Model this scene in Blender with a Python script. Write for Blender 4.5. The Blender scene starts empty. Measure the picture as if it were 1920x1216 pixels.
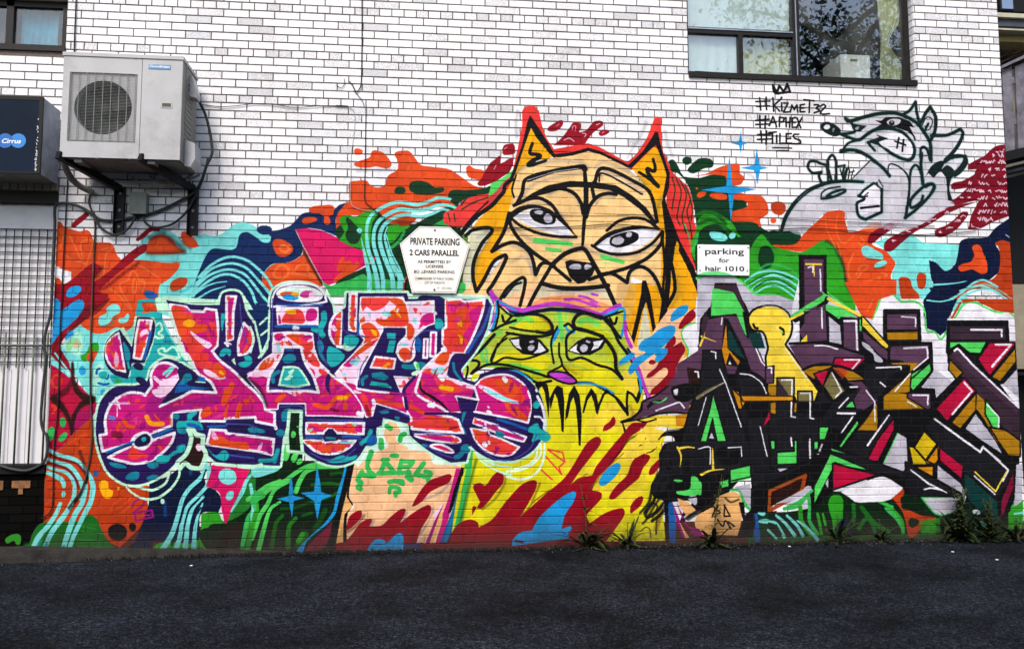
import bpy, math, random
import numpy as np
from mathutils import Vector, noise
random.seed(11)
sc = bpy.context.scene
# ------------------------------------------------------------------ camera, sky, sun, exposure
YAW, PITCH, ROLL, FPX = 0.10707, 0.09022, -0.00221, 1596.4
CAM = np.array([2.8069, -7.49508, 1.26435])
cy_, sy_, cp_, sp_ = math.cos(YAW), math.sin(YAW), math.cos(PITCH), math.sin(PITCH)
FW = np.array([sy_*cp_, cy_*cp_, sp_]); _r = np.array([cy_, -sy_, 0.]); _u = np.cross(_r, FW)
RT = math.cos(ROLL)*_r + math.sin(ROLL)*_u; UP = -math.sin(ROLL)*_r + math.cos(ROLL)*_u
def at(px, py, Y=0.):
    """survey: the world point on the vertical plane y = Y that was measured at (px, py) in the photograph"""
    d = FW + RT*(px-960)/FPX - UP*(py-608)/FPX
    return CAM + d*(Y-CAM[1])/d[1]
def on_ground(px, py, z=0.):
    d = FW + RT*(px-960)/FPX - UP*(py-608)/FPX
    return CAM + d*(z-CAM[2])/d[2]
cd = bpy.data.cameras.new('camera'); co = bpy.data.objects.new('camera', cd); sc.collection.objects.link(co)
cd.sensor_width = 36; cd.lens = 36*FPX/1920; cd.clip_start = .05; cd.clip_end = 400
from mathutils import Matrix
co.matrix_world = Matrix(((RT[0], UP[0], -FW[0], CAM[0]), (RT[1], UP[1], -FW[1], CAM[1]), (RT[2], UP[2], -FW[2], CAM[2]), (0, 0, 0, 1)))
sc.camera = co
SUN_EL, SUN_AZ = 48, 200     # degrees; azimuth of the direction towards the sun, clockwise from +Y
w = bpy.data.worlds.new('World'); sc.world = w; w.use_nodes = True
nt = w.node_tree; bg = nt.nodes['Background']; st = nt.nodes.new('ShaderNodeTexSky'); st.sky_type = 'NISHITA'; st.sun_disc = False
st.sun_elevation = math.radians(SUN_EL); st.sun_rotation = math.radians(SUN_AZ); st.air_density = 1; st.dust_density = 2.5
nt.links.new(st.outputs[0], bg.inputs[0]); bg.inputs[1].default_value = .15
ld = bpy.data.lights.new('sun', 'SUN'); ld.energy = 1.9; ld.angle = math.radians(22); ld.color = (1, .93, .83)
lo = bpy.data.objects.new('sun', ld); sc.collection.objects.link(lo)
sd = Vector((math.sin(math.radians(SUN_AZ))*math.cos(math.radians(SUN_EL)), math.cos(math.radians(SUN_AZ))*math.cos(math.radians(SUN_EL)), math.sin(math.radians(SUN_EL))))
lo.rotation_euler = sd.to_track_quat('Z', 'Y').to_euler()
vs = sc.view_settings; vs.view_transform = 'Standard'; vs.look = 'None'; vs.gamma = 1; vs.use_curve_mapping = False; vs.exposure = .74
sc.cycles.max_bounces = 8; sc.cycles.transparent_max_bounces = 16
sc.cycles.use_denoising = True

# ------------------------------------------------------------------ helpers
C = sc.collection
def link(o, parent=None):
    C.objects.link(o)
    if parent: o.parent = parent
    return o
class MB:
    def __init__(s): s.v = []; s.f = []; s.a = []
    def add(s, vs_, fs, a=0.):
        k = len(s.v); s.v += [tuple(p) for p in vs_]; s.f += [tuple(i+k for i in f) for f in fs]; s.a += [a]*len(vs_)
    def box(s, x0, x1, y0, y1, z0, z1, a=0., ch=0.):
        if ch <= 0:
            s.add([(x0,y0,z0),(x1,y0,z0),(x1,y1,z0),(x0,y1,z0),(x0,y0,z1),(x1,y0,z1),(x1,y1,z1),(x0,y1,z1)],
                  [(0,1,5,4),(1,2,6,5),(2,3,7,6),(3,0,4,7),(4,5,6,7),(3,2,1,0)], a)
        else:   # chamfered front (towards -y)
            s.add([(x0,y1,z0),(x1,y1,z0),(x1,y1,z1),(x0,y1,z1),(x0,y0+ch,z0),(x1,y0+ch,z0),(x1,y0+ch,z1),(x0,y0+ch,z1),
                   (x0+ch,y0,z0+ch),(x1-ch,y0,z0+ch),(x1-ch,y0,z1-ch),(x0+ch,y0,z1-ch)],
                  [(8,9,10,11),(4,5,9,8),(5,6,10,9),(6,7,11,10),(7,4,8,11),(0,1,5,4),(1,2,6,5),(2,3,7,6),(3,0,4,7),(3,2,1,0)], a)
    def bar(s, p, q, w_, h_=None, up=(0, 0, 1), a=0.):
        p = Vector(p); q = Vector(q); d = (q-p).normalized(); h_ = h_ or w_
        upv = Vector(up)
        if abs(d.dot(upv)) > .99: upv = Vector((0, 1, 0))
        sx = d.cross(upv).normalized()*w_/2; sz = sx.cross(d).normalized()*h_/2
        vs_ = [p-sx-sz, p+sx-sz, p+sx+sz, p-sx+sz, q-sx-sz, q+sx-sz, q+sx+sz, q-sx+sz]
        s.add(vs_, [(0,1,2,3),(7,6,5,4),(0,4,5,1),(1,5,6,2),(2,6,7,3),(3,7,4,0)], a)
    def tube(s, pts, r, n=8, a=0.):
        pts = [Vector(p) for p in pts]; m = len(pts); rr = r if isinstance(r, (list, tuple)) else [r]*m
        vs_ = []; prev = None
        for i, p in enumerate(pts):
            d = (pts[min(i+1, m-1)]-pts[max(i-1, 0)]).normalized()
            sx = d.cross(Vector((0, 1, 0)) if prev is None else prev)
            if prev is None:
                if sx.length < .1: sx = d.cross(Vector((1, 0, 0)))
                sx.normalize(); sz = sx.cross(d)
            else:
                sx = prev_x - d*prev_x.dot(d); sx.normalize(); sz = sx.cross(d)
            prev = sz; prev_x = sx
            vs_ += [p+sx*rr[i]*math.cos(k*2*math.pi/n)+sz*rr[i]*math.sin(k*2*math.pi/n) for k in range(n)]
        fs = [(i*n+k, i*n+(k+1) % n, (i+1)*n+(k+1) % n, (i+1)*n+k) for i in range(m-1) for k in range(n)]
        fs += [tuple(range(n))[::-1], tuple((m-1)*n+k for k in range(n))]
        s.add(vs_, fs, a)
    def prism(s, pts, y0, y1, a=0.):
        """outline in x,z extruded from y0 (front) to y1"""
        n = len(pts)
        s.add([(x, y0, z) for x, z in pts]+[(x, y1, z) for x, z in pts],
              [tuple(range(n)), tuple(range(2*n-1, n-1, -1))]+[(i, i+n, (i+1) % n+n, (i+1) % n) for i in range(n)], a)
    def disc(s, c, r, y0, y1, n=24, a=0.):
        s.prism([(c[0]+r*math.cos(i*2*math.pi/n), c[1]+r*math.sin(i*2*math.pi/n)) for i in range(n)], y0, y1, a)
    def mesh(s, name, mat=None, smooth=False):
        me = bpy.data.meshes.new(name); me.from_pydata(s.v, [], s.f); me.update()
        at_ = me.attributes.new('bv', 'FLOAT', 'POINT'); at_.data.foreach_set('value', s.a)
        if mat: me.materials.append(mat)
        if smooth: me.polygons.foreach_set('use_smooth', [True]*len(me.polygons))
        return me
    def build(s, name, mat, parent=None, smooth=False, kind=None):
        o = bpy.data.objects.new(name, s.mesh(name, mat, smooth)); link(o, parent)
        if kind: o['kind'] = kind
        return o
def empty(name, loc=(0, 0, 0)):
    o = bpy.data.objects.new(name, None); o.location = loc; o.empty_display_size = .1; return link(o)
def tag(o, label, cat, group=None):
    o['label'] = label; o['category'] = cat
    if group: o['group'] = group
    return o
def spline(pts, k=8):
    P = [Vector(p) for p in pts]; out = []
    for i in range(len(P)-1):
        p0 = P[max(i-1, 0)]; p1 = P[i]; p2 = P[i+1]; p3 = P[min(i+2, len(P)-1)]
        for j in range(k):
            t = j/k
            out.append(.5*((2*p1)+(p2-p0)*t+(2*p0-5*p1+4*p2-p3)*t*t+(3*p1-p0-3*p2+p3)*t**3))
    return out+[P[-1]]
def T(code, pts, Y=0.):
    """survey marks taken on enlarged quarter-scale sheets of the photograph -> world points on plane y=Y"""
    ox = (int(code[1])-1)*480; oy = dict(A=0, B=280, C=560, D=800)[code[0]]
    return [Vector(at(ox+u/4, oy+v/4, p[0] if (p := rest) else Y)) for u, v, *rest in pts]

# ------------------------------------------------------------------ materials
def new_mat(name):
    m = bpy.data.materials.new(name); m.use_nodes = True
    return m, m.node_tree, m.node_tree.nodes['Principled BSDF']
def N(t, kind, **kw):
    n = t.nodes.new(kind)
    for k, v in kw.items():
        if k.startswith('i_'): n.inputs[k[2:].replace('_', ' ')].default_value = v
        else: setattr(n, k, v)
    return n
def ramp(t, src, stops):
    r = t.nodes.new('ShaderNodeValToRGB'); e = r.color_ramp.elements
    while len(e) < len(stops): e.new(.5)
    for el, (p, c) in zip(e, stops): el.position = p; el.color = (*c, 1) if len(c) == 3 else c
    t.links.new(src, r.inputs[0]); return r.outputs[0]
def mixc(t, fac, a, b, mode='MIX'):
    m = t.nodes.new('ShaderNodeMix'); m.data_type = 'RGBA'; m.blend_type = mode
    for i, v in ((0, fac), (6, a), (7, b)):
        if isinstance(v, (int, float)): m.inputs[i].default_value = v
        elif isinstance(v, tuple): m.inputs[i].default_value = (*v, 1) if len(v) == 3 else v
        else: t.links.new(v, m.inputs[i])
    return m.outputs[2]
def mth(t, op, a, b=0., c=None):
    m = t.nodes.new('ShaderNodeMath'); m.operation = op
    for i, v in enumerate((a, b) if c is None else (a, b, c)):
        if isinstance(v, (int, float)): m.inputs[i].default_value = v
        else: t.links.new(v, m.inputs[i])
    return m.outputs[0]
def simple(name, col, rough=.6, metal=0., var=.12, scale=14., bump=.0, bscale=80., dirt=None, spec=.22):
    m, t, b = new_mat(name)
    tc = N(t, 'ShaderNodeTexCoord')
    n1 = N(t, 'ShaderNodeTexNoise', i_Scale=scale, i_Detail=5., i_Roughness=.6); t.links.new(tc.outputs['Object'], n1.inputs['Vector'])
    lo_ = tuple(c*(1-var*1.6) for c in col); hi = tuple(min(1, c*(1+var)) for c in col)
    c = ramp(t, n1.outputs[0], [(.3, lo_), (.7, hi)])
    if dirt:
        n2 = N(t, 'ShaderNodeTexNoise', i_Scale=scale*.35, i_Detail=8., i_Roughness=.75); t.links.new(tc.outputs['Object'], n2.inputs['Vector'])
        f = ramp(t, n2.outputs[0], [(.5, (0, 0, 0)), (.72, (1, 1, 1))]); c = mixc(t, f, c, dirt)
    t.links.new(c, b.inputs['Base Color']); b.inputs['Roughness'].default_value = rough; b.inputs['Metallic'].default_value = metal
    b.inputs['Specular IOR Level'].default_value = spec
    if bump:
        n3 = N(t, 'ShaderNodeTexNoise', i_Scale=bscale, i_Detail=4.); t.links.new(tc.outputs['Object'], n3.inputs['Vector'])
        bp = N(t, 'ShaderNodeBump', i_Strength=bump, i_Distance=.01); t.links.new(n3.outputs[0], bp.inputs['Height']); t.links.new(bp.outputs[0], b.inputs['Normal'])
    return m

# ------------------------------------------------------------------ mural outlines: brush marks in paint order
MURAL = '''
@G
f 6b3a2e 80,985 500,985 960,980 1440,975 1920,970 1920,1040 80,1070
f 8a1030 640,985 1200,975 1200,1040 640,1060
f 2a6a30 1400,985 1900,980 1900,1040 1400,1040
@B1
g tl 1070,640 1120,640 1180,600 1260,610 1320,640 1360,680 1420,690 1480,650 1540,635 1600,650 1660,635 1710,600 1760,560 1830,548 1900,570 1960,610 2100,700 2100,1216 1150,1216 1180,900 1020,860 1050,740
@C1
f tl 380,460 460,360 590,170 1200,100 1350,400 1470,560 1120,620 1100,660 760,820 650,700 560,560 380,520
@B1
g og 415,560! 450,540 480,575 560,605 600,615 660,605 690,640 705,690 760,697 830,700 855,725 880,790 925,832 1000,828 1100,832 1200,845 1280,850 1345,848 1340,890 1300,940 1250,985 1200,1015 1190,1070 1190,1110 1200,1190 1180,1260! 1150,1300 1040,1260 1000,1320 940,1360 880,1330 800,1370 720,1380 640,1340 590,1300! 380,1400! 395,880! 440,880 480,905 535,915! 535,990! 470,1000! 440,960 405,965 380,1000! 380,560!
f wh 380,885 440,885 480,905 536,918 534,990 480,1008 440,962 380,968
g ogd 415,965 445,965 462,1010 450,1080 390,1090 380,965
c ogl@.8 3 510,650 480,640 455,740
c ogl@.8 3 520,640 560,720 620,830 610,700 690,690 650,860
c ogl@.8 3 650,860 540,820 470,780
c ogl@.8 3 780,940 800,780 850,730 810,740 770,750
c ogl@.8 3 820,1040 890,1090 990,1200 930,1090 900,1010 960,980 1000,910 1060,990 1200,1000
c ogl@.8 3 1010,850 1100,900 1190,960
c ogl@.8 2.5 1040,990 1070,970 1085,1010 1070,1060 1050,1040 1040,990
c ogl@.8 2.5 1000,990 1010,960 1025,1030 1010,1080 995,1040 1000,990
g rd 400,1010! 480,1010 560,960 640,890 700,855 750,870 760,900 710,960 690,1040! 780,1080 810,1085 800,1120 740,1180 660,1260 590,1320 480,1420 440,1500 380,1560! 380,1100
c rdd@.5~3 6 700,1060 800,1030 900,950 1000,880 1040,850
c bk@.35~3 5 720,960 750,920 770,880
g rd 690,1010 760,960 860,880 940,800 1020,740 1080,710 1115,720 1100,760 1040,800 960,870 870,940 780,1020 720,1070 690,1060
c rdd@.5~3 5 720,1190 780,1150 815,1120
c rd 9-11-9 555,570 600,530 650,490
c rd 7-10-6 1035,675 1080,640 1130,600 1190,600
g og 1095,780! 1120,680 1160,650 1220,640 1290,670 1330,730 1400,768! 1300,785 1150,788
c brn@.45~4 9 1130,665 1220,640 1300,690 1380,755
c brn@.35~4 8 1110,780 1240,775 1380,772
g og 1360,625 1400,615 1450,660 1495,725! 1440,740 1380,705
c brn@.3~3 4 1350,660 1380,710 1430,745
g ogd 1275,1040 1290,990 1350,960 1405,970 1400,1010 1350,1050 1300,1062
c tqd@.5~3 4 1290,1065 1380,1060 1440,1020
g bl 500,1100 510,1050 560,1022 610,1030 605,1065 550,1105
@B1
g bl 395,1115! 430,1118 455,1150 460,1200 520,1165 570,1132 620,1130 632,1180 590,1250 530,1310 450,1380 400,1450! 385,1460! 388,1200!
g bld 1085,1065 1130,1060 1185,1095 1140,1120 1095,1105
g bl 500,1385 510,1360 545,1355 555,1395 530,1435 490,1425
@C1
g rdd@.55 640,60 740,40 820,0 740,100 640,160 580,200 470,300 400,390 400,360 480,280 560,190
g tl 800,70 850,38 895,50 900,100 850,130 820,180 760,200 738,170 750,130 800,105
c tqd@.5~2 3 760,205 830,190 870,130
g tl 890,150 930,140 960,108 970,140 950,175 900,178
g tq 1040,10 1190,10 1200,45 1170,50 1150,30 1100,25 1070,40 1080,80 1060,110! 1200,100 1230,200 1380,450 1470,550 1400,560 1130,600 1100,650 900,660 830,570 970,590 990,490 1090,480 1165,250 1160,150 1020,120 1030,60
c ogd 8 1080,40 1100,75 1140,75 1180,60
c mi 4 1170,200 1200,180 1215,230 1190,260 1225,280 1190,295 1165,280
c mi 4 1340,440 1200,410 1190,380 1230,370 1240,395 1290,360 1320,370 1350,440
c tqd@.9 5 1235,320 1275,320
g gn 500,370 510,320 560,290 605,320 590,350 550,350 530,390
g og 540,345 570,322 608,330 600,360 560,365
g gn 605,430 650,400 680,340 735,330 740,390 700,420 660,440 640,470
g og 650,440 680,395 730,395 715,440 690,480
g mi@.7 470,350 560,260 600,250 620,330 600,420 540,400
g mi@.7 700,540 760,480 780,540 720,700 700,740
g bl@.9 590,530 615,500 640,520 640,560 610,570
c bld 4 725,560 730,530 750,520
c bld 4 740,630 780,640 815,635
c bld 3 815,570 805,600 790,590
g tq 740,560 790,540 805,570 770,600
c tl 3 690,640 740,660 790,680
g bl@.8 755,690 780,675 795,710 770,725
g gn@.8 865,610 890,600 910,620 890,640
g pi 360,480! 440,520 520,580 600,650 680,730 745,800! 700,870 640,930 560,1000 440,1130 350,1150!
f rd 385,420 440,350 520,480 540,560 430,480
c tl 3-4 385,430 450,500 520,580
c tl 3-4 390,470 440,515 500,560
c tl 3 410,400 470,480 530,560
g mgd@.5 560,850 640,830 740,800 650,930 560,1000
c og@.8 5 395,590 430,570 460,600 440,660 400,650 390,610
c og@.8 5 395,800 420,815 400,850
c wine@.95~2 3-9-12 545,480 545,560 530,640 480,700 400,745
c brn@.95~2 3-9-12 545,480 550,580 580,690 640,740 695,750
c brn@.95~2 12-8-3 690,755 600,800 555,880 545,1020
c brn@.95~2 12-8-3 405,745 460,800 520,900 540,1020
f pi 480,755 545,680 610,755 545,860
g lg2 450,900 470,885 495,905 490,950 465,960 450,930
g lg2 360,980 390,955 412,975 400,1040 365,1065
g lg2 440,1040 480,1000 508,1005 490,1050 450,1068
g ogd 350,1150! 440,1130 560,1000 640,930 690,880! 700,1000 760,1200 880,1360 1120,1400 1140,1450 1110,1500 1120,1600! 1060,1700 960,1800 900,1860! 760,1800 600,1850 330,1680! 330,1400
c og@.6 5 520,1080 600,1030 650,1020 560,1060 620,1110
@D1
c og@.7 4 600,170 640,140 670,130
c og@.6 4 340,470 400,430 440,450 380,500
c og@.6 5 350,570 400,550 440,590 370,640 350,690
c og@.6 4 340,400 380,380 440,400
c tl 6-9-8 360,165 440,205 560,240 620,290 680,380 700,450 680,560 640,640 590,740 540,850 500,1000
c tl 5-8-7 350,235 420,260 520,290 590,370 620,450 600,530
c tl 5-8-8 350,295 430,320 500,340 550,400 560,480 540,570 480,660 400,760 340,860 290,1000
c tl 7-9-7 360,340 430,370 470,400 480,440
c wine@.8 4 380,210 460,240 570,270 630,330 660,380
c wine@.8 4 380,270 500,310 560,370 590,450
c brn@.5 6 600,180 650,360 620,480 560,560
g tl 462,500 478,475 495,500 475,525
c tl 6-9-10 455,570 420,650 360,740 280,830 220,980
c tl 7-10-9 645,440 620,560 560,660 510,800 450,980
c og@.8 2.5 830,620 860,570 960,515 980,530 900,600 830,625
c og@.8 2.5 890,650 960,600 990,580 920,640
g gd 745,420 770,395 810,410 820,460 850,480 830,530 790,530 755,480
g gd 880,450 895,445 900,465 885,470
f bld 720,310 728,335 745,340 730,352 738,378 718,362 695,372 705,350 690,335 710,333
g nvd 1120,400! 1250,370 1400,280 1500,330 1540,400 1540,450! 1600,460 1650,510 1660,580 1640,640! 1510,650 1480,860 1160,860 1120,940 900,925! 1000,870 1060,740 1110,600 1120,500
c tl 5 1150,-5
g gn 1510,650! 1560,635 1640,640 1680,700 1750,560! 1860,440 1880,480 1850,600 1720,720! 1740,780 1600,930! 1480,900 1110,940! 1190,870 1300,860 1480,850
c tl 8-7-10 1540,260 1520,360 1420,460 1370,540 1330,680 1290,800 1215,920
c tl 7-6-9 1565,300 1560,420 1500,500 1410,590 1370,700 1350,820 1320,915
c tl 5-8-9 1525,520 1450,600 1410,720 1400,820 1390,915
c tl 3-6-10 1520,570 1480,680 1460,800 1455,915
c nvd 3 1545,320 1500,440 1400,540 1370,640 1320,800 1290,880
c nvd 2.5 1500,530 1420,620 1390,720 1370,850
c nvd 2.5 1510,600 1450,700 1435,850
c bld@.5 6 1240,570 1240,660
c bld@.5 6 1390,290 1430,290 1430,350
g mgd 1220,-10
c mgd 3 990,600 1010,560 1070,530 1080,570 1040,610 1000,640
f -/mgd:3.4 1010,640 1140,620 1150,670 1020,700
c mgd 3 1090,640 1100,660 1130,650
g bk 820,750 880,722 945,750 950,800 920,840 850,840 815,800
g bk 968,735 990,715 1020,735 1015,770 985,775
g gnd 100,960! 140,930 210,880 240,800 290,730 380,705 520,710! 600,700 660,655 720,680 760,760 820,860 910,930! 700,960 200,985
c lg@.3 2 620,720 740,720
c lg@.3 2 610,780 760,790
c lg@.3 2 590,840 790,850
c lg@.3 2 580,890 820,900
c lg@.25 2 600,740 720,760
g gn@.8 35,840 90,805 145,810 145,875 120,880 100,850 50,870
c tl 6-9-10 455,570 420,650 360,740 280,830 220,980
c tl 7-9-7 540,560 480,670 400,770 350,870 300,1000
c tl 7-10-9 645,440 620,560 560,660 510,800 450,980
c tl 5-8-7 690,450 680,560 640,640 590,740 540,850 500,1000
c tqd@.6 5 300,850 230,960
c tqd@.6 5 350,870 300,980
c tqd@.6 5 480,890 440,970
c tqd@.6 4 530,900 490,1000
g lg@.7 240,880
c gnd@.8~3 12 130,960 200,900
@B2
g og 735,20 745,-5 790,0 802,15 790,40 740,40
g og 870,15 900,8 960,30 1010,90 1015,125 980,145 900,130 840,140 750,130 735,105 850,60
c gy@.5~4 7 760,160 880,155 1000,150
g og 1040,30 1100,10 1150,15 1190,60 1235,115 1320,130 1450,150 1530,200 1600,250 1660,280 1790,290! 1800,420! 1500,440! 1200,450 1100,620! 960,600 900,470! 850,500 700,500 640,560! 600,600! 600,470! 680,400 700,390 700,250 760,235 830,235 860,270 920,285 970,262 990,200 1060,150 1062,90
g og 1575,140 1600,122 1640,145 1700,155 1730,190 1690,230 1640,225 1590,205
c ogl@.5 4 1130,160 1160,110 1150,70
g dg 1150,300 1160,250 1220,235 1290,250 1340,285 1410,290 1400,320 1300,340 1200,335
g dg 1040,325 1055,285 1110,285 1120,320 1090,335
g dg 1455,315 1540,305 1660,310 1760,270! 1790,260 1780,310 1600,345 1560,400 1450,380
g coral 1500,395! 1560,350 1700,330 1760,290! 1900,200! 1880,260 1720,440! 1600,540 1560,580! 1400,540 1390,480 1500,460
c dg@.8 3 1500,430 1560,370 1640,345
c dg@.8 3 1560,460 1620,400 1700,350
c dg@.8 4 1450,560 1480,500 1520,460
g lg 1760,260 1840,225 1900,200! 1920,170! 1850,270 1790,340 1730,350! 1760,300
g rd 1660,260 1690,220 1750,110 1800,70 1830,50 1835,110 1880,80 1930,60! 1930,120! 1850,190 1800,210 1770,250 1700,275
g rd 1845,25 1870,0 1940,-30! 1940,30 1870,45
@B2
g nv 100,650! 105,620 180,600 250,575 300,530 350,480 450,470 540,480! 590,450 620,420 680,398! 620,470 600,520 605,650! 560,640 300,610! 350,720 340,790 250,845 120,860 50,940 50,1000 100,1080! 100,1450! -500,1216! -480,1080 -440,950 -370,790 -320,745 -160,745 -120,640 -70,620 20,670 60,690
c tl 7 -30,600 10,640 50,680 90,685 100,660
g nv 5,600 30,575 80,570 118,590 110,630 60,640 20,625
g og 400,450 420,430 490,420 580,425 580,490! 545,500! 560,545 540,565 512,555 512,500! 470,480 410,475
g og 345,545 360,515 430,508 460,525 430,545 370,560
g og 125,700 150,670 210,680 270,720 275,760 230,800 170,800 140,760
c ogl 5 180,740 200,720 240,730 250,750 220,770 190,760
g og 60,930 130,862 250,845 345,790 355,730! 500,970! 500,1030! 300,1000 110,1070! 50,1020
c ogl@.8 5 130,930 180,870 240,890 230,950 150,960 130,930
c ogl@.8 5 270,920 340,860 390,870 390,920 450,960 360,940 270,930
@B1
c tl 5 1490,960 1580,870 1680,815 1760,805 1850,830 1920,880 2000,960 2060,1060 2100,1090
c tl 5 1480,1000 1580,900 1680,860 1760,855 1850,890 1920,960 2000,1050 2060,1130 2100,1160
c tl 5 1450,1050 1560,950 1670,905 1760,905 1840,940 1910,1020 1980,1110 2060,1190
c tl 5 1440,1090 1560,990 1660,940 1740,940 1830,990 1890,1070 1920,1150 1980,1216
c tl 4-2 1440,1100 1540,1030 1620,1000 1700,990
c tl 4-2 1480,1120 1580,1060 1690,1025
c tl@.9 7 1450,1095 1480,1000
g mi 1180,1110 1660,1120 1680,1060 1800,1060 1850,1120 1900,1200! 1180,1216!
g pk 290,1000
@B2
c bk@.6~2 5 345,740 400,840 500,1010 530,1025
f pk 290,600 390,590 490,607 700,700 900,805 900,825 820,870 600,1000 520,1025 420,840
c og 9 600,980 640,940 700,850
c og 9 630,960 720,870
c og 9 690,950 760,860
c og 7 620,870 650,820
c og 7 620,900 670,850
s palg 1.6 300,610 350,715 510,1010
s palg 1.6 390,590 480,603 580,640
g dg 1190,560! 1500,420 1500,590! 1500,620! 1150,1070! 620,1090! 600,1000 820,880 905,820! 800,760 700,720 600,650 600,600 640,560! 900,440! 1000,560!
g gn 635,560 630,515 690,490 740,508 860,450 920,480! 870,560 850,900! 800,760 700,720 620,680! 660,620
g lg2 500,990! 560,1020 620,1000 720,970 820,940 860,1090! 560,1100!
g lg2 870,930 900,960 1100,1000 1120,1060 870,1060
g dg 680,510 740,560 790,620 770,690 740,710 700,700 670,640 690,590
g gn 1000,570 1150,570 1090,620 1010,700 980,620
g ogd 1060,540 1100,500 1200,515 1160,560 1090,575
g tl 755,605 775,588 795,600 790,625 770,628
c lg2@.8 6 990,760 1080,680 1110,620
c dg2@.6 6 1000,900 1090,760 1100,860
c dg@.6 5 940,960 920,1040
c brn@.4~2 5 1080,430 1280,440 1380,400
f ogd 1085,1050 1120,960 1150,930 1160,960 1130,1090
c bk 3-5 1155,935 1120,1020 1150,1100
c tl 2-7-9 790,670 810,760 830,850 850,950 850,1045
c tl 4-7-6-9 1600,470 1520,400 1440,370 1360,365 1300,390 1210,415 1120,400 1040,400 960,430 880,480 840,540 830,620 840,740 880,860 905,960 915,1045
c tl 4-8-7-8 1590,515 1520,450 1440,420 1360,420 1270,455 1180,460 1080,450 1000,480 920,540 885,620 885,720 920,840 950,950 955,1045
c tl 4-6-8-9 1550,530 1480,475 1400,450 1330,480 1240,505 1130,490 1040,510 960,570 930,650 940,740 980,850 1020,950 1030,1050
c tl 2-7-11 985,580 965,650 990,760 1040,880 1080,960 1080,1040
c tl 2-4 975,640 1020,780 1080,900 1110,990
c tl 2 980,700 1000,830 1050,950
@X 720 160 .375
f dg 290,690 420,640 380,720 420,760 400,1040 110,1040 120,860 90,760 180,700
f lg2@.8 240,700 330,650 380,660 300,720
f lip@.5 380,700 430,740 440,900 400,1040 360,1040 400,800
c gy@.55~4 5 668,130 660,190 664,260
c gy@.5~4 8-3 1310,190 1280,260 1240,320 1215,365
c gy@.5~5 6 1405,230 1420,300 1440,350
g rd 815,220 850,190 890,175 895,195 870,225 830,232
g rd 845,302! 890,260 925,215 945,187 970,185 985,200 975,235! 1010,225 1050,182 1090,180 1095,200 1050,235 1020,270 1005,295! 940,300
g rd 1072,240 1095,222 1128,230 1120,242 1085,255
c wh@.9 1 860,205 875,195
c wh@.9 1 940,225 945,205 958,205 955,230
c wh@.9 1.6 900,275 925,265 950,280
c wh@.9 1.4 990,240 1010,245 1000,260
c wh@.9 1.4 1060,200 1080,190
c wh@.9 1 1090,240 1100,232
g rd 590,325 600,300 630,292 650,295 645,330 620,345 600,345
g rd 470,500! 490,460 510,420 550,375 580,358 583,390! 620,375 650,365! 630,430 590,460 560,480 510,500 480,505
c wh@.8 1.4 560,400 550,420
c wh@.8 1.2 600,320 615,310
g coral 375,600! 400,570 470,550 530,530! 600,470 640,440! 600,530 500,620 370,715! 300,690! 300,640 350,620
c dg 2.5 385,600 420,560 460,550
c dg 2.5 390,620 440,590 520,560
c dg 2.5 320,640 330,680
c dg 2 350,640 355,680
g dg 355,545! 380,528 470,520 530,505! 520,540 450,550 400,570 360,600! 330,580!
g lg 535,490! 580,470 650,420! 640,450 600,480 560,530 520,560! 530,520
f red 640,440 665,330 690,200 690,130 702,108 730,101 755,105 775,130 790,200 810,260 850,320 935,303 1020,290 1080,310 1215,385 1260,345 1310,270 1335,210 1350,165 1365,156 1385,165 1387,230 1392,320 1415,400 1400,500 1240,420 1020,350 860,370 740,240 700,330 660,470 600,540
g red 1400,330! 1440,430 1480,470 1520,510 1545,590 1550,680 1565,720! 1550,800! 1560,930! 1500,830 1420,650 1410,500
c dg 2.5 1440,460 1455,520 1445,580 1440,620
c dg 2.5 1460,465 1485,530 1475,600 1465,660 1480,700
c dg 2.5 1480,475 1510,540 1500,610 1490,660 1510,740
c dg 2.5 1505,500 1530,570 1515,630 1530,700 1540,770
c dg 2 1530,560 1540,620 1535,680
c lg2@.9 3 1500,690 1520,740 1530,790
f gd 735,215 690,330 660,430 640,480 610,530 560,590 480,660 420,740 520,715 540,725 520,770 465,860 445,930 445,990 460,1030 500,960 560,880 620,850 700,800 760,380 850,360 840,320
f gd 1350,305 1240,415 1300,500 1370,700 1380,1000 1200,1000 1180,1400 1250,1560 1290,1500 1600,1300 1590,1050 1540,930 1460,760 1430,660 1405,560 1425,480 1400,400 1385,340
f gd 1180,1000 1480,960 1600,1100 1600,1250 1520,1270 1380,1330 1240,1330
f tn 660,450 700,400 860,362 1020,325 1090,340 1220,415 1300,500 1360,640 1385,760 1385,900 1380,1000 1340,1000 1300,980 1240,960 1180,1130 1140,1130 560,1120 440,1110 380,1090 420,1000 470,1030 600,850 620,850 560,830 545,835 610,680 640,560
f tn 385,1040 445,990 470,1030 520,960 580,1050 540,1110 380,1110
f tnp 430,745 470,720 520,720 530,735 480,800 450,880 440,990 390,1040 400,880 430,800
f tnp 640,1000 690,960 700,970 680,1060 650,1100 600,1090
g tnd@.6 1200,960 1260,1020 1200,1200 1160,1060
f cr 580,1110 640,1040 760,1000 1100,1000 1180,1110 960,1080
g tnp@.8 780,1000! 900,1020 1100,1005! 1150,1060 1170,1110! 1100,1060 900,1040 740,1060
g og@.35 720,1100! 800,1060 960,1050 1080,1080 1160,1110! 1100,1140 900,1100
c gy@.45~5 7 650,440 720,400 860,380 980,385 1020,410
c gy@.4~5 7 1050,410 1100,385 1240,440 1330,520
c gy@.4~5 7 1000,440 900,450 740,500 690,560
c gy@.4~4 6 1090,470 1080,430 1200,470 1300,540
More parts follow.
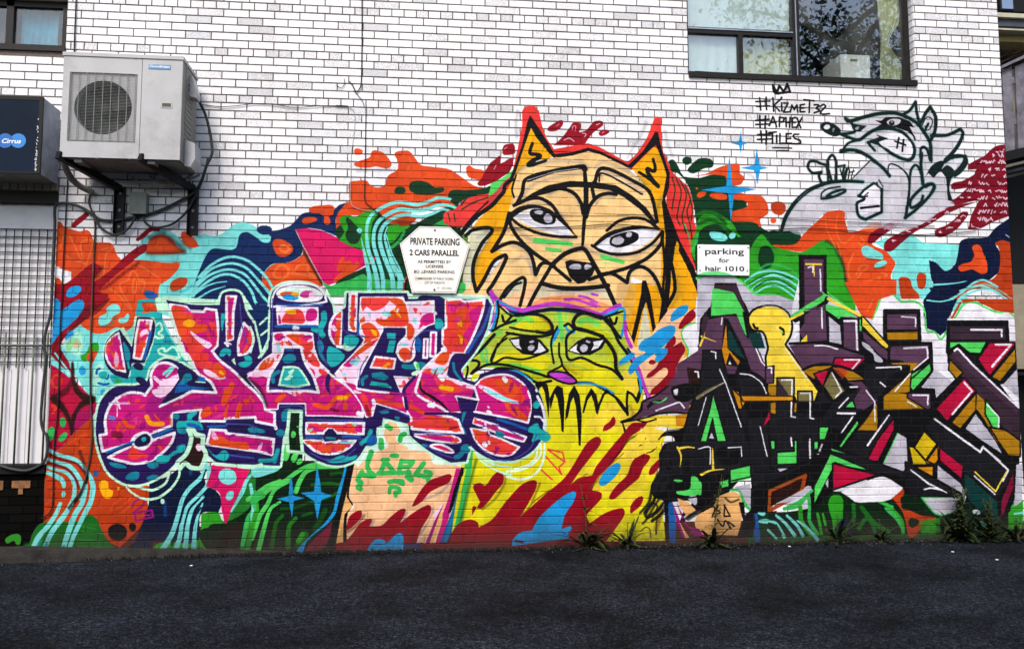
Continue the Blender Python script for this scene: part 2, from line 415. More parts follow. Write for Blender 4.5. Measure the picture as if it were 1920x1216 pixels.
c gy@.45~4 5 820,545 900,520 960,560 985,620
c gy@.45~4 5 720,590 800,590 880,640 920,720
c gy@.45~4 5 1060,590 1100,550 1150,560
c gy@.45~5 6 640,690 700,750 800,790 930,770 960,760
c gy@.45~5 6 1060,840 1140,855 1260,840 1380,790
c gy@.4~5 6 640,880 700,860 760,960
c gy@.4~5 6 640,800 710,830 740,930
c gy@.45~5 6 470,760 530,740 470,860 455,940
c gy@.4~5 6 500,980 560,900 610,880
c gy@.4~5 6 780,1010 920,1035 1120,1020
c gy@.4~5 6 880,860 930,820 990,800 1040,830
c gy@.4~5 6 1210,990 1240,930 1290,900 1350,950 1375,1030
c gy@.45~5 6 1385,560 1360,640 1350,700
c gy@.4~5 6 1470,950 1465,1050 1440,1100
c gy@.4~5 5 600,490 560,560 540,590
f bk 730,150 790,240 850,340 865,350 850,365 830,345 760,260 735,212 700,310 660,430 640,480 625,475 655,400 690,300 715,190
f bk 850,345 940,335 1020,312 1080,330 1222,398 1290,335 1335,270 1355,232 1370,235 1380,290 1410,390 1428,440 1425,510 1405,570 1430,650 1480,780 1545,900 1585,1000 1605,1120 1605,1216 1585,1216 1580,1100 1560,1020 1530,940 1460,800 1415,700 1388,590 1400,520 1412,450 1395,390 1360,300 1350,305 1300,350 1240,412 1225,415 1080,345 1020,330 940,352 865,362
c bk 7.2-8.7 640,470 605,500 600,530 575,560 540,600 470,650 420,700 360,770
c bk 2.9 520,580 440,660 400,710
c bk 7.2 410,750! 440,725 500,712 535,715 540,730 490,790 450,880 445,960 462,1030! 500,970 550,880 605,848 612,860 580,930 540,1000 520,1030 540,1050
c bk 7.2 625,640 600,730 540,830! 590,800 650,785 710,815 740,860 758,945! 790,890 850,895
c bk 6.5 580,1070 620,1010 690,960 705,970 700,1020 680,1100
c bk 4.3 600,1060 650,1000 685,985
c bk 3.6 660,450 640,520 650,560
c bk 5.8-8.7-5.8 742,290 730,340 755,345 780,355 740,380 722,400 760,392 808,377
c bk 5.8-8.7-5.8 1345,370 1355,410 1350,430 1315,420 1340,470 1370,505 1330,470 1275,435
c bk 7.2 665,590 690,540 710,470 860,425 960,408 1000,405 1010,420
f bk 700,475 720,462 860,420 990,402 1010,410 1020,500 1015,620 1000,800 985,810 990,700 998,560 995,430 985,420 850,438 720,485
s wh@.85 1.3 715,475 850,432 975,415
c bk 7.2 1055,480 1070,430 1090,415 1140,425 1240,475 1320,525 1345,580 1365,680
s wh@.8 1.2 1085,430 1200,475 1310,540
c bk 3.6 1075,480 1085,440 1180,480 1290,545
f bk 665,590 740,540 820,500 930,478 1060,485 1160,500 1240,550 1310,610 1365,690 1355,700 1280,620 1200,560 1130,525 1010,510 920,510 820,540 740,560
c bk 7.2 820,525 880,515 950,540 985,590 995,640
c bk 7.2 1050,560 1040,500 1055,480
c bk 7.2 1010,660 1030,600 1070,555 1120,540 1160,545
s bk 10.2-7.2 1010,500 1012,650
c bk 7.2 650,600 720,570 780,565 840,600 880,660 920,710
g wh 630,655! 700,630 780,610 850,650 910,700 945,755! 880,750 800,730 700,690
c palg@.7~3 4 660,655 740,690 850,730 930,750
g bk 625,640! 680,605 760,597 830,620 890,670 930,710 965,760! 900,700 830,640 770,615 700,625 640,665!
g bk 728,640 740,620 790,620 835,635 858,660 850,690 800,695 750,675
g palg 750,635 770,625 795,632 785,645
g palg 798,660 815,640 838,655 840,680 815,688 800,675
c bk 5.8 630,660 680,700 760,735 860,755 960,758
c bk 7.2 635,640 630,690 670,760 740,830 840,900 930,975
g wh 1045,810! 1120,755 1200,725 1300,715 1380,728! 1330,780 1250,825 1170,835 1090,825
c palg@.7~3 4 1070,800 1130,760 1200,735
g bk 1040,800! 1110,740 1180,715 1280,700 1390,722! 1290,718 1200,730 1120,760 1050,812!
g bk 1128,790 1135,760 1180,740 1240,730 1270,745 1270,770 1230,795 1180,810 1145,805
g palg 1138,785 1150,762 1180,755 1200,770 1190,790 1160,797
g palg 1208,752 1218,735 1238,738 1235,755 1218,760
c bk 5.8 1040,800 1080,825 1160,845 1260,835 1340,790 1392,730
c bk 5.8 1115,725 1170,680 1240,663 1310,672 1370,715
c bk 7.2 1393,735 1385,790 1320,860 1220,910 1100,945 1025,970
c bk 8.7 840,895 900,845 960,820 1000,818 1030,860 1070,930 1120,1020 1160,1110 1200,1200 1240,1290
f bk 905,880 930,872 990,880 1050,890 1058,910 1040,950 1000,985 970,992 930,960 910,910
g palg 925,910 945,893 980,895 985,915 950,918
g palg 1000,905 1012,893 1038,905 1020,918 1003,918
c bk 7.2 840,895 790,980 750,1050 720,1110
c bk 8.7 790,990 870,1010 960,1015 1060,1008 1120,1000
c bk 7.2 1080,945 1140,940 1215,985! 1230,930 1280,905 1330,930 1370,990 1395,1070
s bk 2.9-1.4 1395,1070 1412,1120
c bk 5.1 1393,770 1402,900 1395,1020 1400,1060
c bk 8.7-11.6-8.7 1400,590 1408,660 1420,760 1415,860 1420,960 1410,1080 1390,1216
c bk 7.2 1440,700 1430,790 1435,880 1450,960 1452,1030 1415,1100
f bk 1425,690 1450,730 1480,790 1455,800 1445,880 1430,940 1425,800
g gd 1462,780 1475,800 1470,830 1458,860
c bk 4.3 1400,640 1430,680 1450,720
f bk 1290,975 1310,975 1330,1040 1350,1160 1372,1290 1355,1300 1330,1160 1310,1080 1290,1130 1250,1290 1240,1310 1200,1200 1160,1110 1190,1130 1235,1260 1262,1150 1285,1040
f tnp 1305,1090 1325,1180 1335,1260 1300,1310 1260,1320 1280,1210
f bk 1395,1010 1415,1040 1410,1150 1380,1250 1350,1290 1370,1200 1385,1100
f lg 748,760 945,785 940,805 745,785
f lg 805,808 890,818 888,833 806,825
s lg 1.6 838,848 860,850
f lg 1083,840 1205,878 1200,895 1080,865
s lg 1.6 1090,884 1128,892
c pur 6-5 905,1070 960,1070 1060,1105
c pur 5-4 975,1052 1010,1058 1065,1085
c pur 5-4 1040,1042 1068,1048
c pur 3-2 1030,1080 1080,1105
g lg2 362,1010 380,985 405,990 405,1025 380,1040
f miw 60,1040 400,1045 520,1050 520,1110 60,1110
g lg2 362,1010 380,985 405,990 405,1025 380,1040
@G
f 2f8a38 425,870 540,870 540,1035 425,1035
@D3
g ye -360,120! -300,-400! 400,-400! 420,-560! 640,-560! 1000,-600! 800,-100! 1050,100! 1150,60! 1080,300! 1120,500! 1150,850! -450,860! -460,800! -400,400
f ylp@.7 0,-100 500,-250 820,-400 900,-320 500,0 300,-30 100,-20
f ylp@.5 340,160 900,-60 1100,200 950,600 400,400
@X 800 540 .3333
f cr 1105,180 1180,340 1240,300 1300,200 1360,120 1440,100 1530,150 1530,190 1440,220 1460,340 1420,470 1300,600 1240,640 1180,480
g lip 395,75! 450,130 520,150! 640,110 760,100 880,125 970,155! 1040,135 1105,115! 1110,250 1140,350! 1190,440 1225,540 1200,660! 1150,800! 1100,860! 640,860! 600,540! 500,480 400,450 300,450 220,500! 190,460! 250,390 330,280 370,240! 380,160
g ye 600,560 640,470! 800,440 1100,520! 1190,500! 1220,620! 1180,800 900,1000! 640,900!
g li 500,400 640,440 700,470 620,520 500,460 400,440 340,430 370,410
g ye@.95 470,350 600,370 700,400 640,460 500,420 380,410
g ye@.95 820,400 1000,420 1080,480 1000,500 880,440 830,430
g ye@.9 560,170 640,160 690,200 680,240 600,240 500,220
g li@.9 880,210 1000,240 1060,330 1060,460 1020,380 960,300 880,250
g ylp@.85 1100,480 1160,440 1190,520 1180,600 1120,560
g ylp@.8 900,760 1060,640 1200,700 1200,780 1000,800
c lg@.7~2 10 480,190 540,170 590,180
c lg@.7~2 11 860,190 900,175 960,200
c lg@.8~1 9 745,140 755,200 760,280
c lg@.6 4 715,160 722,175
c lg@.6 4 780,150 782,170
c lg@.7~2 7 340,420 310,380 340,300 420,240
c lg@.7~2 6 360,430 500,430 640,470
c tq@.5~2 4 300,350 330,330 340,420
c musd@.45~3 6 640,160 690,200 700,240
c musd@.45~3 6 850,150 880,140 960,170
c musd@.45~3 6 1010,300 1060,360 1070,440
c musd@.45~3 6 1140,660 1160,700 1150,740
c musd@.4~3 5 760,420 790,450 840,480
f nv 400,70 440,100 560,130 700,105 820,115 930,140 985,155 1090,110 1060,150 980,180 900,150 800,135 700,130 620,140 540,160 470,140
c pur 9-8 362,25 400,70 470,110 540,125! 640,100 720,88 800,98 900,125 980,150! 1040,115 1085,95
c bk 5 500,150 560,145 640,125 760,115 860,125 940,148 985,158
c pur 8-7 365,20 370,100 365,180 300,280 230,370 165,455
c pur 5 165,455 200,480 195,520
c bl 5 395,70 392,140 375,210 360,240
c bl 4 395,70 440,90 500,125
c bk 4 400,75 405,140 385,225
c bk 4 410,100 470,150 520,155
c bl 5 1000,152 1050,130 1105,115 1110,200 1095,270
c bk 4 990,165 1040,150 1100,130
s bk 6-5 1010,170 1090,280
c bk 5 425,155 440,190 475,160
c bk 5 1030,170 1055,200 1070,165
c bk 5 370,240 420,210 500,180
c bk 6 520,150 600,145 660,160 700,200 705,235 670,250 620,245
c bk 4 470,220 540,235 620,245
c bk 7 985,165 900,140 850,150 825,190 840,225 900,240 980,270 1030,320 1060,380 1065,450 1098,508
c bk 3-6 830,215 900,235 990,270
c bk 6 985,160 1040,220 1080,300 1130,370 1160,420 1190,480
c bk 5 450,250 540,265 620,270 690,262 720,240
c bl 5 700,320 712,270 735,225 740,240 718,290
c bk 4 735,215 705,280 700,330 715,420
c bl 5 780,215 800,240 830,245 790,260 785,330
c bk 5 775,210 800,200 830,235! 790,270 785,330 800,400 870,390 960,430 1040,455 1098,508
c bk 4 745,310 745,370 760,430 720,455 690,470
c bk 4 760,430 790,470 830,505
f bk 460,285 500,275 580,262 640,290 690,350 660,362 610,378 540,370 490,330
f wh 470,290 520,285 520,315 535,345 500,330
f wh 630,300 672,348 640,362 600,366 625,340
g palg 575,300 600,292 605,300 585,308
g palg 568,335 585,318 607,325 600,345 580,352
c bk 4 450,280 400,320 380,370 370,420 440,390 530,400 600,385 680,355
c bk 3 370,420 360,400 400,310
c bk 3 490,250 440,270 400,330
f bk 790,352 850,295 900,272 960,280 1015,285 985,340 920,375 860,375
f wh 800,348 848,312 842,345 862,368
f wh 935,300 995,290 965,335 925,350 940,320
g palg 862,335 880,315 905,325 900,350 875,358
c palg 4 900,297 915,303
c bk 4 1000,285 1040,330 1060,400 1065,450
g pur/bk:4 682,480 720,468 780,475 835,510 840,530 790,535 720,510
c bk 5 360,470 400,450 480,455 560,490 620,530 700,520
c bl 5 440,465 500,465 550,490 590,520
c bk 6 180,465 240,400 300,350 380,260
c bk 5 240,400 295,420 250,480! 340,430 440,430 560,460 690,500
c bk 4 200,450 230,440 220,510
c bk 5 840,530 930,535 1030,590 1080,630 1130,700
c bl 4 850,535 920,535 1000,560 1050,590
c bk 3 1050,600 1090,660 1130,710
f bk 610,535 640,520 680,540 690,600 690,650 685,730 675,660 665,590 650,550 635,560 625,600 610,600
f bk 690,620 720,560 735,545 765,560 775,640 770,810 758,800 752,720 735,620 720,590 705,650 695,680
f bk 780,700 800,590 830,545 860,600 872,720 866,885 855,880 848,760 838,660 825,610 810,640 795,720 780,740
f bk 875,700 895,610 925,560 955,600 965,650 985,600 1010,565 1030,580 1000,600 975,660 962,710 952,700 940,640 925,600 905,630 885,700
c bk 5-4 1130,710 1125,640 1130,580! 1160,600 1185,640! 1200,590 1190,510
c bk 4-2 1180,620 1215,560 1240,640
c pur 7 1115,190 1120,260 1150,330
c nv 5 1130,340 1170,400 1200,480 1210,560
c pur 7 1150,380 1190,450 1220,540 1250,610
c bl 5 1170,440 1200,520 1205,580
@D2
g dg2 -420,780 -300,740 -120,660 -20,560 0,360! 160,330 210,240 230,100 240,-110! 350,-110 350,250! 740,250! 690,560 560,900 520,940! 0,920 -130,900 -200,1050 -380,900
g tl -40,270! 200,230! 180,310 100,350 -20,370
c lg 6-8 180,400 80,440 0,500 -60,540
c lg 7-9 500,270 390,290 300,340 220,400 120,450 30,520 -20,560
c lg 7-9 610,300 480,300 380,330 330,400 300,480
c lg 5-8-9 260,400 140,470 90,570 30,660 0,740 -30,830
c lg 5-8-9 180,560 110,610 60,760 20,920
c gn 4-8 10,540 10,640 -50,720 -100,880
c lg2 6-8 -10,480 -30,560 -10,600 -60,680 -100,880
c gn@.7 7-9 300,680 250,740 240,900
c gn@.5 6-8 200,660 150,720 120,900
c gn@.5 6 420,430 540,420 640,430
c gn@.5 6 420,560 540,520 620,490
c gn@.4 5 560,350 640,340 660,360
c gnd@.6 9 520,620 480,700 440,760
c gnd@.6 5 190,610 300,600 400,560
c gnd@.7 5 350,660 420,640
g gnd 300,900 320,820 370,775 395,800 370,860
c gn 9 350,800 320,850
f bl 262,360 275,420 280,510 365,530 285,550 270,680 250,560 155,535 245,515 252,420
f bl 458,285 480,400 490,485 570,510 490,545 460,700 435,550 335,490 435,480 445,400
g bl 680,285! 670,400 630,560 600,640 540,720 440,800 380,860 350,950! 280,955! 330,890 420,800 520,710 580,620 600,520 650,360 665,285!
f pid 570,700 560,800 520,900 380,945 350,940 440,830 520,760
s wh 3 110,945 220,955 470,945
g lg 205,230 210,160 235,120 255,150 250,220 225,255
g lg 262,240 280,200 315,190 310,230 285,265
g lg 305,275 315,240 345,235 350,260 325,280
g lg 262,60 275,28 298,40 295,70 275,80
f bk 690,270 740,260 720,400 700,500 730,580 690,640 680,740 680,920 520,930 560,820 600,640 640,480
f skin 685,470 680,520 725,590 665,650 655,740 655,860 600,870 640,650
g cr 740,265! 700,460! 700,530 735,590 700,630 680,680! 680,860! 1250,860! 1380,800! 1540,300! 1300,180 1150,60! 1150,-30! 950,-110! 900,100! 820,180
g miw 910,100! 905,-40! 950,-100! 1140,-60! 1150,40 1250,130 1330,180 1540,280! 1400,280 1330,270 1300,200 1180,170 1060,180 1050,80 1080,20 1020,-20 1000,60 1000,140 900,190 800,260! 760,300! 740,260!
g cr 1020,-60 1060,-20 1050,100 1140,160 1060,190 1000,220 940,230 990,140 960,60 980,-20
c lg2 11 935,100 940,150
c lg2 9 980,-10 1010,10
c lg2 9 1080,100 1090,60 1115,50
g lg2 1000,215 1020,195 1070,200 1070,225 1030,230
c lg2 10 865,185 840,260
c lg2 9 835,290 850,330 885,365 800,355
c lg2 9 795,335 765,395 790,415 765,450 785,460
s lg2 9 930,345 970,255 1040,340 920,345
s lg2 8 950,245 990,242
s lg2 8 1090,250 1070,345 1150,335
s lg2 8 1090,255 1180,258 1150,295 1085,298
c lg2 8 1140,330 1170,395 1130,370
s lg2 9 1258,270 1195,355 1290,372
c lg2 8 1270,330 1310,345 1290,390 1300,430
g lg2 985,400 1040,385 1110,395 1110,440 1050,420 990,425
c lg2 7 1000,490 1010,450 1075,460 1075,490 1045,485 1050,515
g gy@.3 1330,500
g rd 1170,590 1230,480 1300,400 1380,370 1450,350 1468,370 1440,420 1370,450 1300,490 1250,550 1190,590
c gy@.6~3 4 1260,540 1380,490 1460,410
g rd 600,870! 660,860 720,800 780,720 830,690 870,690 850,740! 940,735 1010,670 1080,615 1115,610 1120,640 1080,715! 1180,640 1290,580 1315,600 1300,660 1240,760 1190,900! 600,920!
g rd 680,740! 700,670 750,630 790,625 790,670 740,730 680,770
c brn@.5~3 4 690,780 750,740 810,660
c gy@.6~3 5 880,700 860,740
c gy@.6~3 5 1130,640 1100,700
c gy@.6~3 5 1330,610 1310,690 1230,800
f lav 1410,560 1350,700 1270,860 1200,870 1290,740 1340,640
f mg 1540,310 1500,310 1440,540 1380,700 1340,860 1380,870 1440,700
f mgd 1410,565 1370,680 1300,870 1260,870 1330,720
f skin 1395,600 1300,870 1340,870 1400,680
f cr 1400,690 1320,870 1345,870
f cr 1330,640 1220,860 1270,870 1340,700
f bk 1560,300 1540,300 1480,480 1440,640 1460,640 1550,420
f bld 1540,380 1480,600 1440,700 1380,860 1430,860 1470,790 1500,600
f tqd@.8 1530,400 1450,700 1410,860 1430,860 1480,700
g bl 830,915! 880,850 930,835 970,850! 980,870! 1040,810 1080,790 1105,810 1105,930! 830,930!
f bld@.6 1110,870 1240,870 1250,925 1110,925
@D3
f lg2 -340,120 -290,140 -300,300 -380,700 -440,820 -440,780 -390,560 -360,340
g li -300,220
c dg@.5~3 5 -270,250 -320,440 -380,700
f ye -340,300 -380,480 -440,780 -455,800 -420,560 -380,380
g rd -300,660! -240,560! -270,500 -290,440 -240,415 -200,435 -150,370 -100,330 -65,355 -70,420 -120,480 -180,560 -240,610 -290,590
c brn@.4~3 4 -220,610 -130,540 -60,430 -50,370
g rd -460,800! -400,720 -320,690 -260,710 -250,750! -150,690 -50,560 60,440 130,400 180,400 185,440 150,520 80,640 60,670! 250,500 400,370 560,120 620,75 660,80 665,120 600,210 500,340 440,430! 500,380 600,360! 640,280 740,200 790,120 900,30 960,-60 1010,-80 1050,-90! 1000,-10 880,80 820,180 740,280 640,380 600,470! 640,480 670,490 670,530 610,600 560,660 580,720! 700,640 790,610 835,610 840,660 760,780 700,860! -460,860!
c musd@.8 2.5 60,665 110,620 160,560 280,470
c musd@.6~2 4 150,560 210,420
c musd@.6~2 3 460,420 560,350
c musd@.6~2 3 580,460 700,350
g bl 0,840! 60,790 150,770! 200,680 280,600 350,540 410,500 460,480 480,490 460,560 400,650 370,760! 440,740 450,760 420,790! 430,830! 0,890!
c wine@.6 5 30,850 80,860
g bl 650,420 680,350 740,290 790,265 815,285 790,350 730,410 680,440
g rd 725,530 780,440 860,360 900,260 960,205 1020,205 1035,230 980,310 950,380 880,440 800,510 760,540
g rd 885,620 890,585 930,535 970,515 985,530 960,590 910,630 890,645
g rd 680,30! 690,-10 730,-40 760,-80 775,-60 770,-20 720,20
g rd 1025,350 1040,300 1120,220 1180,150 1230,120 1220,160 1160,230 1090,320 1050,355
g rd 1000,205
s coral 3 270,165 380,190 395,260 270,170
s coral 3 250,215 370,350 350,300 385,270
s coral 3 220,320 300,390
c musd@.8 2 1010,30 940,100 700,320 600,440
c bk@.8 2 900,190 950,140 1000,120 990,60
c bk@.6~2 3 940,60 880,90 830,150 720,280
c bk 3-1 1080,150 1050,180 990,200 980,230
c bk 3 940,100 1010,80 1010,120
g ylp 900,0! 1130,20! 1160,60 1090,110 1080,160! 1000,160 950,180 1000,90 1010,30
@D4
@D3
c bk@.85~2 4 1100,330 1050,450 1030,560 960,640
c bk@.85~2 5 1140,300 1080,480 1060,560 1000,660 1070,640 1140,560
c bk@.8~2 4 1130,500 1080,570 1000,700 980,720
c bk@.8 3 1030,590 1060,570 1090,590 1060,650 1010,680 1010,620
c bk@.9 3 1150,620 1090,680 1080,800
c bk@.7 2 960,780 1000,750 1030,760 1040,820
c bk@.6~2 3 980,620 1020,560 1040,480
c musd@.7~4 8 1130,600 1080,760
@C3
g bl 1185,160 1200,110 1250,60 1310,45 1325,70 1290,120 1230,155 1195,170
g rd 1250,220 1260,180 1310,110 1360,75 1392,85 1380,130 1320,190 1270,225
g rd 1010,590 1020,560 1080,510 1130,400 1180,300 1220,280 1225,330 1200,360! 1270,320! 1300,380 1260,450 1230,520 1220,600 1160,680 1030,725! 1060,650 1160,570 1160,520 1100,560
g cr 1030,600 1140,515 1168,530 1150,580 1090,640 1020,700! 1010,620
g rd 1025,480 1040,455 1080,470 1060,490
g bl 880,565! 870,530 930,440 1000,400 950,380 970,320 1040,280 1100,230 1180,198 1222,210 1215,270 1150,340 1080,400 1040,430 950,500 900,560
g bl 800,490 810,460 860,420 910,400 920,425 880,460 820,492
g bl 1070,460 1080,430 1070,410 1120,370 1160,370 1165,400 1130,450 1090,470
c gy@.5~3 4 800,500 860,480
g wh 1400,180! 1310,200 1275,250 1290,310 1320,370 1310,450! 1370,440 1390,330
c lg 3 1400,170 1310,200 1270,250 1290,320 1320,380 1310,460
@G
g -/cdf6dc:9 312,562! 366,571 412,571! 419,549 449,549 462,585 480,612! 489,672! 503,652! 507,560! 512,545 530,533 556,530 585,534 608,550 622,570 625,588! 640,586! 648,578! 650,549! 763,549! 766,560! 783,560! 788,554 825,555! 833,560! 915,560! 922,575! 912,618 893,655 862,695 857,708! 885,719! 905,706 930,700 962,702 990,714 1008,738 1018,770 1021,800 1012,828 994,848 965,862 925,862! 897,848 882,834! 874,864! 845,866! 813,850 780,826 768,814! 766,794! 718,782! 716,797! 706,800! 705,832! 686,835! 668,860 640,871 610,868 575,850 562,830! 568,790! 540,790! 530,822! 525,872! 480,870! 408,868! 388,850! 382,832! 382,812! 366,808! 357,802 356,830 340,855 310,885 270,905 235,905 205,885 188,850 180,810 182,780 190,750 215,725 255,722! 275,715 284,690 310,672 340,680! 368,698! 355,665 345,660! 334,620!
g pu 312,562! 366,571 412,571! 419,549 449,549 462,585 480,612! 489,672! 503,652! 507,560! 512,545 530,533 556,530 585,534 608,550 622,570 625,588! 640,586! 648,578! 650,549! 763,549! 766,560! 783,560! 788,554 825,555! 833,560! 915,560! 922,575! 912,618 893,655 862,695 857,708! 885,719! 905,706 930,700 962,702 990,714 1008,738 1018,770 1021,800 1012,828 994,848 965,862 925,862! 897,848 882,834! 874,864! 845,866! 813,850 780,826 768,814! 766,794! 718,782! 716,797! 706,800! 705,832! 686,835! 668,860 640,871 610,868 575,850 562,830! 568,790! 540,790! 530,822! 525,872! 480,870! 408,868! 388,850! 382,832! 382,812! 366,808! 357,802 356,830 340,855 310,885 270,905 235,905 205,885 188,850 180,810 182,780 190,750 215,725 255,722! 275,715 284,690 310,672 340,680! 368,698! 355,665 345,660! 334,620!
@C1
g mi 1480,560! 1440,430 1400,450 1360,430! 1300,250! 1250,40 1300,230 1370,410!
g mi 770,420 790,320 850,240 930,210! 990,330! 1010,130! 1160,140! 1165,260 1140,360 1090,480! 1090,500! 980,500! 970,580 900,580 820,530
g pud 780,410 800,320 850,260 900,230! 990,360! 1030,135! 1140,145 1165,200 1150,300 1085,480! 990,480! 960,600! 850,560 790,480
g mg/f0eef5:4 890,255! 940,545! 850,515 800,440 800,350 840,290
k 890,255! 940,545! 850,515 800,440 800,350 840,290
m 12 9 og,coral,lav,mg,red
k
f coral/f0eef5:4 1045,155 1140,160 1120,260 1060,450 1005,440 1020,280
k 1045,155! 1140,160! 1120,260! 1060,450! 1005,440! 1020,280!
m 8 8 og,lav,mg
k
c tq 4 930,330 950,430 970,520
c bld 5 1130,250 1100,380 1080,450
g tqd 930,340 960,360 980,440 950,480
g pud 1000,490 1060,485 1070,530 1020,525
g pud 1020,590 1060,585 1100,620 1080,650 1030,620
@C1
g mg/f0eef5:5 1275,42! 1400,60! 1420,90! 1530,95! 1545,72! 1622,85! 1635,200 1630,350! 1592,390! 1650,460 1740,530 1790,575 1850,640 1920,700 1980,780 1990,830! 2060,850! 2060,945! 1920,918! 1915,885! 1690,895! 1685,915! 1500,912! 1508,830! 1290,848! 1285,950! 1130,1005 1080,1000 1010,1030 985,1080! 770,1140! 750,1020! 800,1010! 790,910 820,810 880,745 970,702 1050,705 1090,720! 1140,650! 1135,560 1180,490 1260,480 1330,520 1335,600 1290,680 1240,740 1195,805! 1320,755 1440,690! 1622,700! 1580,620 1480,550 1430,430! 1385,400! 1330,230
k 1275,42! 1400,60! 1420,90! 1530,95! 1545,72! 1622,85! 1635,200 1630,350! 1592,390! 1650,460 1740,530 1790,575 1850,640 1920,700 1980,780 1990,830! 2060,850! 2060,945! 1920,918! 1915,885! 1690,895! 1685,915! 1500,912! 1508,830! 1290,848! 1285,950! 1130,1005 1080,1000 1010,1030 985,1080! 770,1140! 750,1020! 800,1010! 790,910 820,810 880,745 970,702 1050,705 1090,720! 1140,650! 1135,560 1180,490 1260,480 1330,520 1335,600 1290,680 1240,740 1195,805! 1320,755 1440,690! 1622,700! 1580,620 1480,550 1430,430! 1385,400! 1330,230
g coral 1290,60 1400,70 1430,110 1560,110 1620,200 1620,350 1560,360 1500,420 1600,480 1660,560 1560,560 1440,450 1400,350 1340,220
g mg 1440,130 1530,105 1600,120 1560,200 1620,260 1600,350 1480,300 1440,230
g og 1300,90 1400,80 1440,110 1460,180 1540,190 1570,230 1450,260 1380,250 1400,330 1340,260
g gd@.9 1370,190 1420,150 1470,180 1440,210
g mgd@.8 1140,720 1290,700 1380,760 1600,720 1680,760 1500,820 1320,840 1220,900 1100,860
g lav 1150,580 1240,600 1330,570 1330,640 1270,700 1200,740 1140,690 1200,660
m 60 6.5 og,coral,e5489a,mgd
g lav 1430,240 1500,290 1590,340 1560,370 1490,320 1440,270
g lav 1530,520 1640,570 1700,590 1630,600 1540,560
c gd@.9 8 1100,880 1130,930 1220,935
c og 7 930,910 960,950 1000,960
c og 9 1700,690 1680,780 1740,650 1740,640
c og 8 1560,820 1520,870 1580,850
c og 9 1800,790 1780,880
c red 14 1480,430 1540,430 1500,460
g og 1600,500 1640,480 1700,560 1660,590 1620,560
c wine@.7 12 860,1010 900,1020
c lav@.8 4 1190,660 1240,720
c tl 5 1230,560 1290,510
c tl 4 1250,580 1300,520
k
s wh 3 820,780 970,780
s wh 3 870,740 900,820
c wh@.9~4 5 880,790 890,785
c wh 1.5 880,880 880,810
s bl 2.5 810,870 865,890
s bl 2.5 820,895 865,903
s wh@.8~4 5 1400,690 1460,690
g pud 1200,790! 1240,735 1290,680 1345,600! 1340,520 1400,540! 1480,580 1570,640 1610,690! 1440,680 1320,745!
g bld 1310,700 1350,620 1420,600 1400,640 1580,670! 1440,680 1340,700
g tqd 1370,590 1390,560 1430,560 1440,600 1400,620 1360,640
g bld 1480,590 1500,580 1540,600 1535,625 1490,620
c mi 2 1470,620 1540,625
s wh 4 1200,805 1320,750 1440,690 1622,700
g tqd 1300,870 1340,860 1340,900 1310,900
g tq 1330,920 1400,910 1410,860 1480,850 1440,900 1500,920 1520,980 1440,960 1400,1000 1340,1000
g bld 1400,930 1480,940 1510,980 1420,960
g tqd 1330,1100 1390,1090 1380,1130 1330,1140
@D1
g mg/f0eef5:5 815,225! 900,180 1000,135! 1080,160 1140,100! 1310,42! 1290,110 1220,190 1130,250 1010,272 900,250
k 815,225! 900,180 1000,135! 1080,160 1140,100! 1310,42! 1290,110 1220,190 1130,250 1010,272 900,250
m 7 10 og,coral,mgd
g red 960,200 1000,160 1060,200 1040,240 980,240
k
c pud 5 770,205 1010,115 1300,5
g pud/f0eef5:4 1000,110 1040,60 1100,40 1140,80 1130,120 1080,150 1020,150
c bld 4 800,190 1000,110
c bld 5 1150,70 1290,10
g tq 1060,90 1080,70 1100,90 1080,110
g tq 1170,250 1200,210 1260,210 1300,180 1350,170 1340,190 1290,220 1260,260 1200,270
g tqd 820,260 940,285 950,305 860,300
g tqd 1110,265 1180,260 1190,290 1150,310 1110,295
g tqd 940,380 980,340 1040,335 1040,380 1000,400 960,395
g tqd 1100,380 1150,355 1190,370 1130,400
g tq 1340,150 1380,130 1390,170 1340,190
g tqd 1340,10 1400,0 1390,50 1340,30
c mi 4-5-3 1270,350 1240,420 1150,470 1080,460 1000,440 960,430
c mi 4-5-3 1340,280 1345,360 1290,450 1200,520 1120,540 1040,520 980,480 950,450
g mi 1205,550 1215,532 1235,545 1230,572 1210,570
g brn/cdf6dc:8 1415,15! 1450,20! 1475,60! 1525,65! 1520,150! 1545,200 1520,280 1500,310! 1430,300 1390,270 1350,310! 1330,270 1390,210 1420,150 1435,80
g lav 1468,150 1480,125 1505,130 1510,170 1490,180
@C1
g mg/f0eef5:5 1580,978! 1692,984! 1700,1005! 1920,1030! 2055,1050! 2040,1165! 1920,1138! 1550,1088!
k 1580,978! 1692,984! 1700,1005! 1920,1030! 2055,1050! 2040,1165! 1920,1138! 1550,1088!
g og 1570,1080 1640,1020 1720,1060 1860,1080 1860,1130 1700,1110
m 5 9 coral,mgd,lav
k
s bld 5 1700,935 1870,930 1870,960
f pud 1700,925 1890,915 1895,1000 1740,985
s bld 4 1560,955 1690,950
g tqd 1860,965 1930,960 1950,990 1880,1000
@D1
g tq 1560,160 1620,210 1680,170 1720,210 1690,250 1620,230
s bld 3 1730,210 1900,230
g pk 1585,285! 1630,275 1880,300! 1840,400 1760,560 1700,720! 1685,720! 1660,600 1650,500 1600,460 1545,440! 1580,340
c mgd@.6 8 1600,330 1650,380 1620,440
g tl 1640,370 1660,320 1720,310 1765,340 1770,400 1720,430 1660,410
g tl 1695,520 1710,485 1750,480 1750,520 1730,545 1705,545
c tl 4-8-3 1910,330 1850,400 1820,480 1735,630
c mi 6 1620,275 1740,285 1880,300 1960,280
c tl 6 1880,430 1900,560 1890,700
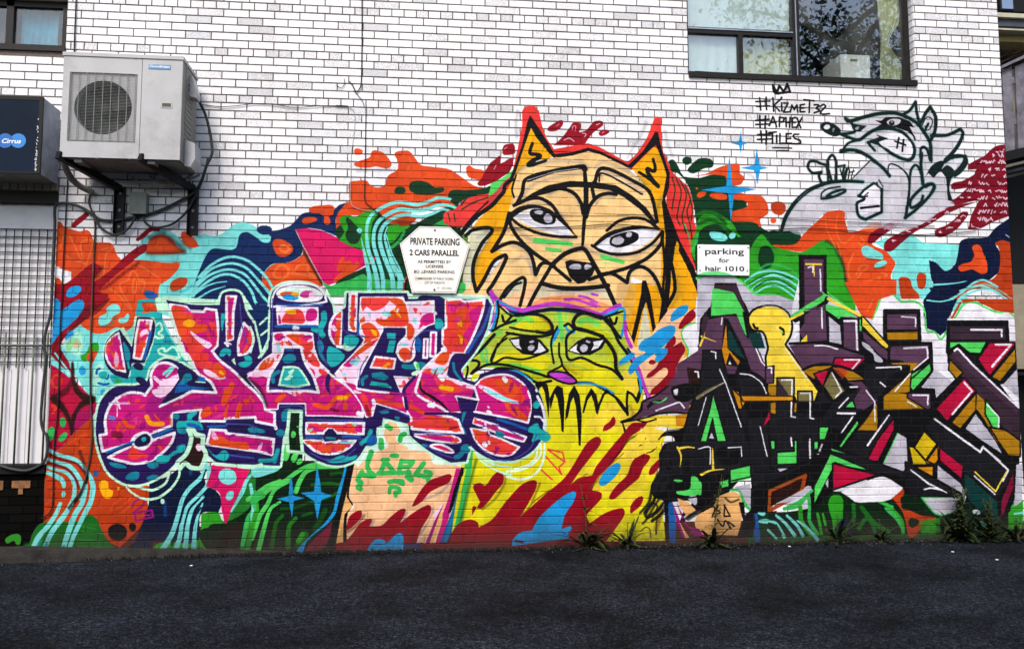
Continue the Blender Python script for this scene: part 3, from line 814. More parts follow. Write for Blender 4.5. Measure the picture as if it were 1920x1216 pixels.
g dg2 1560,780 1580,730 1660,720 1700,730! 1780,720 1800,760 1780,860 1800,900! 1700,930 1600,860
g brn@.8 1700,760 1780,720 1810,760 1780,850 1810,930! 1640,940! 1640,850
g lg2 1880,560 1900,490 1960,480 1990,520 1930,560 1920,640 1900,600
c gn@.9 9 1920,640 1890,760 1860,900
@C1
f mg/f0eef5:5 1700,-20 1770,-20 1750,100 1745,300 1705,310 1700,100
k 1700,-20! 1770,-20! 1750,100! 1745,300! 1705,310! 1700,100!
m 7 8 og,coral
k
g mg/f0eef5:5 1830,180! 1890,250 1900,320 1860,400 1790,420! 1790,320
k 1830,180! 1890,250 1900,320 1860,400 1790,420! 1790,320
m 4 10 og,coral
k
g tq 1660,110 1690,120 1680,180 1665,240
g tq 1650,400 1680,370 1730,380 1725,430 1700,410 1680,430 1650,430
g tq 1790,480 1840,460 1830,430 1880,430 1890,480 1850,510 1800,505
f mi 1735,460 1770,500 1760,440
c wh 5 1690,330 1710,350
c mi 4 1880,210 1900,300 1880,400
@C2
f nv 0,30 100,60 95,320 45,400 25,300 0,200
s mi 4 100,90 95,300 45,410 20,440
s mi 4 -10,170 20,300 45,410
s mi 4 30,190 85,140
s mi 4 40,270 90,230
@B2
g pu/f0eef5:4 120,1180! 130,1090 180,1030 300,1005 440,1020 510,1080 530,1140! 420,1160 250,1165
g miw/f0eef5:4 160,1085 210,1040 320,1025 430,1045 495,1090 470,1125 380,1135 230,1125
g mg@.8 330,1100 360,1060 430,1070 400,1110
g og 180,1080 230,1065 300,1080 250,1110 200,1100
g bl 200,1100 250,1085 320,1110 290,1130 220,1125
g gd 265,1080 310,1070 320,1095 280,1100
g lav 410,1070 460,1080 460,1110 400,1115
@C2
f lav/f0eef5:5 160,70 460,70 460,190 370,188 210,180 170,190
k 165,70! 460,70! 460,190! 370,188! 210,180! 170,190!
g coral 200,180 230,100 330,80 370,160 340,190
g gd 220,90 290,80 300,110 240,110
g mg 390,80 450,80 450,150 380,160
c mg 5 170,130 180,180
k
g bld 150,45 300,50 400,40 500,60! 500,40! 150,30!
c wh 7 285,215 315,215
c tq 11 510,110 510,160 480,240 500,270
c tq 9 430,225 490,250
g tqd 460,320 490,310 510,370 500,400 520,470 480,430
c bld 5 150,205 450,205
g lav/f0eef5:5 125,260! 290,252 420,262! 432,370! 470,470 550,550 620,610 700,670 770,740 800,800 800,880! 560,868! 380,868! 375,778! 165,778! 160,820! 80,820! 60,740 0,660 -60,590! -10,540 60,460 130,410! 132,350!
k 125,260! 290,252 420,262! 432,370! 470,470 550,550 620,610 700,670 770,740 800,800 800,880! 560,868! 380,868! 375,778! 165,778! 160,820! 80,820! 60,740 0,660 -60,590! -10,540 60,460 130,410! 132,350!
g mg -100,560 100,600 300,720 520,560 700,660 820,760 820,900 -40,860
g pk 140,270 200,260 190,310 150,310
g og 230,270 330,270 370,330 380,370 300,330 260,300
g coral 320,270 420,300 420,380 360,370
g mg 340,290 410,270 420,310 370,310
g coral 350,380 420,400 480,500 430,500 380,450
g pk 370,510 430,530 440,580 400,570
g og 60,460 130,440 120,500 60,530 20,530
g coral 480,520 540,560 500,570 470,540
m 60 6 og,coral,e5489a,mgd,lav
c og 8 440,790 540,810 600,740 680,740
c gd@.8 8 620,740 670,740
c og 9 160,760 210,720
c tl@.8 6 165,340 175,390
k
c wh@.9~3 8 770,860 790,870
g pu/f0eef5:5 205,362! 338,360! 350,420 375,490 430,580 470,700! 340,682! 90,690! 90,640 110,560 165,470 195,410
g tq/cdf6dc:4 210,510! 310,515 360,570 400,640! 300,655 175,645! 190,580
s mi 4 250,550 280,530 250,580 220,600 240,600 270,580
g tqd 200,450 230,415 290,420 300,460 250,480 210,475
c tqd 7 170,545 130,570 130,620
c bld 3 230,385 280,385
c bk 4-6-3 560,550 640,610 740,690 800,790 820,860
c wh 5 550,560 680,650 760,730 800,800 800,870
g pu 540,560 520,620 530,680 560,720! 550,640 560,580
c bk@.6~3 5 -120,570 -60,600 20,660 60,740 80,800
g tqd 190,880 200,840 250,815 300,850 340,900 240,910 200,915
c wh 6 140,940 150,970
g tqd 0,970 60,980 70,1000 10,1000
g tqd 150,1000 180,975 220,1000 200,1030 160,1025
c tqd 8 165,1130 140,1216
@D2
c tq 7 160,180 130,240 30,250
@C2
g mg/f0eef5:5 380,930! 810,930! 805,1010! 600,1002! 590,975 555,965 520,985! 510,1005! 380,1005!
k 380,930! 810,930! 805,1010! 600,1002! 590,975 555,965 520,985! 510,1005! 380,1005!
m 9 10 og,coral
k
f pud 515,1000 545,970 575,970 600,1000 620,1050 560,1070 510,1050
c tqd 5 530,1040 590,1045
g coral/f0eef5:5 360,1062! 500,1055! 510,1078! 610,1070! 620,1062! 745,1060! 700,1110 620,1150 540,1160 450,1140 400,1100
k 360,1062! 500,1055! 510,1078! 610,1070! 620,1062! 745,1060! 700,1110 620,1150 540,1160 450,1140 400,1100
m 7 10 mg,og
f tl 630,1070 740,1065 700,1085 630,1085
k
c bld 4 380,1030 500,1030
c bld 4 650,1030 780,1030
@D2
g tq 510,240 560,240 640,210 700,220 760,210 740,240 640,265 560,265
c tq 8 790,120 840,80 860,30
g bld 830,130 900,125 900,60 860,60
f dg2/cdf6dc:6 250,-120 340,-120 335,30 350,190 240,180 235,60
g lg 262,60 275,28 298,40 295,70 275,80
c lg 3 310,-5 320,0
@C2
g pu 520,330 560,190 600,110 640,85! 700,60 700,300 760,330 700,400 600,400
g mg/f0eef5:5 640,95! 632,350! 590,335 555,270 560,180 600,110
k 640,95! 632,350! 590,335 555,270 560,180 600,110
g og 610,120 640,100 620,350 590,330 600,220
m 3 9 mg,lav
k
f coral/f0eef5:5 705,-40 755,-40 745,240 700,230
k 705,-40! 755,-40! 745,240! 700,230!
m 7 7 mg,og
k
g tq 540,360 600,370 650,410 620,480 560,500 530,460 570,420
g tq 670,290 720,270 760,320 700,360 660,340
g mi@.9 640,350 760,320 700,390
c wh 6 630,355 640,360
g lav/f0eef5:5 790,-10! 1100,-10! 1110,30! 1330,20! 1335,180! 1280,200 1195,280 1180,340! 1185,420 1150,462 1090,455 1058,400! 1060,350 1130,270 1130,210! 950,205! 935,280 900,340 850,430 800,520 755,610 750,672! 870,690 1082,712! 1070,650 1020,580! 1190,590! 1110,680 1125,800 1150,860! 1040,820 895,775! 870,870! 830,880! 800,800 720,680 600,560! 650,500 720,430 800,340! 820,300! 785,270! 780,180
k 790,-10! 1100,-10! 1110,30! 1330,20! 1335,180! 1280,200 1195,280 1180,340! 1185,420 1150,462 1090,455 1058,400! 1060,350 1130,270 1130,210! 950,205! 935,280 900,340 850,430 800,520 755,610 750,672! 870,690 1082,712! 1070,650 1020,580! 1190,590! 1110,680 1125,800 1150,860! 1040,820 895,775! 870,870! 830,880! 800,800 720,680 600,560! 650,500 720,430 800,340! 820,300! 785,270! 780,180
g coral 800,-10 1000,-10 960,60 880,90 830,60 800,90
g og 1000,0 1100,10 1140,120 1130,200 940,200 900,150 980,150 1000,100 1050,60
g gd@.9 1030,80 1060,90 1090,140 1060,120
g red 1000,160 1080,140 1140,180 1060,200
g og 790,200 860,180 930,270 880,300 800,330 820,270
g coral 800,220 850,230 870,290 830,290
g gd@.9 860,230 900,240 900,280
g mg 1230,170 1260,120 1330,110 1330,180 1260,200
g red 1180,70 1220,80 1240,115 1200,110
g og 1150,180 1190,240 1150,310 1130,240
g og 1070,400 1110,365 1170,400 1160,450 1100,450
g red 1090,410 1130,400 1130,440
g mg 640,480 700,430 740,410 740,480 700,510
g og 720,430 860,310 920,300 800,400
g mg 580,560 660,620 740,640 760,680 1100,700 1200,580 1120,860 880,800 840,880 700,700
g tl@.8 700,470 760,440 780,470 740,500
g tl@.8 840,100 860,110 850,140
g tl@.8 940,110 990,90 1010,130
g tl@.8 1080,330 1150,340 1090,350
g tl@.8 1170,150 1200,140 1200,190
m 24 6 coral,og,pk,lav
c red 9 800,720 840,820 850,860
c og@.8 9 900,760 1000,780 1090,800
c gd@.8 4 825,435 835,440
k
g pu 900,350! 960,230 980,215! 1110,215! 1110,260 1060,340! 1045,410! 1060,470! 1180,480! 1200,560! 1180,585! 1030,575! 1080,700! 860,680! 760,660! 800,540
f tq 980,255 1050,255 1045,300 985,295
f tq 1000,310 1050,310 1030,400 980,400
f coral/f0eef5:4 895,432 1045,450 1032,522 860,512
k 895,432! 1045,450! 1032,522! 860,512!
m 4 8 og,gd,lav
k
f tqd 870,555 950,545 1000,590 960,610 870,590
f tq 860,615 980,630 1020,665 870,650
c tq 4 860,640 950,635 1010,662
c tqd 6 800,640 800,600 830,580
g tqd 1095,490 1160,490 1240,470 1280,500 1200,530 1100,520
c mi 7 1195,480 1215,540 1180,560
c lg 5 1210,490 1215,510
g bld 1210,280 1240,320 1230,400 1200,380
f mg/f0eef5:4 1262,300 1288,300 1284,440 1255,440
f mg/f0eef5:4 1312,250 1352,250 1345,430 1305,430
g tqd 1350,150 1390,150 1410,200 1380,230 1345,220
c wh 6-4 1390,175 1395,195
c wh 5 1340,100 1350,110
c bld 4 770,180 765,260
c wh 7 880,760 885,780
g coral/f0eef5:5 1425,10! 1530,2! 1560,20! 1712,8! 1700,90 1650,230 1562,412! 1480,405! 1460,440! 1430,590! 1650,658! 1720,600 1800,570 1920,572! 2040,650 2060,760 2050,830 2040,925! 1920,885! 1770,855 1640,842! 1662,755! 1490,722! 1545,840! 1280,862! 1460,882! 1515,905! 1555,1002! 1380,992! 1170,972! 1162,875! 1120,800 1110,690 1190,590! 1300,480 1420,370! 1400,330! 1400,230! 1425,210!
k 1425,10! 1530,2! 1560,20! 1712,8! 1700,90 1650,230 1562,412! 1480,405! 1460,440! 1430,590! 1650,658! 1720,600 1800,570 1920,572! 2040,650 2060,760 2050,830 2040,925! 1920,885! 1770,855 1640,842! 1662,755! 1490,722! 1545,840! 1280,862! 1460,882! 1515,905! 1555,1002! 1380,992! 1170,972! 1162,875! 1120,800 1110,690 1190,590! 1300,480 1420,370! 1400,330! 1400,230! 1425,210!
g red 1430,30 1560,30 1600,150 1520,220 1460,150 1430,120
g mg 1440,40 1520,60 1500,100 1450,90
g mg 1620,80 1690,60 1640,220 1570,360 1540,300 1600,200 1580,130
g og 1500,80 1560,60 1560,200 1540,330 1500,280 1510,180
g gd@.9 1505,170 1540,160 1540,210
g gd@.9 1510,270 1550,290 1540,340
g red 1420,280 1500,260 1530,320 1480,370 1430,350
g mg 1120,620 1300,560 1400,700 1700,660 1960,640 2060,800 1900,850 1700,760 1500,860 1120,860
g lav 1230,580 1400,400 1470,430 1440,560 1660,670 1560,660 1440,600 1300,520
g og 1340,470 1400,400 1450,410 1420,490 1370,490
g tl@.8 1310,530 1400,510 1420,550 1330,560
g lav 1690,610 1780,700 1900,720 1800,730 1680,670
g red 1760,600 1860,600 1940,660 1900,720 1800,660
g og 1820,620 1860,640 1900,680 1860,690
m 60 6 og,coral,e5489a,mgd
c og@.9 9 1390,900 1450,960 1500,980
c og@.8 8 1160,800 1250,850 1330,890
c gd 9 1390,660 1465,675
k
c wh 9 1380,580 1400,600
c wh 8 1300,795 1330,800
c wh 7 1740,840 1745,850
c wh 6 1860,590 1880,610
c wh 7 1400,375 1420,385
c bk 3-6-2 1230,620 1240,680 1330,740 1400,790 1460,860
c wh 5 1235,560 1210,640 1200,700 1260,750 1380,810 1440,850
s pu 5 1270,858 1500,858 1590,890
c pu 6 1190,585 1110,680 1120,740 1130,820
f pu 1515,740 1645,765 1620,850 1540,850
c tqd 12-9-9 1580,780 1575,840 1560,900 1580,1000
g pu 1430,570! 1480,420 1600,410! 1540,520 1560,590 1640,620! 1640,650!
c bld 5 1590,400 1650,300 1700,230 1760,60
c tqd 5 1540,610 1490,540 1480,480
f mg/f0eef5:4 1635,880 1750,912 1920,955 1980,980 1960,1040 1860,1000 1740,950 1630,910
f og 1850,960 1940,980 1950,1010 1860,980
f coral/f0eef5:4 1612,970 1720,1000 1750,1025 1920,1085 2000,1100 1920,1140 1820,1150 1720,1128 1650,1070
k 1612,970! 1720,1000! 1750,1025! 1920,1085! 2000,1100! 1920,1140! 1820,1150! 1720,1128! 1650,1070!
m 7 9 mg,og
k
c wh 9 1715,1090 1720,1100
c wh 5 1745,1070 1745,1075
g mg/f0eef5:4 1190,1018 1290,1010 1440,1020 1530,1050 1530,1072 1440,1075 1280,1050
k 1190,1018 1290,1010 1440,1020 1530,1050 1530,1072 1440,1075 1280,1050
m 4 8 og,coral
k
g pk/f0eef5:4 1310,1098 1390,1090 1480,1142 1430,1145 1350,1120
g tqd 930,850 970,830 1000,845 970,860
g tqd 1040,880 1080,890 1060,910
g tqd 1240,1090 1290,1090 1280,1110
g tqd 1790,1000 1820,990 1850,1020 1810,1030
g tqd 1540,1100 1590,1090 1600,1150 1540,1140
@D2
c tqd 9 1570,150 1530,210 1500,225
g tqd 1800,240 1850,230 1880,255
c mi 4 1600,150 1640,180 1740,260 1830,290 1920,300
c mi 4 1640,180 1700,260 1820,330 1920,360
@X 800 540 .3333
g pu 300,480! 400,455 500,470 580,520 640,600 665,700 660,800 620,880 560,935 480,965! 400,960! 240,860! 200,760!
g pud 590,560 630,620 650,700 640,800 600,870 560,880 580,760 590,660
g mg/f0eef5:4 268,552! 320,505 400,485 470,490 540,535 578,600 585,680 570,755! 470,730 268,692! 290,625!
k 268,552! 320,505 400,485 470,490 540,535 578,600 585,680 570,755! 470,730 268,692! 290,625!
g red 300,520 420,500 520,560 560,640 520,640 420,600 340,560
g og 380,520 470,510 520,580 480,620 430,570
g lav 290,545 360,560 440,610 520,640 440,640 340,590
g tl@.9 320,560 400,590 480,630 520,650 440,630 350,590
g og 440,640 520,680 570,740 480,710
m 9 9 coral,og,mgd
k
f mg/f0eef5:4 270,730 400,770 410,785 560,835 545,862 400,822 385,808 262,755
k 270,730! 400,770! 410,785! 560,835! 545,862! 400,822! 385,808! 262,755!
m 5 7 og,coral,lav
k
g coral/f0eef5:4 248,788! 345,800! 350,820! 420,845! 520,892! 480,930 420,940 340,915 280,860
k 248,788! 345,800! 350,820! 420,845! 520,892! 480,930 420,940 340,915 280,860
m 8 7 mg,og,mgd
k
c wh 9 325,875 330,880
c wh 5 350,862 352,870
c wh 8 435,505 445,520
c bld 5 400,735 480,760 560,790
c mg 9 548,560 556,568
g tqd 390,800 420,805 440,825 400,835
c wh 5 165,608 290,625
f pu 170,610 290,632 270,690 190,695
@C3
g tq 160,780 190,760 210,790 190,820 160,810
g tq 130,960 190,930 210,970 270,1000 290,1040 250,1070 200,1050 150,1070 160,1010 120,990
c wh 5 190,730 225,800 245,900 240,970
c wh 4 170,880 210,885 240,920
c wh 4 180,680 185,690
c wh 4 125,705 130,710
@D3
c miw 4 210,120 215,200 150,280 60,320 -40,330
c miw 4 245,120 240,220 200,320 130,375 50,390 -40,370
c miw 3 190,150 180,220 120,280 20,310
@X 400 540 .3333
c 5b5fae 2 150,80 160,200 190,300
c 5b5fae 2 260,90 300,90
c 5b5fae 2 335,60 330,300
c 5b5fae 2 350,90 480,100 600,95
c 5b5fae 2 730,130 740,240 850,270
c 5b5fae 2 1110,380 1130,290 1190,240 1270,240
c 5b5fae 2 1560,90 1520,200 1460,300 1420,360
c 5b5fae 2 1560,110 1500,260
c 5b5fae 2 590,250 600,330 640,430
c 5b5fae 2 320,560 420,570 560,565
c 5b5fae 2 380,665 500,665 505,720
c 5b5fae 2 530,735 690,740 840,742
c 5b5fae 2 520,840 620,850
c 5b5fae 2 720,850 840,845
c 5b5fae 2 80,760 220,770 230,800
c 5b5fae 2 90,935 230,955
c 5b5fae 2 540,920 640,965 720,960 800,900
c 5b5fae 2 1120,810 1260,820 1400,820
c 5b5fae 2 1180,870 1280,930 1380,960
c 5b5fae 2 1500,780 1600,770 1740,840
c 5b5fae 2 1500,900 1580,955 1680,960 1780,900 1820,820
c 5b5fae 2 930,690 1010,680 1100,720
c 5b5fae 2 820,540 830,450 870,380
g tq 740,270 790,265 820,290 790,330 740,310
g tq 650,330 700,350 740,380 700,430 660,440 640,400
g tq 1250,180 1290,185 1285,220 1255,225
c wh 5 455,218 475,222
c wh 3 75,305 100,315
c wh 7 815,700 830,705
c wh 6 1545,690 1560,700
c wh 3 1545,665 1550,670
c wh 5 1640,505 1650,515
c wh 3 1290,490 1300,495
c wh 3 1240,640 1246,650
c wh 3 695,330 712,330
c gd 5 40,470 55,480
g lav@.9 690,480 760,470 740,500 700,505
g tl@.8 720,480 750,475 740,490
g tl@.8 530,800 560,785 550,805
g tl@.8 780,760 810,760 800,775
g lav@.9 190,480 260,460 300,480 240,500
c gd 4 700,620 750,610
c mgd@.8 7 1000,590 1080,600
c red 6 1100,760 1250,780 1370,790
c wine@.7 4 1330,790 1370,780
c wine@.6 6 860,660 880,720
c wine@.7 5 660,680 700,690
@B3
g dg 1170,90! 1200,75 1230,100 1270,180 1290,205! 1400,215 1500,190 1620,195! 1700,330 1850,540! 1860,660! 1960,720! 1960,1216! 1420,1216! 1380,900! 1340,740 1380,620 1370,480 1340,330 1300,240 1240,180 1200,170
g dg 1275,85 1300,55 1345,70 1340,105 1300,118
g dg 1315,160 1340,120 1400,70 1470,68 1510,95 1500,135 1440,145 1360,182
g og 1350,205 1450,185 1540,140 1620,115 1700,112 1710,180 1740,210 1720,260 1680,275! 1620,280! 1600,200! 1500,190
g gn 1340,740 1380,600 1400,520 1480,460 1580,500 1660,560 1700,640 1780,660 1860,760 1880,860! 1800,880! 1400,900!
g dg 1400,700 1420,600 1520,560 1620,590 1700,700
g dg 1380,660 1420,640 1420,720! 1380,900
c gnd 8 1380,500 1450,470 1540,490 1600,560
c gnd 7 1400,560 1480,530 1560,560 1640,640
c lg2@.8 5 1390,640 1380,700 1345,760
c gnd 6 1790,700 1850,760 1850,850 1800,900
c gnd 5 1760,640 1860,700 1960,720
g og 1375,295 1380,285 1395,292 1388,303
g og 1385,350 1400,322 1455,322 1440,350 1400,365
g og 1480,345 1500,328 1600,335 1610,370 1560,378 1500,365
g og 1650,350 1700,325 1760,340 1860,345 1910,400 1920,480 1880,510 1860,530 1870,580 1860,600 1840,560 1760,540 1650,540! 1650,470 1700,450 1760,430 1760,400 1650,370
g ogd@.5 1650,480 1700,520 1820,520 1880,500 1800,540 1650,540
g dg 1640,420 1660,385 1740,385 1760,410 1720,440 1650,460
g dg 1790,560
g tl 1480,625 1530,615 1600,640 1615,670 1580,688 1500,670
g tl 1625,650 1650,622 1675,630 1670,660 1640,670
@B4
g ogd 20,420 40,395 100,395 130,420 125,470 90,495 50,485 25,460
g og 15,530 35,515 60,525 55,550 30,555
@B3
f bl 1630,30 1645,200 1655,275 1835,300 1665,335 1640,550 1620,330 1415,305 1605,275
f bl 1835,-15 1850,90 1860,125 1925,140 1860,155 1840,265 1820,160 1710,140 1815,120
f bl 1715,-135 1725,-60 1770,-45 1725,-30 1715,35 1700,-30 1635,-45 1700,-60
c gy@.5~5 6 1760,180 1800,200 1830,250
g gy@.4 1190,60
@B4
g dg -300,700! -80,590 -60,580! 20,620 230,620 250,680! 150,740! 0,760! -120,900! -200,900!
g dg 0,620 120,612 230,620 225,700 160,730 20,710
g og 30,715! 200,710 260,640 330,570 400,510 440,470 540,455 575,470 575,520 600,620! 680,610 760,560 830,548 870,600! 780,700 860,750 930,790 955,850 920,940 930,1010 960,1090! 800,1216! 500,1216! 400,800 200,765 60,740
g gn -60,640 30,720 120,750 250,770 330,730 420,680 500,740 550,850 560,950 620,1050 660,1150 640,1216! -300,1216! -200,900!
c dg@.6~4 6 440,690 510,740 560,860 560,940 620,1040 670,1150
g dg -60,740 10,730 40,800 10,870 -60,900
g dg 80,855 120,845 160,865 150,880 100,875
g palg 225,790! 190,795 180,830 210,880 225,930!
c ogl@.7 3 430,500 440,600 540,790 520,700
c ogl@.7 3 520,490 510,600 560,700 640,650
c ogl@.8 3 690,660 720,690 700,720 680,700
c ogl@.8 3.5 640,780 600,880 610,960 660,970 700,920 750,880 700,870 660,940
c ogl@.8 3.5 610,1030 700,1000 800,970 840,960 760,1040 700,1120 660,1190
c ogl@.8 3 840,920 890,940 870,950
c tl 5 -10,885 80,895 160,930 220,950
c tl 5 -10,915 80,930 160,970 225,1000
c tl 5 -20,960 60,975 150,1040 230,1100
c tl 5 -10,985 80,1040 130,1110 200,1140
c dg 3 100,880 160,920 220,930
c dg 2 60,960 140,1010 220,1050
g pal -10,1010 50,1010 100,1080 180,1140 240,1150! 240,1216! -10,1216!
g tl 800,700! 890,660 900,680! 1080,650 1160,700! 1430,715! 1420,820 1340,910 1270,870 1215,825! 1210,900 1230,1000! 1490,990! 1490,1216! 960,1216! 960,1090 930,1000 930,930 960,850! 880,760
g tl 700,740 740,720 800,750 860,790 860,820 800,820 720,800
g tl 795,870 830,840 885,835 885,860 840,885 800,885
c bk@.4~2 3 740,820 840,830
c bk@.4~2 3 800,895 870,880
g nvd 1205,830! 1260,850 1330,910 1400,860 1425,770! 1440,690 1500,665 1640,655 1700,590 1800,520! 1840,520! 1840,720! 1710,700 1740,780 1740,900 1660,980! 1560,1000 1480,1040 1400,1130! 1380,1216! 1320,1300 1160,1300! 1150,1160 1240,1020 1220,960
g ogd 1700,700! 1760,680 1840,710! 1845,1216! 1740,1100 1640,1040 1540,1050 1440,1100 1350,1260! 1300,1216 1400,1100 1540,1000 1660,980 1720,930 1740,830 1730,750
g og 1530,730 1580,715 1610,770 1640,850 1640,920 1600,935 1530,900 1450,915 1425,890 1450,860 1520,840 1545,790
g ogd 980,970 1010,955 1060,970 1080,1030 1130,1090 1130,1140! 1000,1130! 985,1050
g ogd 1115,950 1140,925 1180,940 1180,1010 1160,1045 1125,1035
c wh@.8 2 1780,640 1810,660
c tl 4-2 1215,1015 1320,1010 1420,1000 1490,985
c nvd 5-1 1220,1045 1340,1045 1440,1020 1490,990
c nvd 5-1 1200,1090 1300,1090 1400,1070
c nvd 5-1 1195,1125 1290,1130 1370,1105
c tl 4 1200,1150 1320,1140 1440,1080 1540,1000 1620,980 1720,1030
c tl 4 1200,1180 1360,1160 1480,1090 1600,1050 1700,1060 1780,1120 1840,1160
c tl 4 1440,1060 1580,1020 1660,1040 1740,1090 1840,1150
c tl@.7 3 1500,1060 1620,1010 1740,1060 1840,1130
g 8f0a2e 745,690 760,640 850,580 950,530 990,530 995,550 930,600 850,650 790,700 755,705
g 8f0a2e 870,750 870,710 900,670 980,630 1050,590 1150,560 1230,500 1330,440 1440,410! 1580,390! 1440,440 1330,490 1200,570 1100,620 1000,700 930,760 890,765
g 8f0a2e 1250,640 1260,600 1330,570 1400,520 1450,470 1495,470 1500,490 1450,560 1400,610 1330,650 1280,660
g 8f0a2e 1500,600! 1520,500 1570,400 1580,380! 1400,420! 1360,400! 1440,340! 1490,290! 1380,300 1370,270 1390,250 1450,240! 1540,190 1560,150! 1500,150 1500,120 1540,90 1620,50! 1700,-20 1790,-40! 1810,500! 1700,540 1600,590 1530,603
c wh@.85~0 1.5 870,600 900,580 930,590 960,550
@B4
c wh@.85 2.4 1709,20 1715,17 1721,25 1727,21
c wh@.85 2.4 1739,9 1747,19 1756,25 1765,2
c wh@.85 2.4 1684,35 1688,58 1692,41 1697,48
c wh@.85 2.4 1726,37 1731,39 1736,54 1741,54
c wh@.85 2.4 1750,62 1754,35 1759,41 1764,59
c wh@.85 2.4 1590,101 1595,100 1600,86 1606,85
c wh@.85 2.4 1611,91 1618,93 1625,85 1633,109
c wh@.85 2.4 1637,89 1643,106 1649,99 1655,98
c wh@.85 2.4 1657,91 1663,106 1670,89 1677,95
c wh@.85 2.4 1684,102 1689,85 1694,81 1699,88
c wh@.85 2.4 1724,98 1731,106 1739,80 1747,94
c wh@.85 2.4 1749,110 1754,86 1759,83 1764,104
c wh@.85 2.4 1769,91 1777,108 1785,96 1793,88
c wh@.85 2.4 1652,154 1657,146 1662,164 1668,139
c wh@.85 2.4 1703,145 1707,144 1711,140 1715,160
c wh@.85 2.4 1718,144 1722,150 1727,140 1732,158
c wh@.85 2.4 1756,158 1763,154 1770,146 1778,161
c wh@.85 2.4 1784,139 1792,136 1800,164 1808,155
c wh@.85 2.4 1599,210 1603,198 1608,188 1613,190
c wh@.85 2.4 1621,212 1628,198 1635,194 1642,189
c wh@.85 2.4 1675,195 1683,200 1691,193 1700,194
c wh@.85 2.4 1766,200 1771,212 1776,195 1781,190
c wh@.85 2.4 1784,210 1792,202 1800,212 1809,201
c wh@.85 2.4 1502,261 1509,241 1516,264 1523,249
c wh@.85 2.4 1580,240 1585,255 1590,257 1595,264
c wh@.85 2.4 1601,254 1607,249 1614,266 1621,256
c wh@.85 2.4 1633,260 1640,251 1647,263 1654,270
c wh@.85 2.4 1718,245 1726,246 1735,266 1744,251
c wh@.85 2.4 1753,263 1759,261 1765,263 1772,253
c wh@.85 2.4 1776,253 1784,249 1793,259 1802,257
c wh@.85 2.4 1488,313 1491,309 1494,314 1498,315
c wh@.85 2.4 1502,300 1507,315 1513,317 1519,296
c wh@.85 2.4 1528,323 1533,299 1539,298 1545,305
c wh@.85 2.4 1549,296 1557,308 1565,309 1574,306
c wh@.85 2.4 1582,302 1586,317 1590,323 1594,306
c wh@.85 2.4 1596,303 1603,322 1610,308 1617,322
c wh@.85 2.4 1651,312 1657,311 1663,305 1670,325
c wh@.85 2.4 1704,313 1711,315 1719,312 1727,306
c wh@.85 2.4 1736,307 1740,313 1745,310 1750,325
c wh@.85 2.4 1755,306 1759,321 1764,323 1769,316
c wh@.85 2.4 1771,313 1778,324 1785,314 1793,312
c wh@.85 2.4 1440,357 1447,365 1454,359 1462,365
c wh@.85 2.4 1496,359 1502,365 1508,358 1514,363
c wh@.85 2.4 1571,371 1579,369 1587,380 1596,364
c wh@.85 2.4 1601,354 1607,376 1613,362 1620,350
c wh@.85 2.4 1629,365 1635,375 1641,351 1647,357
c wh@.85 2.4 1680,365 1686,366 1692,370 1699,377
c wh@.85 2.4 1710,354 1714,359 1718,359 1723,367
c wh@.85 2.4 1730,350 1736,364 1742,361 1749,361
c wh@.85 2.4 1761,358 1765,367 1770,364 1775,371
c wh@.85 2.4 1778,374 1783,375 1788,363 1794,369
c wh@.85 2.4 1613,427 1621,423 1629,406 1638,428
c wh@.85 2.4 1698,415 1704,429 1710,409 1717,404
c wh@.85 2.4 1721,428 1729,415 1737,410 1746,417
c wh@.85 2.4 1750,425 1757,401 1765,402 1773,423
c wh@.85 2.4 1778,425 1784,402 1790,421 1796,430
c wh@.85 2.4 1798,402 1804,412 1811,422 1818,415
c wh@.85 2.4 1573,475 1577,481 1581,485 1586,458
c wh@.85 2.4 1590,469 1596,459 1602,460 1609,474
c wh@.85 2.4 1613,457 1620,474 1628,461 1636,456
c wh@.85 2.4 1646,478 1650,457 1654,463 1659,456
c wh@.85 2.4 1670,483 1674,474 1678,459 1683,455
c wh@.85 2.4 1691,474 1695,470 1699,470 1703,466
c wh@.85 2.4 1740,475 1746,476 1752,471 1759,464
c wh@.85 2.4 1769,472 1774,462 1780,463 1786,481
c wh@.85 2.4 1571,515 1579,514 1587,532 1595,510
c wh@.85 2.4 1607,531 1613,511 1620,512 1627,537
c wh@.85 2.4 1630,517 1638,522 1647,538 1656,524
c wh@.85 2.4 1665,526 1671,510 1678,527 1685,533
c wh@.85 2 1318,455 1322,451 1280,469 1306,454
c wh@.85 2 1323,480 1354,470 1337,465 1333,468
c wh@.85 2 1214,550 1197,540 1199,532 1221,539
c wh@.85 2 1256,517 1255,521 1238,524 1217,526
c wh@.85 2 1111,584 1122,583 1100,580 1081,579
c wh@.85 2 1037,603 1047,604 1037,613 1065,619
c wh@.85 2 1023,639 975,641 1005,637 1014,641
c wh@.85 2 935,692 944,681 927,682 956,683
c wh@.85 2 1279,619 1299,623 1284,625 1291,611
c wh@.85 2 1352,583 1383,587 1378,585 1337,593
c wh@.85 2 1397,539 1443,539 1415,529 1439,528
c wh@.85 2 1478,502 1465,492 1442,509 1455,497
c wh@.85 2 1544,579 1530,581 1525,559 1527,580
c wh@.85 2 1556,586 1569,589 1560,587 1580,590
c wh@.85 2 1638,549 1634,533 1644,539 1633,530
@A4
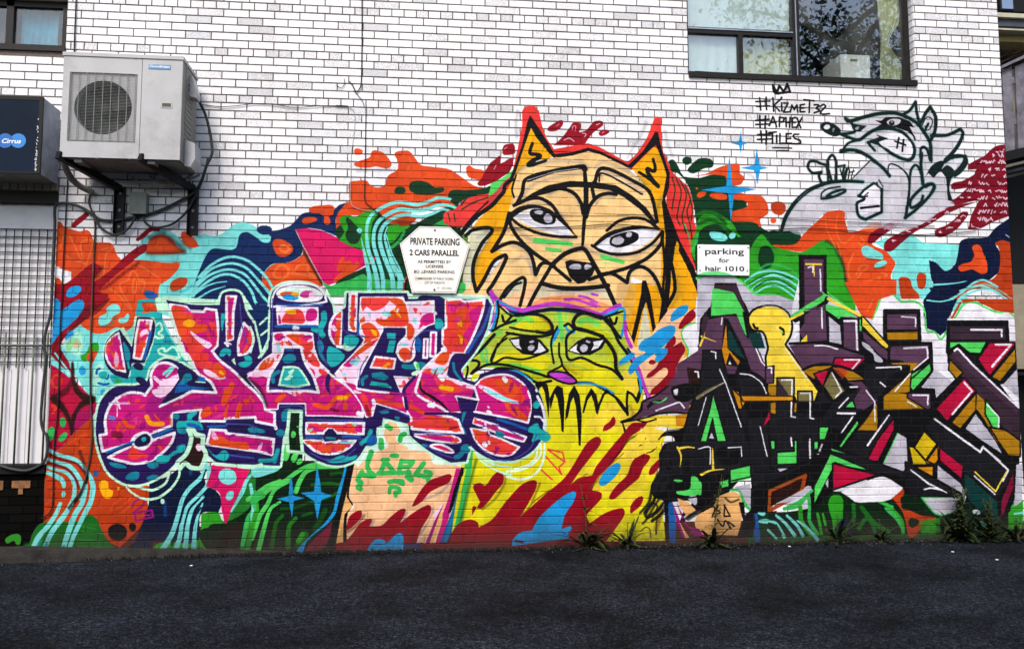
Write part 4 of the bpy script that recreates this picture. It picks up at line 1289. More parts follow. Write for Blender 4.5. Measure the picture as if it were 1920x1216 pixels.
g racf@.75 545,1140! 600,1070 680,1050! 540,1020! 620,1000 700,960! 740,945! 620,930! 590,890! 620,900 720,880 820,855 900,845 1010,855! 1060,830 1105,760! 1140,900! 1180,850 1220,800! 1260,900 1250,980 1230,1020! 1340,1015 1440,965! 1450,1060 1400,1130 1330,1200 1380,1200 1470,1170! 1480,1216 1420,1300 1380,1350! 1340,1480! 1400,1530! 1340,1560! 1200,1640 1100,1700 1000,1720! 880,1640! 780,1640 700,1700 600,1740! 580,1600 540,1570 440,1590 380,1640 300,1700 120,1730! 140,1640 200,1540 300,1440 420,1370 560,1360 620,1370! 770,1200! 700,1150
@B4
g racf@.75 110,590! 150,460 200,400 300,310 400,260 560,235 700,250 800,240 900,220 1050,260 1200,200 1330,220 1350,380 1340,420! 1200,540! 1000,620 860,590! 700,600! 600,620! 570,470 480,450 400,490 330,560 250,640
g racf@.75 640,220 760,90 880,180 1000,300 700,260
@A4
@B4
c 2f8f80@.45~2.5 9.7 100,605 130,510 200,400 300,310 400,265 480,245 600,238 710,245
c 2f8f80@.45~2.5 8.0 400,255 380,200 400,170! 380,175 330,175 300,140 310,95 350,90 400,110 440,120
c 2f8f80@.45~2.5 8.0 450,120! 450,80 480,45 505,80 510,160! 510,245
s 2f8f80@.45~2.5 8.0 445,130 475,240
s 2f8f80@.45~2.5 7.1 440,130 450,240
c 2f8f80@.45~2.5 6.3 510,130 575,120! 560,180 580,240
s 2f8f80@.45~2.5 8.0 590,150 570,230
c 2f8f80@.45~2.5 8.8 545,10 600,5 680,15 760,60 860,140 910,200
c 2f8f80@.45~2.5 8.0 1025,515 1110,450 1200,360 1245,290 1240,265 1190,265 1120,320 1070,380 1070,435 1100,430 1150,390 1160,350
c 2f8f80@.45~2.5 8.8 1180,280 1220,260 1245,275 1230,320
c 2f8f80@.45~2.5 7.1 400,370 450,365 520,345 580,310 540,305 480,325 440,350
s 2f8f80@.45~2.5 7.1 790,255 720,305 680,350
c 2f8f80@.45~2.5 8.0 680,350 720,370 670,400 665,440 680,500 730,525
s 2f8f80@.45~2.5 8.0 730,525 850,470 852,300
@A4
c 2f8f80@.45~2.5 9.7 580,890 600,910 700,885 820,855 950,850 1040,880 1120,930 1180,1010 1215,1080 1220,1200!
c 2f8f80@.45~2.5 8.0 590,895 620,915 640,960! 650,985 610,1000 520,1005
c 2f8f80@.45~2.5 8.8 530,1000 600,1030 680,1050 740,1010 800,975 900,965 1000,990 1060,1050 1095,1110 1090,1170 1060,1200 1000,1190 920,1150 830,1080 780,1060
c 2f8f80@.45~2.5 7.1 745,1070 800,1130! 760,1070 830,1080!
c 2f8f80@.45~2.5 8.0 1010,860 1060,830 1105,765! 1115,850 1135,930
c 2f8f80@.45~2.5 8.0 1140,930 1180,850 1215,805! 1255,880 1250,980 1220,1050
c 2f8f80@.45~2.5 6.3 1170,990 1200,930 1180,960
c 2f8f80@.45~2.5 8.0 1220,1020 1340,1015 1440,970! 1460,1000 1430,1080 1380,1150 1330,1200
c 2f8f80@.45~2.5 8.0 1330,1200 1400,1180 1480,1170! 1490,1216 1450,1280 1400,1320
c 2f8f80@.45~2.5 7.1 550,1140 600,1075 680,1050
c 2f8f80@.45~2.5 8.8 545,1140 620,1125 680,1140 760,1180 800,1216
@B4
c 2f8f80@.45~2.5 8.8 1150,30 1145,120 1160,260
c 2f8f80@.45~2.5 7.1 1060,280 1070,160 1110,120 1150,200 1160,250
c 2f8f80@.45~2.5 7.1 1140,60 1150,-10 1190,0 1215,80
c 2f8f80@.45~2.5 8.8 1320,95 1400,50 1470,60 1460,110 1400,180
@B4
c rac 7.7-8.5-6.0 100,605 130,510 200,400 300,310 400,265 480,245 600,238 710,245
s wh@.5 1 220,380 300,310
c rac 6.0 400,255 380,200 400,170! 380,175 330,175 300,140 310,95 350,90 400,110 440,120
c rac 6.0 450,120! 450,80 480,45 505,80 510,160! 510,245
s rac 6.0 445,130 475,240
s rac 5.1 440,130 450,240
c rac 4.3 510,130 575,120! 560,180 580,240
s rac 3.4 540,150 560,230
s rac 6.0 590,150 570,230
s rac 3.4 600,130 610,160 600,220
s rac 2.5 640,150 620,220
s rac 3.4 610,175 645,165
s bk 2.5 625,225 765,85
c rac 6.8-6.8 545,10 600,5 680,15 760,60 860,140 910,200
c rac 2.5-6.8 905,210 900,130 920,110 980,130 1040,190 1060,260 1050,380 1030,510!
c rac 6.0 1025,515 1110,450 1200,360 1245,290 1240,265 1190,265 1120,320 1070,380 1070,435 1100,430 1150,390 1160,350
c rac 6.8 1180,280 1220,260 1245,275 1230,320
c rac 3.4 400,370 400,330 450,295 540,280
c rac 5.1 400,370 450,365 520,345 580,310 540,305 480,325 440,350
c rac 3.4 540,330 500,350 460,345 490,325 540,310
g wh 680,350! 740,300 790,270 850,320! 850,470! 740,520! 680,470! 660,410
c palg 8 720,500 820,480
s rac 5.1-4.3 790,255 720,305 680,350
c rac 6.0 680,350 720,370 670,400 665,440 680,500 730,525
s rac 6.0 730,525 850,470 852,300
f rac 790,260 820,240 830,290
s rac 3.4 800,255 850,300
s rac 2.5 830,230 860,280
s bk 5 695,440 830,425
c bk 2.5 750,325 720,355 745,350
@A4
f bk 800,905 850,905 880,880 980,880 1060,910 1100,960 1060,950 1110,1050 1050,990 960,960 880,960 790,970 850,930
c rac 7.7 580,890 600,910 700,885 820,855 950,850 1040,880 1120,930 1180,1010 1215,1080 1220,1200!
c rac 6.0 590,895 620,915 640,960! 650,985 610,1000 520,1005
f rac 620,925 740,945 690,990 650,985
g racf@.75 650,965 680,950 670,975
c rac 6.8 530,1000 600,1030 680,1050 740,1010 800,975 900,965 1000,990 1060,1050 1095,1110 1090,1170 1060,1200 1000,1190 920,1150 830,1080 780,1060
g wh 830,1060 900,1000 980,1000 1060,1060 1085,1130 1060,1180 1000,1170 900,1120
c rac 5.1 745,1070 800,1130! 760,1070 830,1080!
f rac 740,1060 830,1030 810,1010 900,1040 830,1065 850,1100
g rac 390,950 420,915 480,925 540,970 540,1010 500,1025 430,1000
g wh 415,955 440,935 465,950 450,970 425,970
g racf@.75 480,970 495,960 495,985 485,990
g wh@.9 890,920 920,895 990,900 980,930 930,945
g rac 905,920 920,905 945,915 940,940 915,940
c wh 2 925,915 930,918
c bk 3 1000,940 1060,970 1100,1050
s bk 4 980,1035 965,1110
s bk 4 1015,1050 1005,1135
s bk 4 950,1060 1030,1090
c rac 6.0-6.8 1010,860 1060,830 1105,765! 1115,850 1135,930
c rac 6.0-8.5-6.8 1140,930 1180,850 1215,805! 1255,880 1250,980 1220,1050
c rac 2.5 1150,950 1190,880 1230,900 1210,970 1160,980
c rac 4.3 1170,990 1200,930 1180,960
c rac 6.0-8.5 1220,1020 1340,1015 1440,970! 1460,1000 1430,1080 1380,1150 1330,1200
c rac 6.0 1330,1200 1400,1180 1480,1170! 1490,1216 1450,1280 1400,1320
c rac 5.1 550,1140 600,1075 680,1050
c rac 6.8 545,1140 620,1125 680,1140 760,1180 800,1216
c rac 3.4 1150,1200 1140,1120 1170,1100 1200,1160 1225,1216
s bk 2 1155,1170 1190,1170
@B4
c rac 6.8 1150,30 1145,120 1160,260
c rac 5.1 1060,280 1070,160 1110,120 1150,200 1160,250
c rac 5.1-6.8 1140,60 1150,-10 1190,0 1215,80
g rac 1175,210! 1220,130 1280,90 1320,95 1300,150! 1340,120 1380,140 1400,180 1370,230 1360,300 1385,390! 1350,380 1340,280 1330,210! 1290,170 1240,215! 1200,180!
c rac 6.8 1320,95 1400,50 1470,60 1460,110 1400,180
@A4
@G
c bk 5.4 1449,162 1452,174 1458,176
s bk 5.4 1449,160 1456,175 1461,161 1469,173 1476,158 1481,173 1455,176
s bk 3.8 1424,184 1426,207
s bk 3.8 1436,183 1437,206
s bk 3.8 1417,191 1443,190
s bk 3.8 1418,200 1443,199
@A4
s bk 4.1 35,735 42,835
s bk 4.1 95,745 45,790 85,835
s bk 4.1 100,775 103,835
s bk 4.1 98,733 102,735
s bk 4.1 115,775 148,775 115,842 155,842
s bk 4.1 165,842 178,790 195,825 215,790 222,840
s bk 4.1 270,785 240,790 240,840 275,840
s bk 4.1 242,812 268,812
s bk 4.1 268,750 345,758
s bk 4.1 310,755 308,845
c bk 4.1 345,788 380,792 360,815 385,830 345,848
c bk 4.1 390,800 415,785 430,800 395,850 460,855
@G
s bk 4.1 1424,217 1425,240
s bk 4.1 1435,218 1434,241
s bk 4.1 1417,226 1442,224
s bk 4.1 1417,234 1442,233
s bk 4.1 1442,236 1449,219 1456,238
s bk 4.1 1445,230 1455,230
s bk 4.1 1461,238 1461,220 1470,222 1468,229 1461,230
s bk 4.1 1473,221 1474,238
s bk 4.1 1481,221 1480,239
s bk 4.1 1473,230 1481,230
s bk 4.1 1492,221 1485,222 1485,239 1493,239
s bk 4.1 1485,230 1491,230
s bk 4.1 1493,240 1503,222
s bk 4.1 1494,222 1501,240
s bk 4.1 1426,246 1428,268
s bk 4.1 1437,246 1436,271
s bk 4.1 1420,253 1445,252
s bk 4.1 1420,262 1445,261
s bk 4.1 1441,249 1455,248
s bk 4.1 1448,249 1448,269
s bk 4.1 1456,254 1456,269
s bk 4.1 1462,251 1462,269 1471,269
s bk 4.1 1483,251 1474,251 1474,269 1484,269
s bk 4.1 1474,260 1482,260
c bk 4.1 1497,252 1488,253 1489,259 1500,264 1500,269 1486,270
s bk 3.4 1449,277 1484,278
s bk 3.4 1456,283 1478,283
@C4
g wh -540,0 -500,-60! -350,-100 -200,-60 0,0! 240,0! 500,400 720,600 450,1000! 300,1300 0,1400! -300,1200! -540,900!
f pal -560,80 240,-140 1200,140 1880,160 1880,1700 900,1700 -100,1500 -100,800
@B3
g palg 1390,960! 1500,920 1640,940 1760,1030 1900,1080 1960,1010! 1960,1400! 1400,1400! 1440,1150!
c lg 7-6 1390,965 1500,925 1620,935 1720,1000 1850,1080 1900,1060 1960,990
g dg 1780,960! 1820,920 1940,900 1960,980 1900,1060 1840,1060
c tl 4 1750,980 1820,920 1950,905
c tl 4 1770,1000 1850,950 1950,940
c tl 4 1790,1020 1870,985 1950,975
c tl 3 1810,1045 1880,1020 1950,1010
@B4
g wh/66dd73:4 810,1216! 820,1120 880,1065 940,1090 1000,1145 1100,1140 1150,1180 1170,1216!
g wh/66dd73:4 1430,1216! 1500,1145 1560,1150 1650,1200 1700,1216!
f palg 0,1000 60,1010 180,1130 240,1150 240,1216 0,1216
@C4
f wh 800,0 1160,0 1170,100 860,100
f wh 780,140 840,0 1160,60 1170,200 1200,260 1340,260 1340,160 1400,140 1480,20 1850,120 1880,1000 1200,900 800,500
s lg 4 780,150 820,60 840,0
c lg 4 970,0 1000,20 1100,20 1160,60 1180,120! 1180,210 1200,245 1250,245 1290,300 1330,260 1330,235
c lg 4 1400,140 1470,40 1540,20 1620,60 1720,100 1800,95 1850,140
f nvd 1175,0 1420,0 1340,160 1335,235 1290,275 1250,240 1190,220
f ogd 640,0 830,0 770,150 700,130
c ogd 5 1380,140 1440,30
f ogd 1440,0 1840,0 1845,110 1700,85 1560,15 1460,30
c tl 3 1190,10 1290,20 1390,0
g gre@.6 1820,540
c lg 5 1860,540 1840,600 1870,650
@X 1280 150 .541
f gn 230,610 400,600 400,770 330,745 262,745 190,700
g dg 265,600 290,575 315,600 310,640 280,655 262,630
c lg2@.7 5 235,690 290,640 360,650 400,680
c tl 3-5-4 215,698 250,672 300,660 350,668 400,690
c tl 3-5-4 225,714 260,690 310,676 360,690 402,718
c tl 3-5-4 235,728 270,703 320,696 370,718 402,745
c tl 3-4-4 250,738 290,716 330,714 375,742 400,762
c dg 2 230,706 270,682 320,668 380,690
c dg 2 245,722 290,695 340,695 400,735
f palg 50,690 110,668 165,674 210,706 262,745 330,745 400,775 410,870 50,870
c lg 4-4 48,688 100,668 160,672 205,700 255,742 290,740 320,742
f gn 495,560 530,590 556,650 560,700 598,760 598,800 500,745
c dg@.6~4 4 530,590 560,660 566,710 605,770
f og 560,700 740,690 740,740 680,760 655,830 610,800
c ogl@.8 3 660,760 640,800
c lg 3 500,735 560,780 590,800
f wh 400,700 410,870 370,870 380,780
@C4
f bk -560,700 -530,450 -510,150 -440,60 -320,120 -330,-100 -300,-30 -220,-40 -160,60 -80,260 -80,440! 0,500 240,500 230,-30 250,-60 420,-60 440,60 540,135 680,140 700,120 860,380 860,90 870,75 1140,75 1150,320 1230,320 1240,540 1150,660 1250,670 1260,740 1440,560 1330,400 1340,160 1800,160 1810,320 1860,320 1880,620 1740,640 1880,830 1890,1700 1750,1750 1700,1700 1440,1500 1300,1650 1020,1480 940,1400 500,1300 470,1750 350,1800 300,1350 20,1400 -60,1380 -120,1300 -300,1400 -700,1350 -700,1100 -560,1000
@B3
f bk 1520,1000 1680,1000 1760,1216 1780,1400 1460,1400 1440,1300 1480,1216
f pld 1520,1010 1680,1005 1740,1170 1750,1216 1500,1216
f lg 1550,1045 1665,1080 1740,1216 1490,1216
@C3
f lg 1500,-60 1520,-80 1660,-50 1720,60 1760,280 1740,250 1680,110 1490,130
f pl 1440,160 1650,120 1690,130 1740,260 1770,300 1790,260 1870,420 1920,560 1920,620 1800,620 1680,560 1590,560 1600,620 1560,500 1500,380 1400,380 1390,350 1420,300
f bk 1590,140 1620,150 1740,380 1800,560 1680,560 1690,500 1540,510 1520,520 1570,400
f gdd 1605,190 1615,370 1710,470 1690,500 1530,510 1570,400
f gre 1620,230 1640,240 1740,440 1760,460 1650,390 1618,370
f bk 1630,400 1600,500 1700,505
f wh 1632,460 1620,490 1645,490
f pl 1250,480 1420,370 1440,500 1400,620 1330,760 1250,660 1200,620
s wh 2-3 1575,140 1570,190
s ylp 4 1445,215 1430,300 1410,350
s ylp 4-1 1420,280 1530,320
f pld 1440,100 1480,130 1430,300 1420,200
f chd 1440,390 1540,380 1580,520 1620,640 1700,700 1780,900 1800,1100 1220,1110 1260,960 1320,800 1400,640
g chd/16171c:3.7 1690,550! 1780,540 1880,600 1920,700! 1720,700!
c wh 3 1715,575 1780,580 1850,620 1905,700
s wh 2.5 1555,530 1620,700 1720,980
s wh 2.5 1815,340 1870,470 1920,525
s wh 2 1455,740 1400,940
s wh 3 1490,395 1525,405 1525,440
f bk 1510,670 1440,900 1400,1075 1500,1075 1600,1075 1570,880
f lg 1512,700 1555,850 1600,1070 1540,1068 1505,850 1450,1060 1408,1070 1440,920
f bk 1500,880 1470,1050 1530,1050
f palg 1495,960 1478,1040 1515,1045
c olv@.9 8-4 1385,740 1450,690 1600,615
f gdd 1640,670 1720,710 1920,740 1920,765 1750,765 1710,830 1680,760
f gdd 1320,800 1360,780 1330,860
f brn 1310,510 1420,530 1425,640 1330,660
s wh 3 1370,545 1395,545 1398,585
g pl 830,920! 900,880 940,850 980,770 1080,720 1160,660 1200,600 1260,650 1330,700 1400,700! 1330,790 1330,850! 1200,850 1090,860! 1000,880 900,900!
f pl 1240,480 1310,480 1320,680 1200,680
c bk 5-3 820,920 900,890 970,830! 980,770 1080,720 1170,650
c bk 4 830,920 1000,890 1090,860 1220,850 1320,860
c bk 3 1020,900 1060,880 1090,910 1040,930
g bk@.9 1010,800 1060,760 1120,760 1060,790 1020,820
c lg 3 1060,770 1120,770 1160,740
s wh 3 1080,835 1255,770 1290,815
c bk 3 1200,680 1300,700 1390,740
g bk 1200,660 1400,640 1380,730 1280,770 1210,740
f wh 1210,680 1245,670 1240,720 1215,715
g ylp 840,930! 1000,895 1090,870 1220,870! 1320,860! 1300,960 1200,970 1100,960 1000,1040 930,1130! 1000,1160! 1100,1050! 1090,1100! 880,1216! 800,1216! 880,1080! 1000,950! 920,940 850,960
f gdd 1225,870 1320,860 1300,960 1230,950
c bk 3-5 830,930 850,1000
c bk@.8 3 1100,1050 1160,990 1260,975 1300,960
g bk 1090,1060! 1140,1000 1260,980! 1300,960! 1240,1080 1200,1030 1130,1030
g rd 640,1240! 760,1090 830,1010 900,930 960,925 1010,930 960,970 900,1000 840,1090 740,1216! 700,1260
c bk 3 910,900 1000,920 1080,900
f fu 1120,1070 1140,1130 1120,1150
@D3
g bk 1100,200! 1140,120! 1220,100 1260,60! 1800,60! 1790,300! 1560,560! 1500,640 1400,620 1300,660 1240,760! 1280,640 1340,560 1200,560! 1180,700! 1150,720! 1140,560 1060,520 1040,440 1100,330
g chd 1100,240! 1160,130 1240,110! 1800,100 1790,260! 1640,310 1300,330 1190,380 1160,460 1060,500 1050,440 1110,350 1130,300
f lg 1640,330 1785,285 1785,385 1640,415
f lg 1540,410 1630,380 1630,450 1580,455
g lg 1230,480! 1330,460 1345,370 1380,375 1390,470 1240,500
g lg 1395,400 1420,420 1415,520 1400,510
f palg 1660,460 1785,425 1785,620 1740,560 1700,480
c lg2 4 1640,470 1700,480 1740,580 1785,620
g lg 1210,395 1280,400 1250,412
g skin 1560,510! 1650,480 1700,500 1725,560! 1720,700 1690,810! 1400,800! 1370,720 1400,640 1480,570
f skin 1240,530 1320,560 1380,620 1320,680 1260,600
g palg 1320,530 1375,505 1380,580 1340,560
c bk@.8~2 3 1600,530 1640,560 1700,540
f mgd 1195,540 1280,750 1340,830 1280,830 1230,700
f mgd 1225,545 1320,740 1400,760 1440,820 1380,830 1280,700
f skin 1250,700 1330,830 1300,830
f bld 1160,560 1200,560 1230,700 1225,870 1170,860
f bk 1140,560 1170,560 1180,860 1150,860
s bk 3 1590,580 1635,665 1590,665 1595,580
c bk 3 1430,630 1480,600 1520,600 1500,670
c bk 3 1540,690 1580,740 1600,700 1640,760 1620,710 1665,740
c bk 2.5 1520,650 1560,640 1540,620
f bk 1700,560 1740,560 1760,820 1690,820 1730,700
c ylp 4-3-1 1240,150 1260,240 1255,300
c ylp 4-2 1240,155 1300,150 1360,152
c wh 2-4-2 1390,175 1440,160 1490,155 1490,260
c ylp 3-5 1500,170 1505,310
c ylp 6-3 1425,350 1470,335 1580,325
s wh 2 1580,155 1710,150 1712,215
g bk 1520,180 1580,150 1620,200 1700,180 1710,260 1640,280 1560,260
g bk 1160,300 1180,270 1215,290 1200,320
g bk 1300,300 1320,265 1345,290 1320,330
g og 1905,500! 1940,480 1960,700! 1905,640
g dg 1830,640 1905,600 1960,680 1960,860! 1840,860!
g tl 1840,640 1870,630 1900,640 1880,665
g tl 1840,700 1900,685 1960,700 1960,720 1860,715
f bld 1800,640 1840,640 1860,860 1820,860
@C4
g ylp/16171c:4.3 -60,60 0,50 80,60 150,110 180,190 170,270 130,340! 380,690! 350,770! 210,770! 200,740! 0,740! -20,440! 0,360! -40,250 -120,230 -150,150 -120,90
c wh@.6 2 -40,55 60,60 140,110 165,200 120,330
s wh 2 130,370 300,610
c bk 5 90,215 115,235 115,265
c bk 5 -110,190 -100,215 -80,220
c wh@.5 3 65,210 75,240
c lg 2 105,240 112,255
f gre -150,260 -60,250 -20,370 -110,370
f bk 230,-30 245,-85 440,-85 445,0 430,60 270,150 200,180 170,150 240,80
@B4
f bk 228,790 438,792 440,1216 235,1216
f pl 268,822 415,822 412,1100 345,1216 275,1216
s wh 3 390,900 395,1060
s ylp 4 285,858 400,860
s ylp 4-2 340,860 345,950
c wh 2.5 300,885 330,880 335,920
@C4
s lg 7 180,130 430,-25
s ylp 5 170,150 260,105
f lg 260,105 430,10 400,-60 440,-30
f bk 430,-20 460,10 430,60 410,40
s bk 5 440,-10 680,130
f lg 430,40 540,60 660,130 550,130 530,150 430,80
s ylp 6 450,0 700,130
f pl 275,120 420,40 430,100 440,310 270,320 230,240 270,180
s wh 3 402,70 405,220
f ylp 290,265 240,325 295,325
c wh 3 195,290 215,265 225,262
g palg 455,130! 540,200! 550,340! 460,320!
f pl/16171c:3.1 560,150 675,145 690,400 565,400
s wh 4 570,165 660,165 668,380
f lg 685,150 705,160 700,240 685,240
g pl 160,350! 300,330 480,340 600,380 720,410! 720,440! 500,440! 480,500! 330,495 260,530!
c wh 3 350,350 430,350 520,375
s bk 5 160,335 350,325 500,345 600,380 720,415
f pi/16171c:3.1 500,440 740,440 650,530 600,560 480,500
s wh 3 570,455 690,455 625,530
c bk 5 260,530 330,500 440,490 560,510 680,560 760,640 820,750
f mus 260,540 340,505 480,500 340,600
f pi/16171c:3.1 340,560 460,520 410,660
f mus 480,510 640,545 720,600 600,610 560,560
f ogd@.8 480,515 600,545 560,600
f olv/16171c:3.1 475,530 580,690 490,765 412,650
s wh 3 480,555 550,690 505,735
f pl 590,620 700,620 730,650 820,760 720,830 660,820 640,740 680,660
s wh 3 735,685 800,770 795,860
f bk 350,620 410,670 490,770 480,790 350,790 380,700
f chd 400,690 470,770 350,790
f ylp/16171c:3.1 700,130 720,140 900,340 910,365 880,380 820,320 700,200
f lg/16171c:1.9 900,360 960,420 1075,550 1040,520 910,400
f pl/16171c:3.1 705,230 800,310 900,390 900,460 850,440 710,300
g palg 705,320 760,350 800,400 860,465 800,465 790,420 710,350
f pl/16171c:3.7 885,110 1120,105 1125,235 885,235
f mus/16171c:3.1 885,245 1125,240 1125,310 890,312
s wh 3 1000,133 1105,140 1105,205
f pl/16171c:3.1 920,350 1210,340 1210,440 1080,540 1000,465 910,460 910,400
s wh 4-3 1020,368 1190,362 1198,440 1090,530
f mus 920,478 1130,475 1070,545 940,500
f lg/16171c:3.1 1215,480 1225,540 1085,695 1065,680 1070,560
f chd 720,500 760,490 1050,490 1030,600 900,610 800,760 730,650
f chd 730,560 860,600 880,680 800,760
s wh 3 810,515 995,508 998,570
s wh 3 840,625 880,655
f bk 880,600 1065,490 1060,700 950,690
f mus/16171c:3.1 1070,550 950,690 1050,710 1200,830 860,835 860,730
f mus 1070,555 940,700 1060,700 1060,640
s wh 3 1065,560 950,690
s wh 3 1045,765 1110,805
f pl/16171c:3.1 1050,700 1220,700 1220,830 1190,830 1040,735
s wh 3 1085,720 1200,720 1195,790
f lg/16171c:3.1 1070,600 1215,475 1225,540 1085,692 1065,660
f palg 1150,665 1240,540 1270,540 1380,620 1260,740 1250,670
s bk 5 880,850 1220,850
f lg/16171c:2.5 630,750 655,815 570,815
f chd 480,780 560,740 630,700 700,660 640,760 530,830 690,830 640,900 540,980 380,940
s wh 4 520,855 650,857
s wh 3 530,815 600,740
s wh 3 635,880 550,1000
s wh 3 615,660 670,658
f lg/16171c:3.1 670,900 680,940 550,1115 525,1105
f mus 815,780 820,985 670,985 740,900
s wh 3 798,820 800,915
f chd 860,870 900,870 950,880 740,1210 560,1120 680,980 820,985
s wh 3-4 905,870 745,1095
f pi/16171c:3.7 945,885 945,980 825,1216 735,1216 820,1050
f lg/16171c:3.1 380,960 460,960 440,1050 380,1050
f chd 0,780 60,775 200,775 210,850 380,870 370,1060 330,1216 240,1216 210,1050 60,1050 0,1050
f olv/16171c:3.1 65,590 195,590 195,730 65,730
f pld 70,600 150,710 150,730 70,730
s wh 3 100,607 180,605 172,880 205,885
f olv/16171c:3.1 220,690 330,690 335,770 222,770
s wh 3 245,707 315,707 315,890 340,897
f ylp 0,740 190,735 190,765 0,770
f mus 0,640 60,640 60,730 0,730
f mus 20,780 55,775 55,860 20,850
f mus 200,780 215,780 210,850 195,840
f pl/16171c:2.5 -20,510 45,500 40,630 -20,635
s wh 3 0,515 25,515 25,555
f bk 350,800 450,790 380,900 350,880
f lg/16171c:3.1 10,1060 55,1055 55,1130 15,1130
f lg/16171c:3.1 195,1055 215,1060 215,1230 65,1230 60,1145 190,1140
s wh 3 175,1035 180,1100
s wh 3 312,1045 315,1190
f lg/16171c:2.5 340,1070 375,1070 375,1130 340,1130
f palg 355,1160 385,1155 400,1080 410,1090 380,1165
f pld/16171c:4.3 1355,200 1780,200 1785,310 1355,312
s wh 4 1520,230 1750,232 1750,280
f lg/16171c:3.1 1358,320 1640,318 1590,410 1510,405 1430,340 1358,380
f pld/16171c:4.3 1350,420 1425,350 1890,830 1885,1040 1760,960 1350,470
f pl@.5 1370,420 1430,370 1880,830 1880,870
s wh 4 1395,388 1420,370 1540,500 1880,815
f bk 1500,420 1590,420 1570,500 1530,470
f pi/16171c:3.7 1660,325 1850,325 1850,345 1660,580 1570,450
s wh 4-5 1705,342 1820,342 1680,505
f mus/16171c:3.7 1855,360 1860,470 1740,620 1670,585
f palg 1870,520 1875,740 1760,640
f mus/16171c:3.1 1360,450 1460,550 1410,600 1352,530
f pi/16171c:3.7 1470,590 1560,690 1340,920 1255,820
s wh 4 1470,625 1528,690 1380,862
f mus/16171c:3.7 1560,700 1560,830 1440,975 1370,925
f mus 1565,710 1620,760 1630,860 1700,960 1770,1000 1780,1150 1700,1050 1620,900 1560,820
f lg/16171c:3.7 1630,750 1735,880 1738,1050 1680,960 1625,860
s wh 3 1640,790 1730,885 1728,960
f palg 1555,860 1480,970 1590,1050 1750,1150 1700,1060
f mus/16171c:3.7 1760,1000 1820,1060 1885,1050 1885,1170 1790,1180
f pld 1745,940 1885,830 1885,1040 1830,1040
f chd 1180,960 1240,880 1590,1150 1610,1110 1760,1230 1850,1300 1700,1500 1420,1260 1280,1100
s wh 4 1250,900 1590,1145 1610,1110 1740,1216
f bk 960,870 1240,860 1170,950 1100,1080 1050,1060
f ylp 1175,990 1260,1080 1180,1200 1095,1110
f gdi/16171c:3.1 1175,990 1260,1080 1180,1200 1095,1110
f gdd 1055,1100 1090,1120 1180,1216 1280,1100 1270,1200 1230,1230 1090,1230
f palg 975,1005 1035,1040 1045,1230 1010,1300 870,1230
s lg 2 970,1010 870,1216
f pi 1280,1110 1450,1230 1470,1310 1290,1200
s bk 4 460,1100 720,1216
s lg 4 465,1110 560,1150
s coral 2 560,1150 620,1185
@D4
f chd 0,-20 370,-20 360,40 380,100 240,200 240,280 0,340
f lg/16171c:3.1 65,190 190,185 195,95 215,95 215,270 65,275
f lg/16171c:2.5 10,95 55,95 55,165 15,165
f lg/16171c:2.5 340,110 375,110 375,170 340,170
s wh 3 312,90 312,210
s wh 3 172,80 178,140
f bk -20,290 60,340 370,280 340,420 20,560 -20,520
f lg 70,310 150,305 60,340
c palg 4 70,330 120,315
f brn 20,480 260,380 250,490 30,590
s ogd 6 5,480 280,360 250,495 5,630 5,480
f palg 40,580 320,440 330,470 150,560
c lg2 7 120,610 220,590 300,500
f bk 440,130 480,130 1040,360 1040,440 700,310
f lg/16171c:3.1 470,200 780,330 600,300 490,260 350,560 345,440
f lg 470,200 350,450 345,570 490,290 500,240 780,330
f pi/16171c:3.7 485,270 780,345 840,350 480,470
s pi 3 560,190 620,215
f palg 430,420 450,380 450,460
f dg2 350,600 480,480 560,480 1000,480 1300,640 1300,780 1000,800 0,820 0,640 100,640
g gn 450,580 470,520 530,505 560,540 560,640 550,760 500,800 480,700
c lg2 6-8 300,520 310,600 310,700 370,800
c gn 9 240,600 250,700 320,800
c gn 6 370,650 390,740 400,800
c gn 5 410,650 430,730
c gnd 8 640,580 640,700 600,800
c gnd 9 700,600 800,720 900,780
c gnd 8 680,760 740,680 780,720 800,780
c gn 8 830,550 900,590 1000,700 1010,790
g lg2 870,605 940,630 1000,720 1020,800 960,700
c lg2 5 830,555 930,595
g wh 545,485! 700,420 860,370 1010,450! 1000,500 880,550 760,560 660,560 600,520
g ogd 930,530! 1010,460! 1020,480 1000,600 1060,620 1150,660 1290,680 1270,710 1180,730 1130,780! 1100,830! 1050,820! 1010,640
g dg2 1000,520 1150,520 1180,560 1240,640 1130,640 1010,590
g dg2 1050,700 1080,680 1130,700 1110,740 1070,750
g palg/49c46a:3 1150,525! 1440,520! 1450,600 1340,655 1260,650 1200,590
g gn@.9 1150,770! 1200,730 1320,680 1340,640! 1480,680! 1500,790! 1150,800!
f palg 970,45 1035,90 1040,250 1010,340 865,275
s lg 2 970,45 865,270
f gdi/16171c:3.1 1170,30 1265,125 1180,245 1095,150
f gdi/16171c:2.5 1055,140 1090,150 1200,280 1085,280
f gdd/16171c:2.5 1270,140 1275,240 1250,280 1190,250
f gdd/16171c:3.1 1095,295 1240,290 1235,375
f pi/16171c:3.1 1285,150 1465,290 1450,390 1285,250
f palg 1270,285 1440,420 1490,510 1470,560 1430,500 1270,400
f chd/16171c:5.0 1030,260 1440,495 1430,515 1060,510 1035,440
s wh 3-4-2 1070,320 1200,420 1340,490
c wh 3 1170,465 1220,455 1300,470
f chd 1280,20 1500,160 1800,320 1700,480 1460,330 1460,290 1290,150
s wh 4 1330,0 1590,185 1610,145 1800,320 1760,400
s ylp 3 1550,335 1705,480 1785,335
s wh 3 1545,365 1700,500
f gre/16171c:3.7 1480,350 1720,550 1720,720 1620,700 1560,600 1480,500
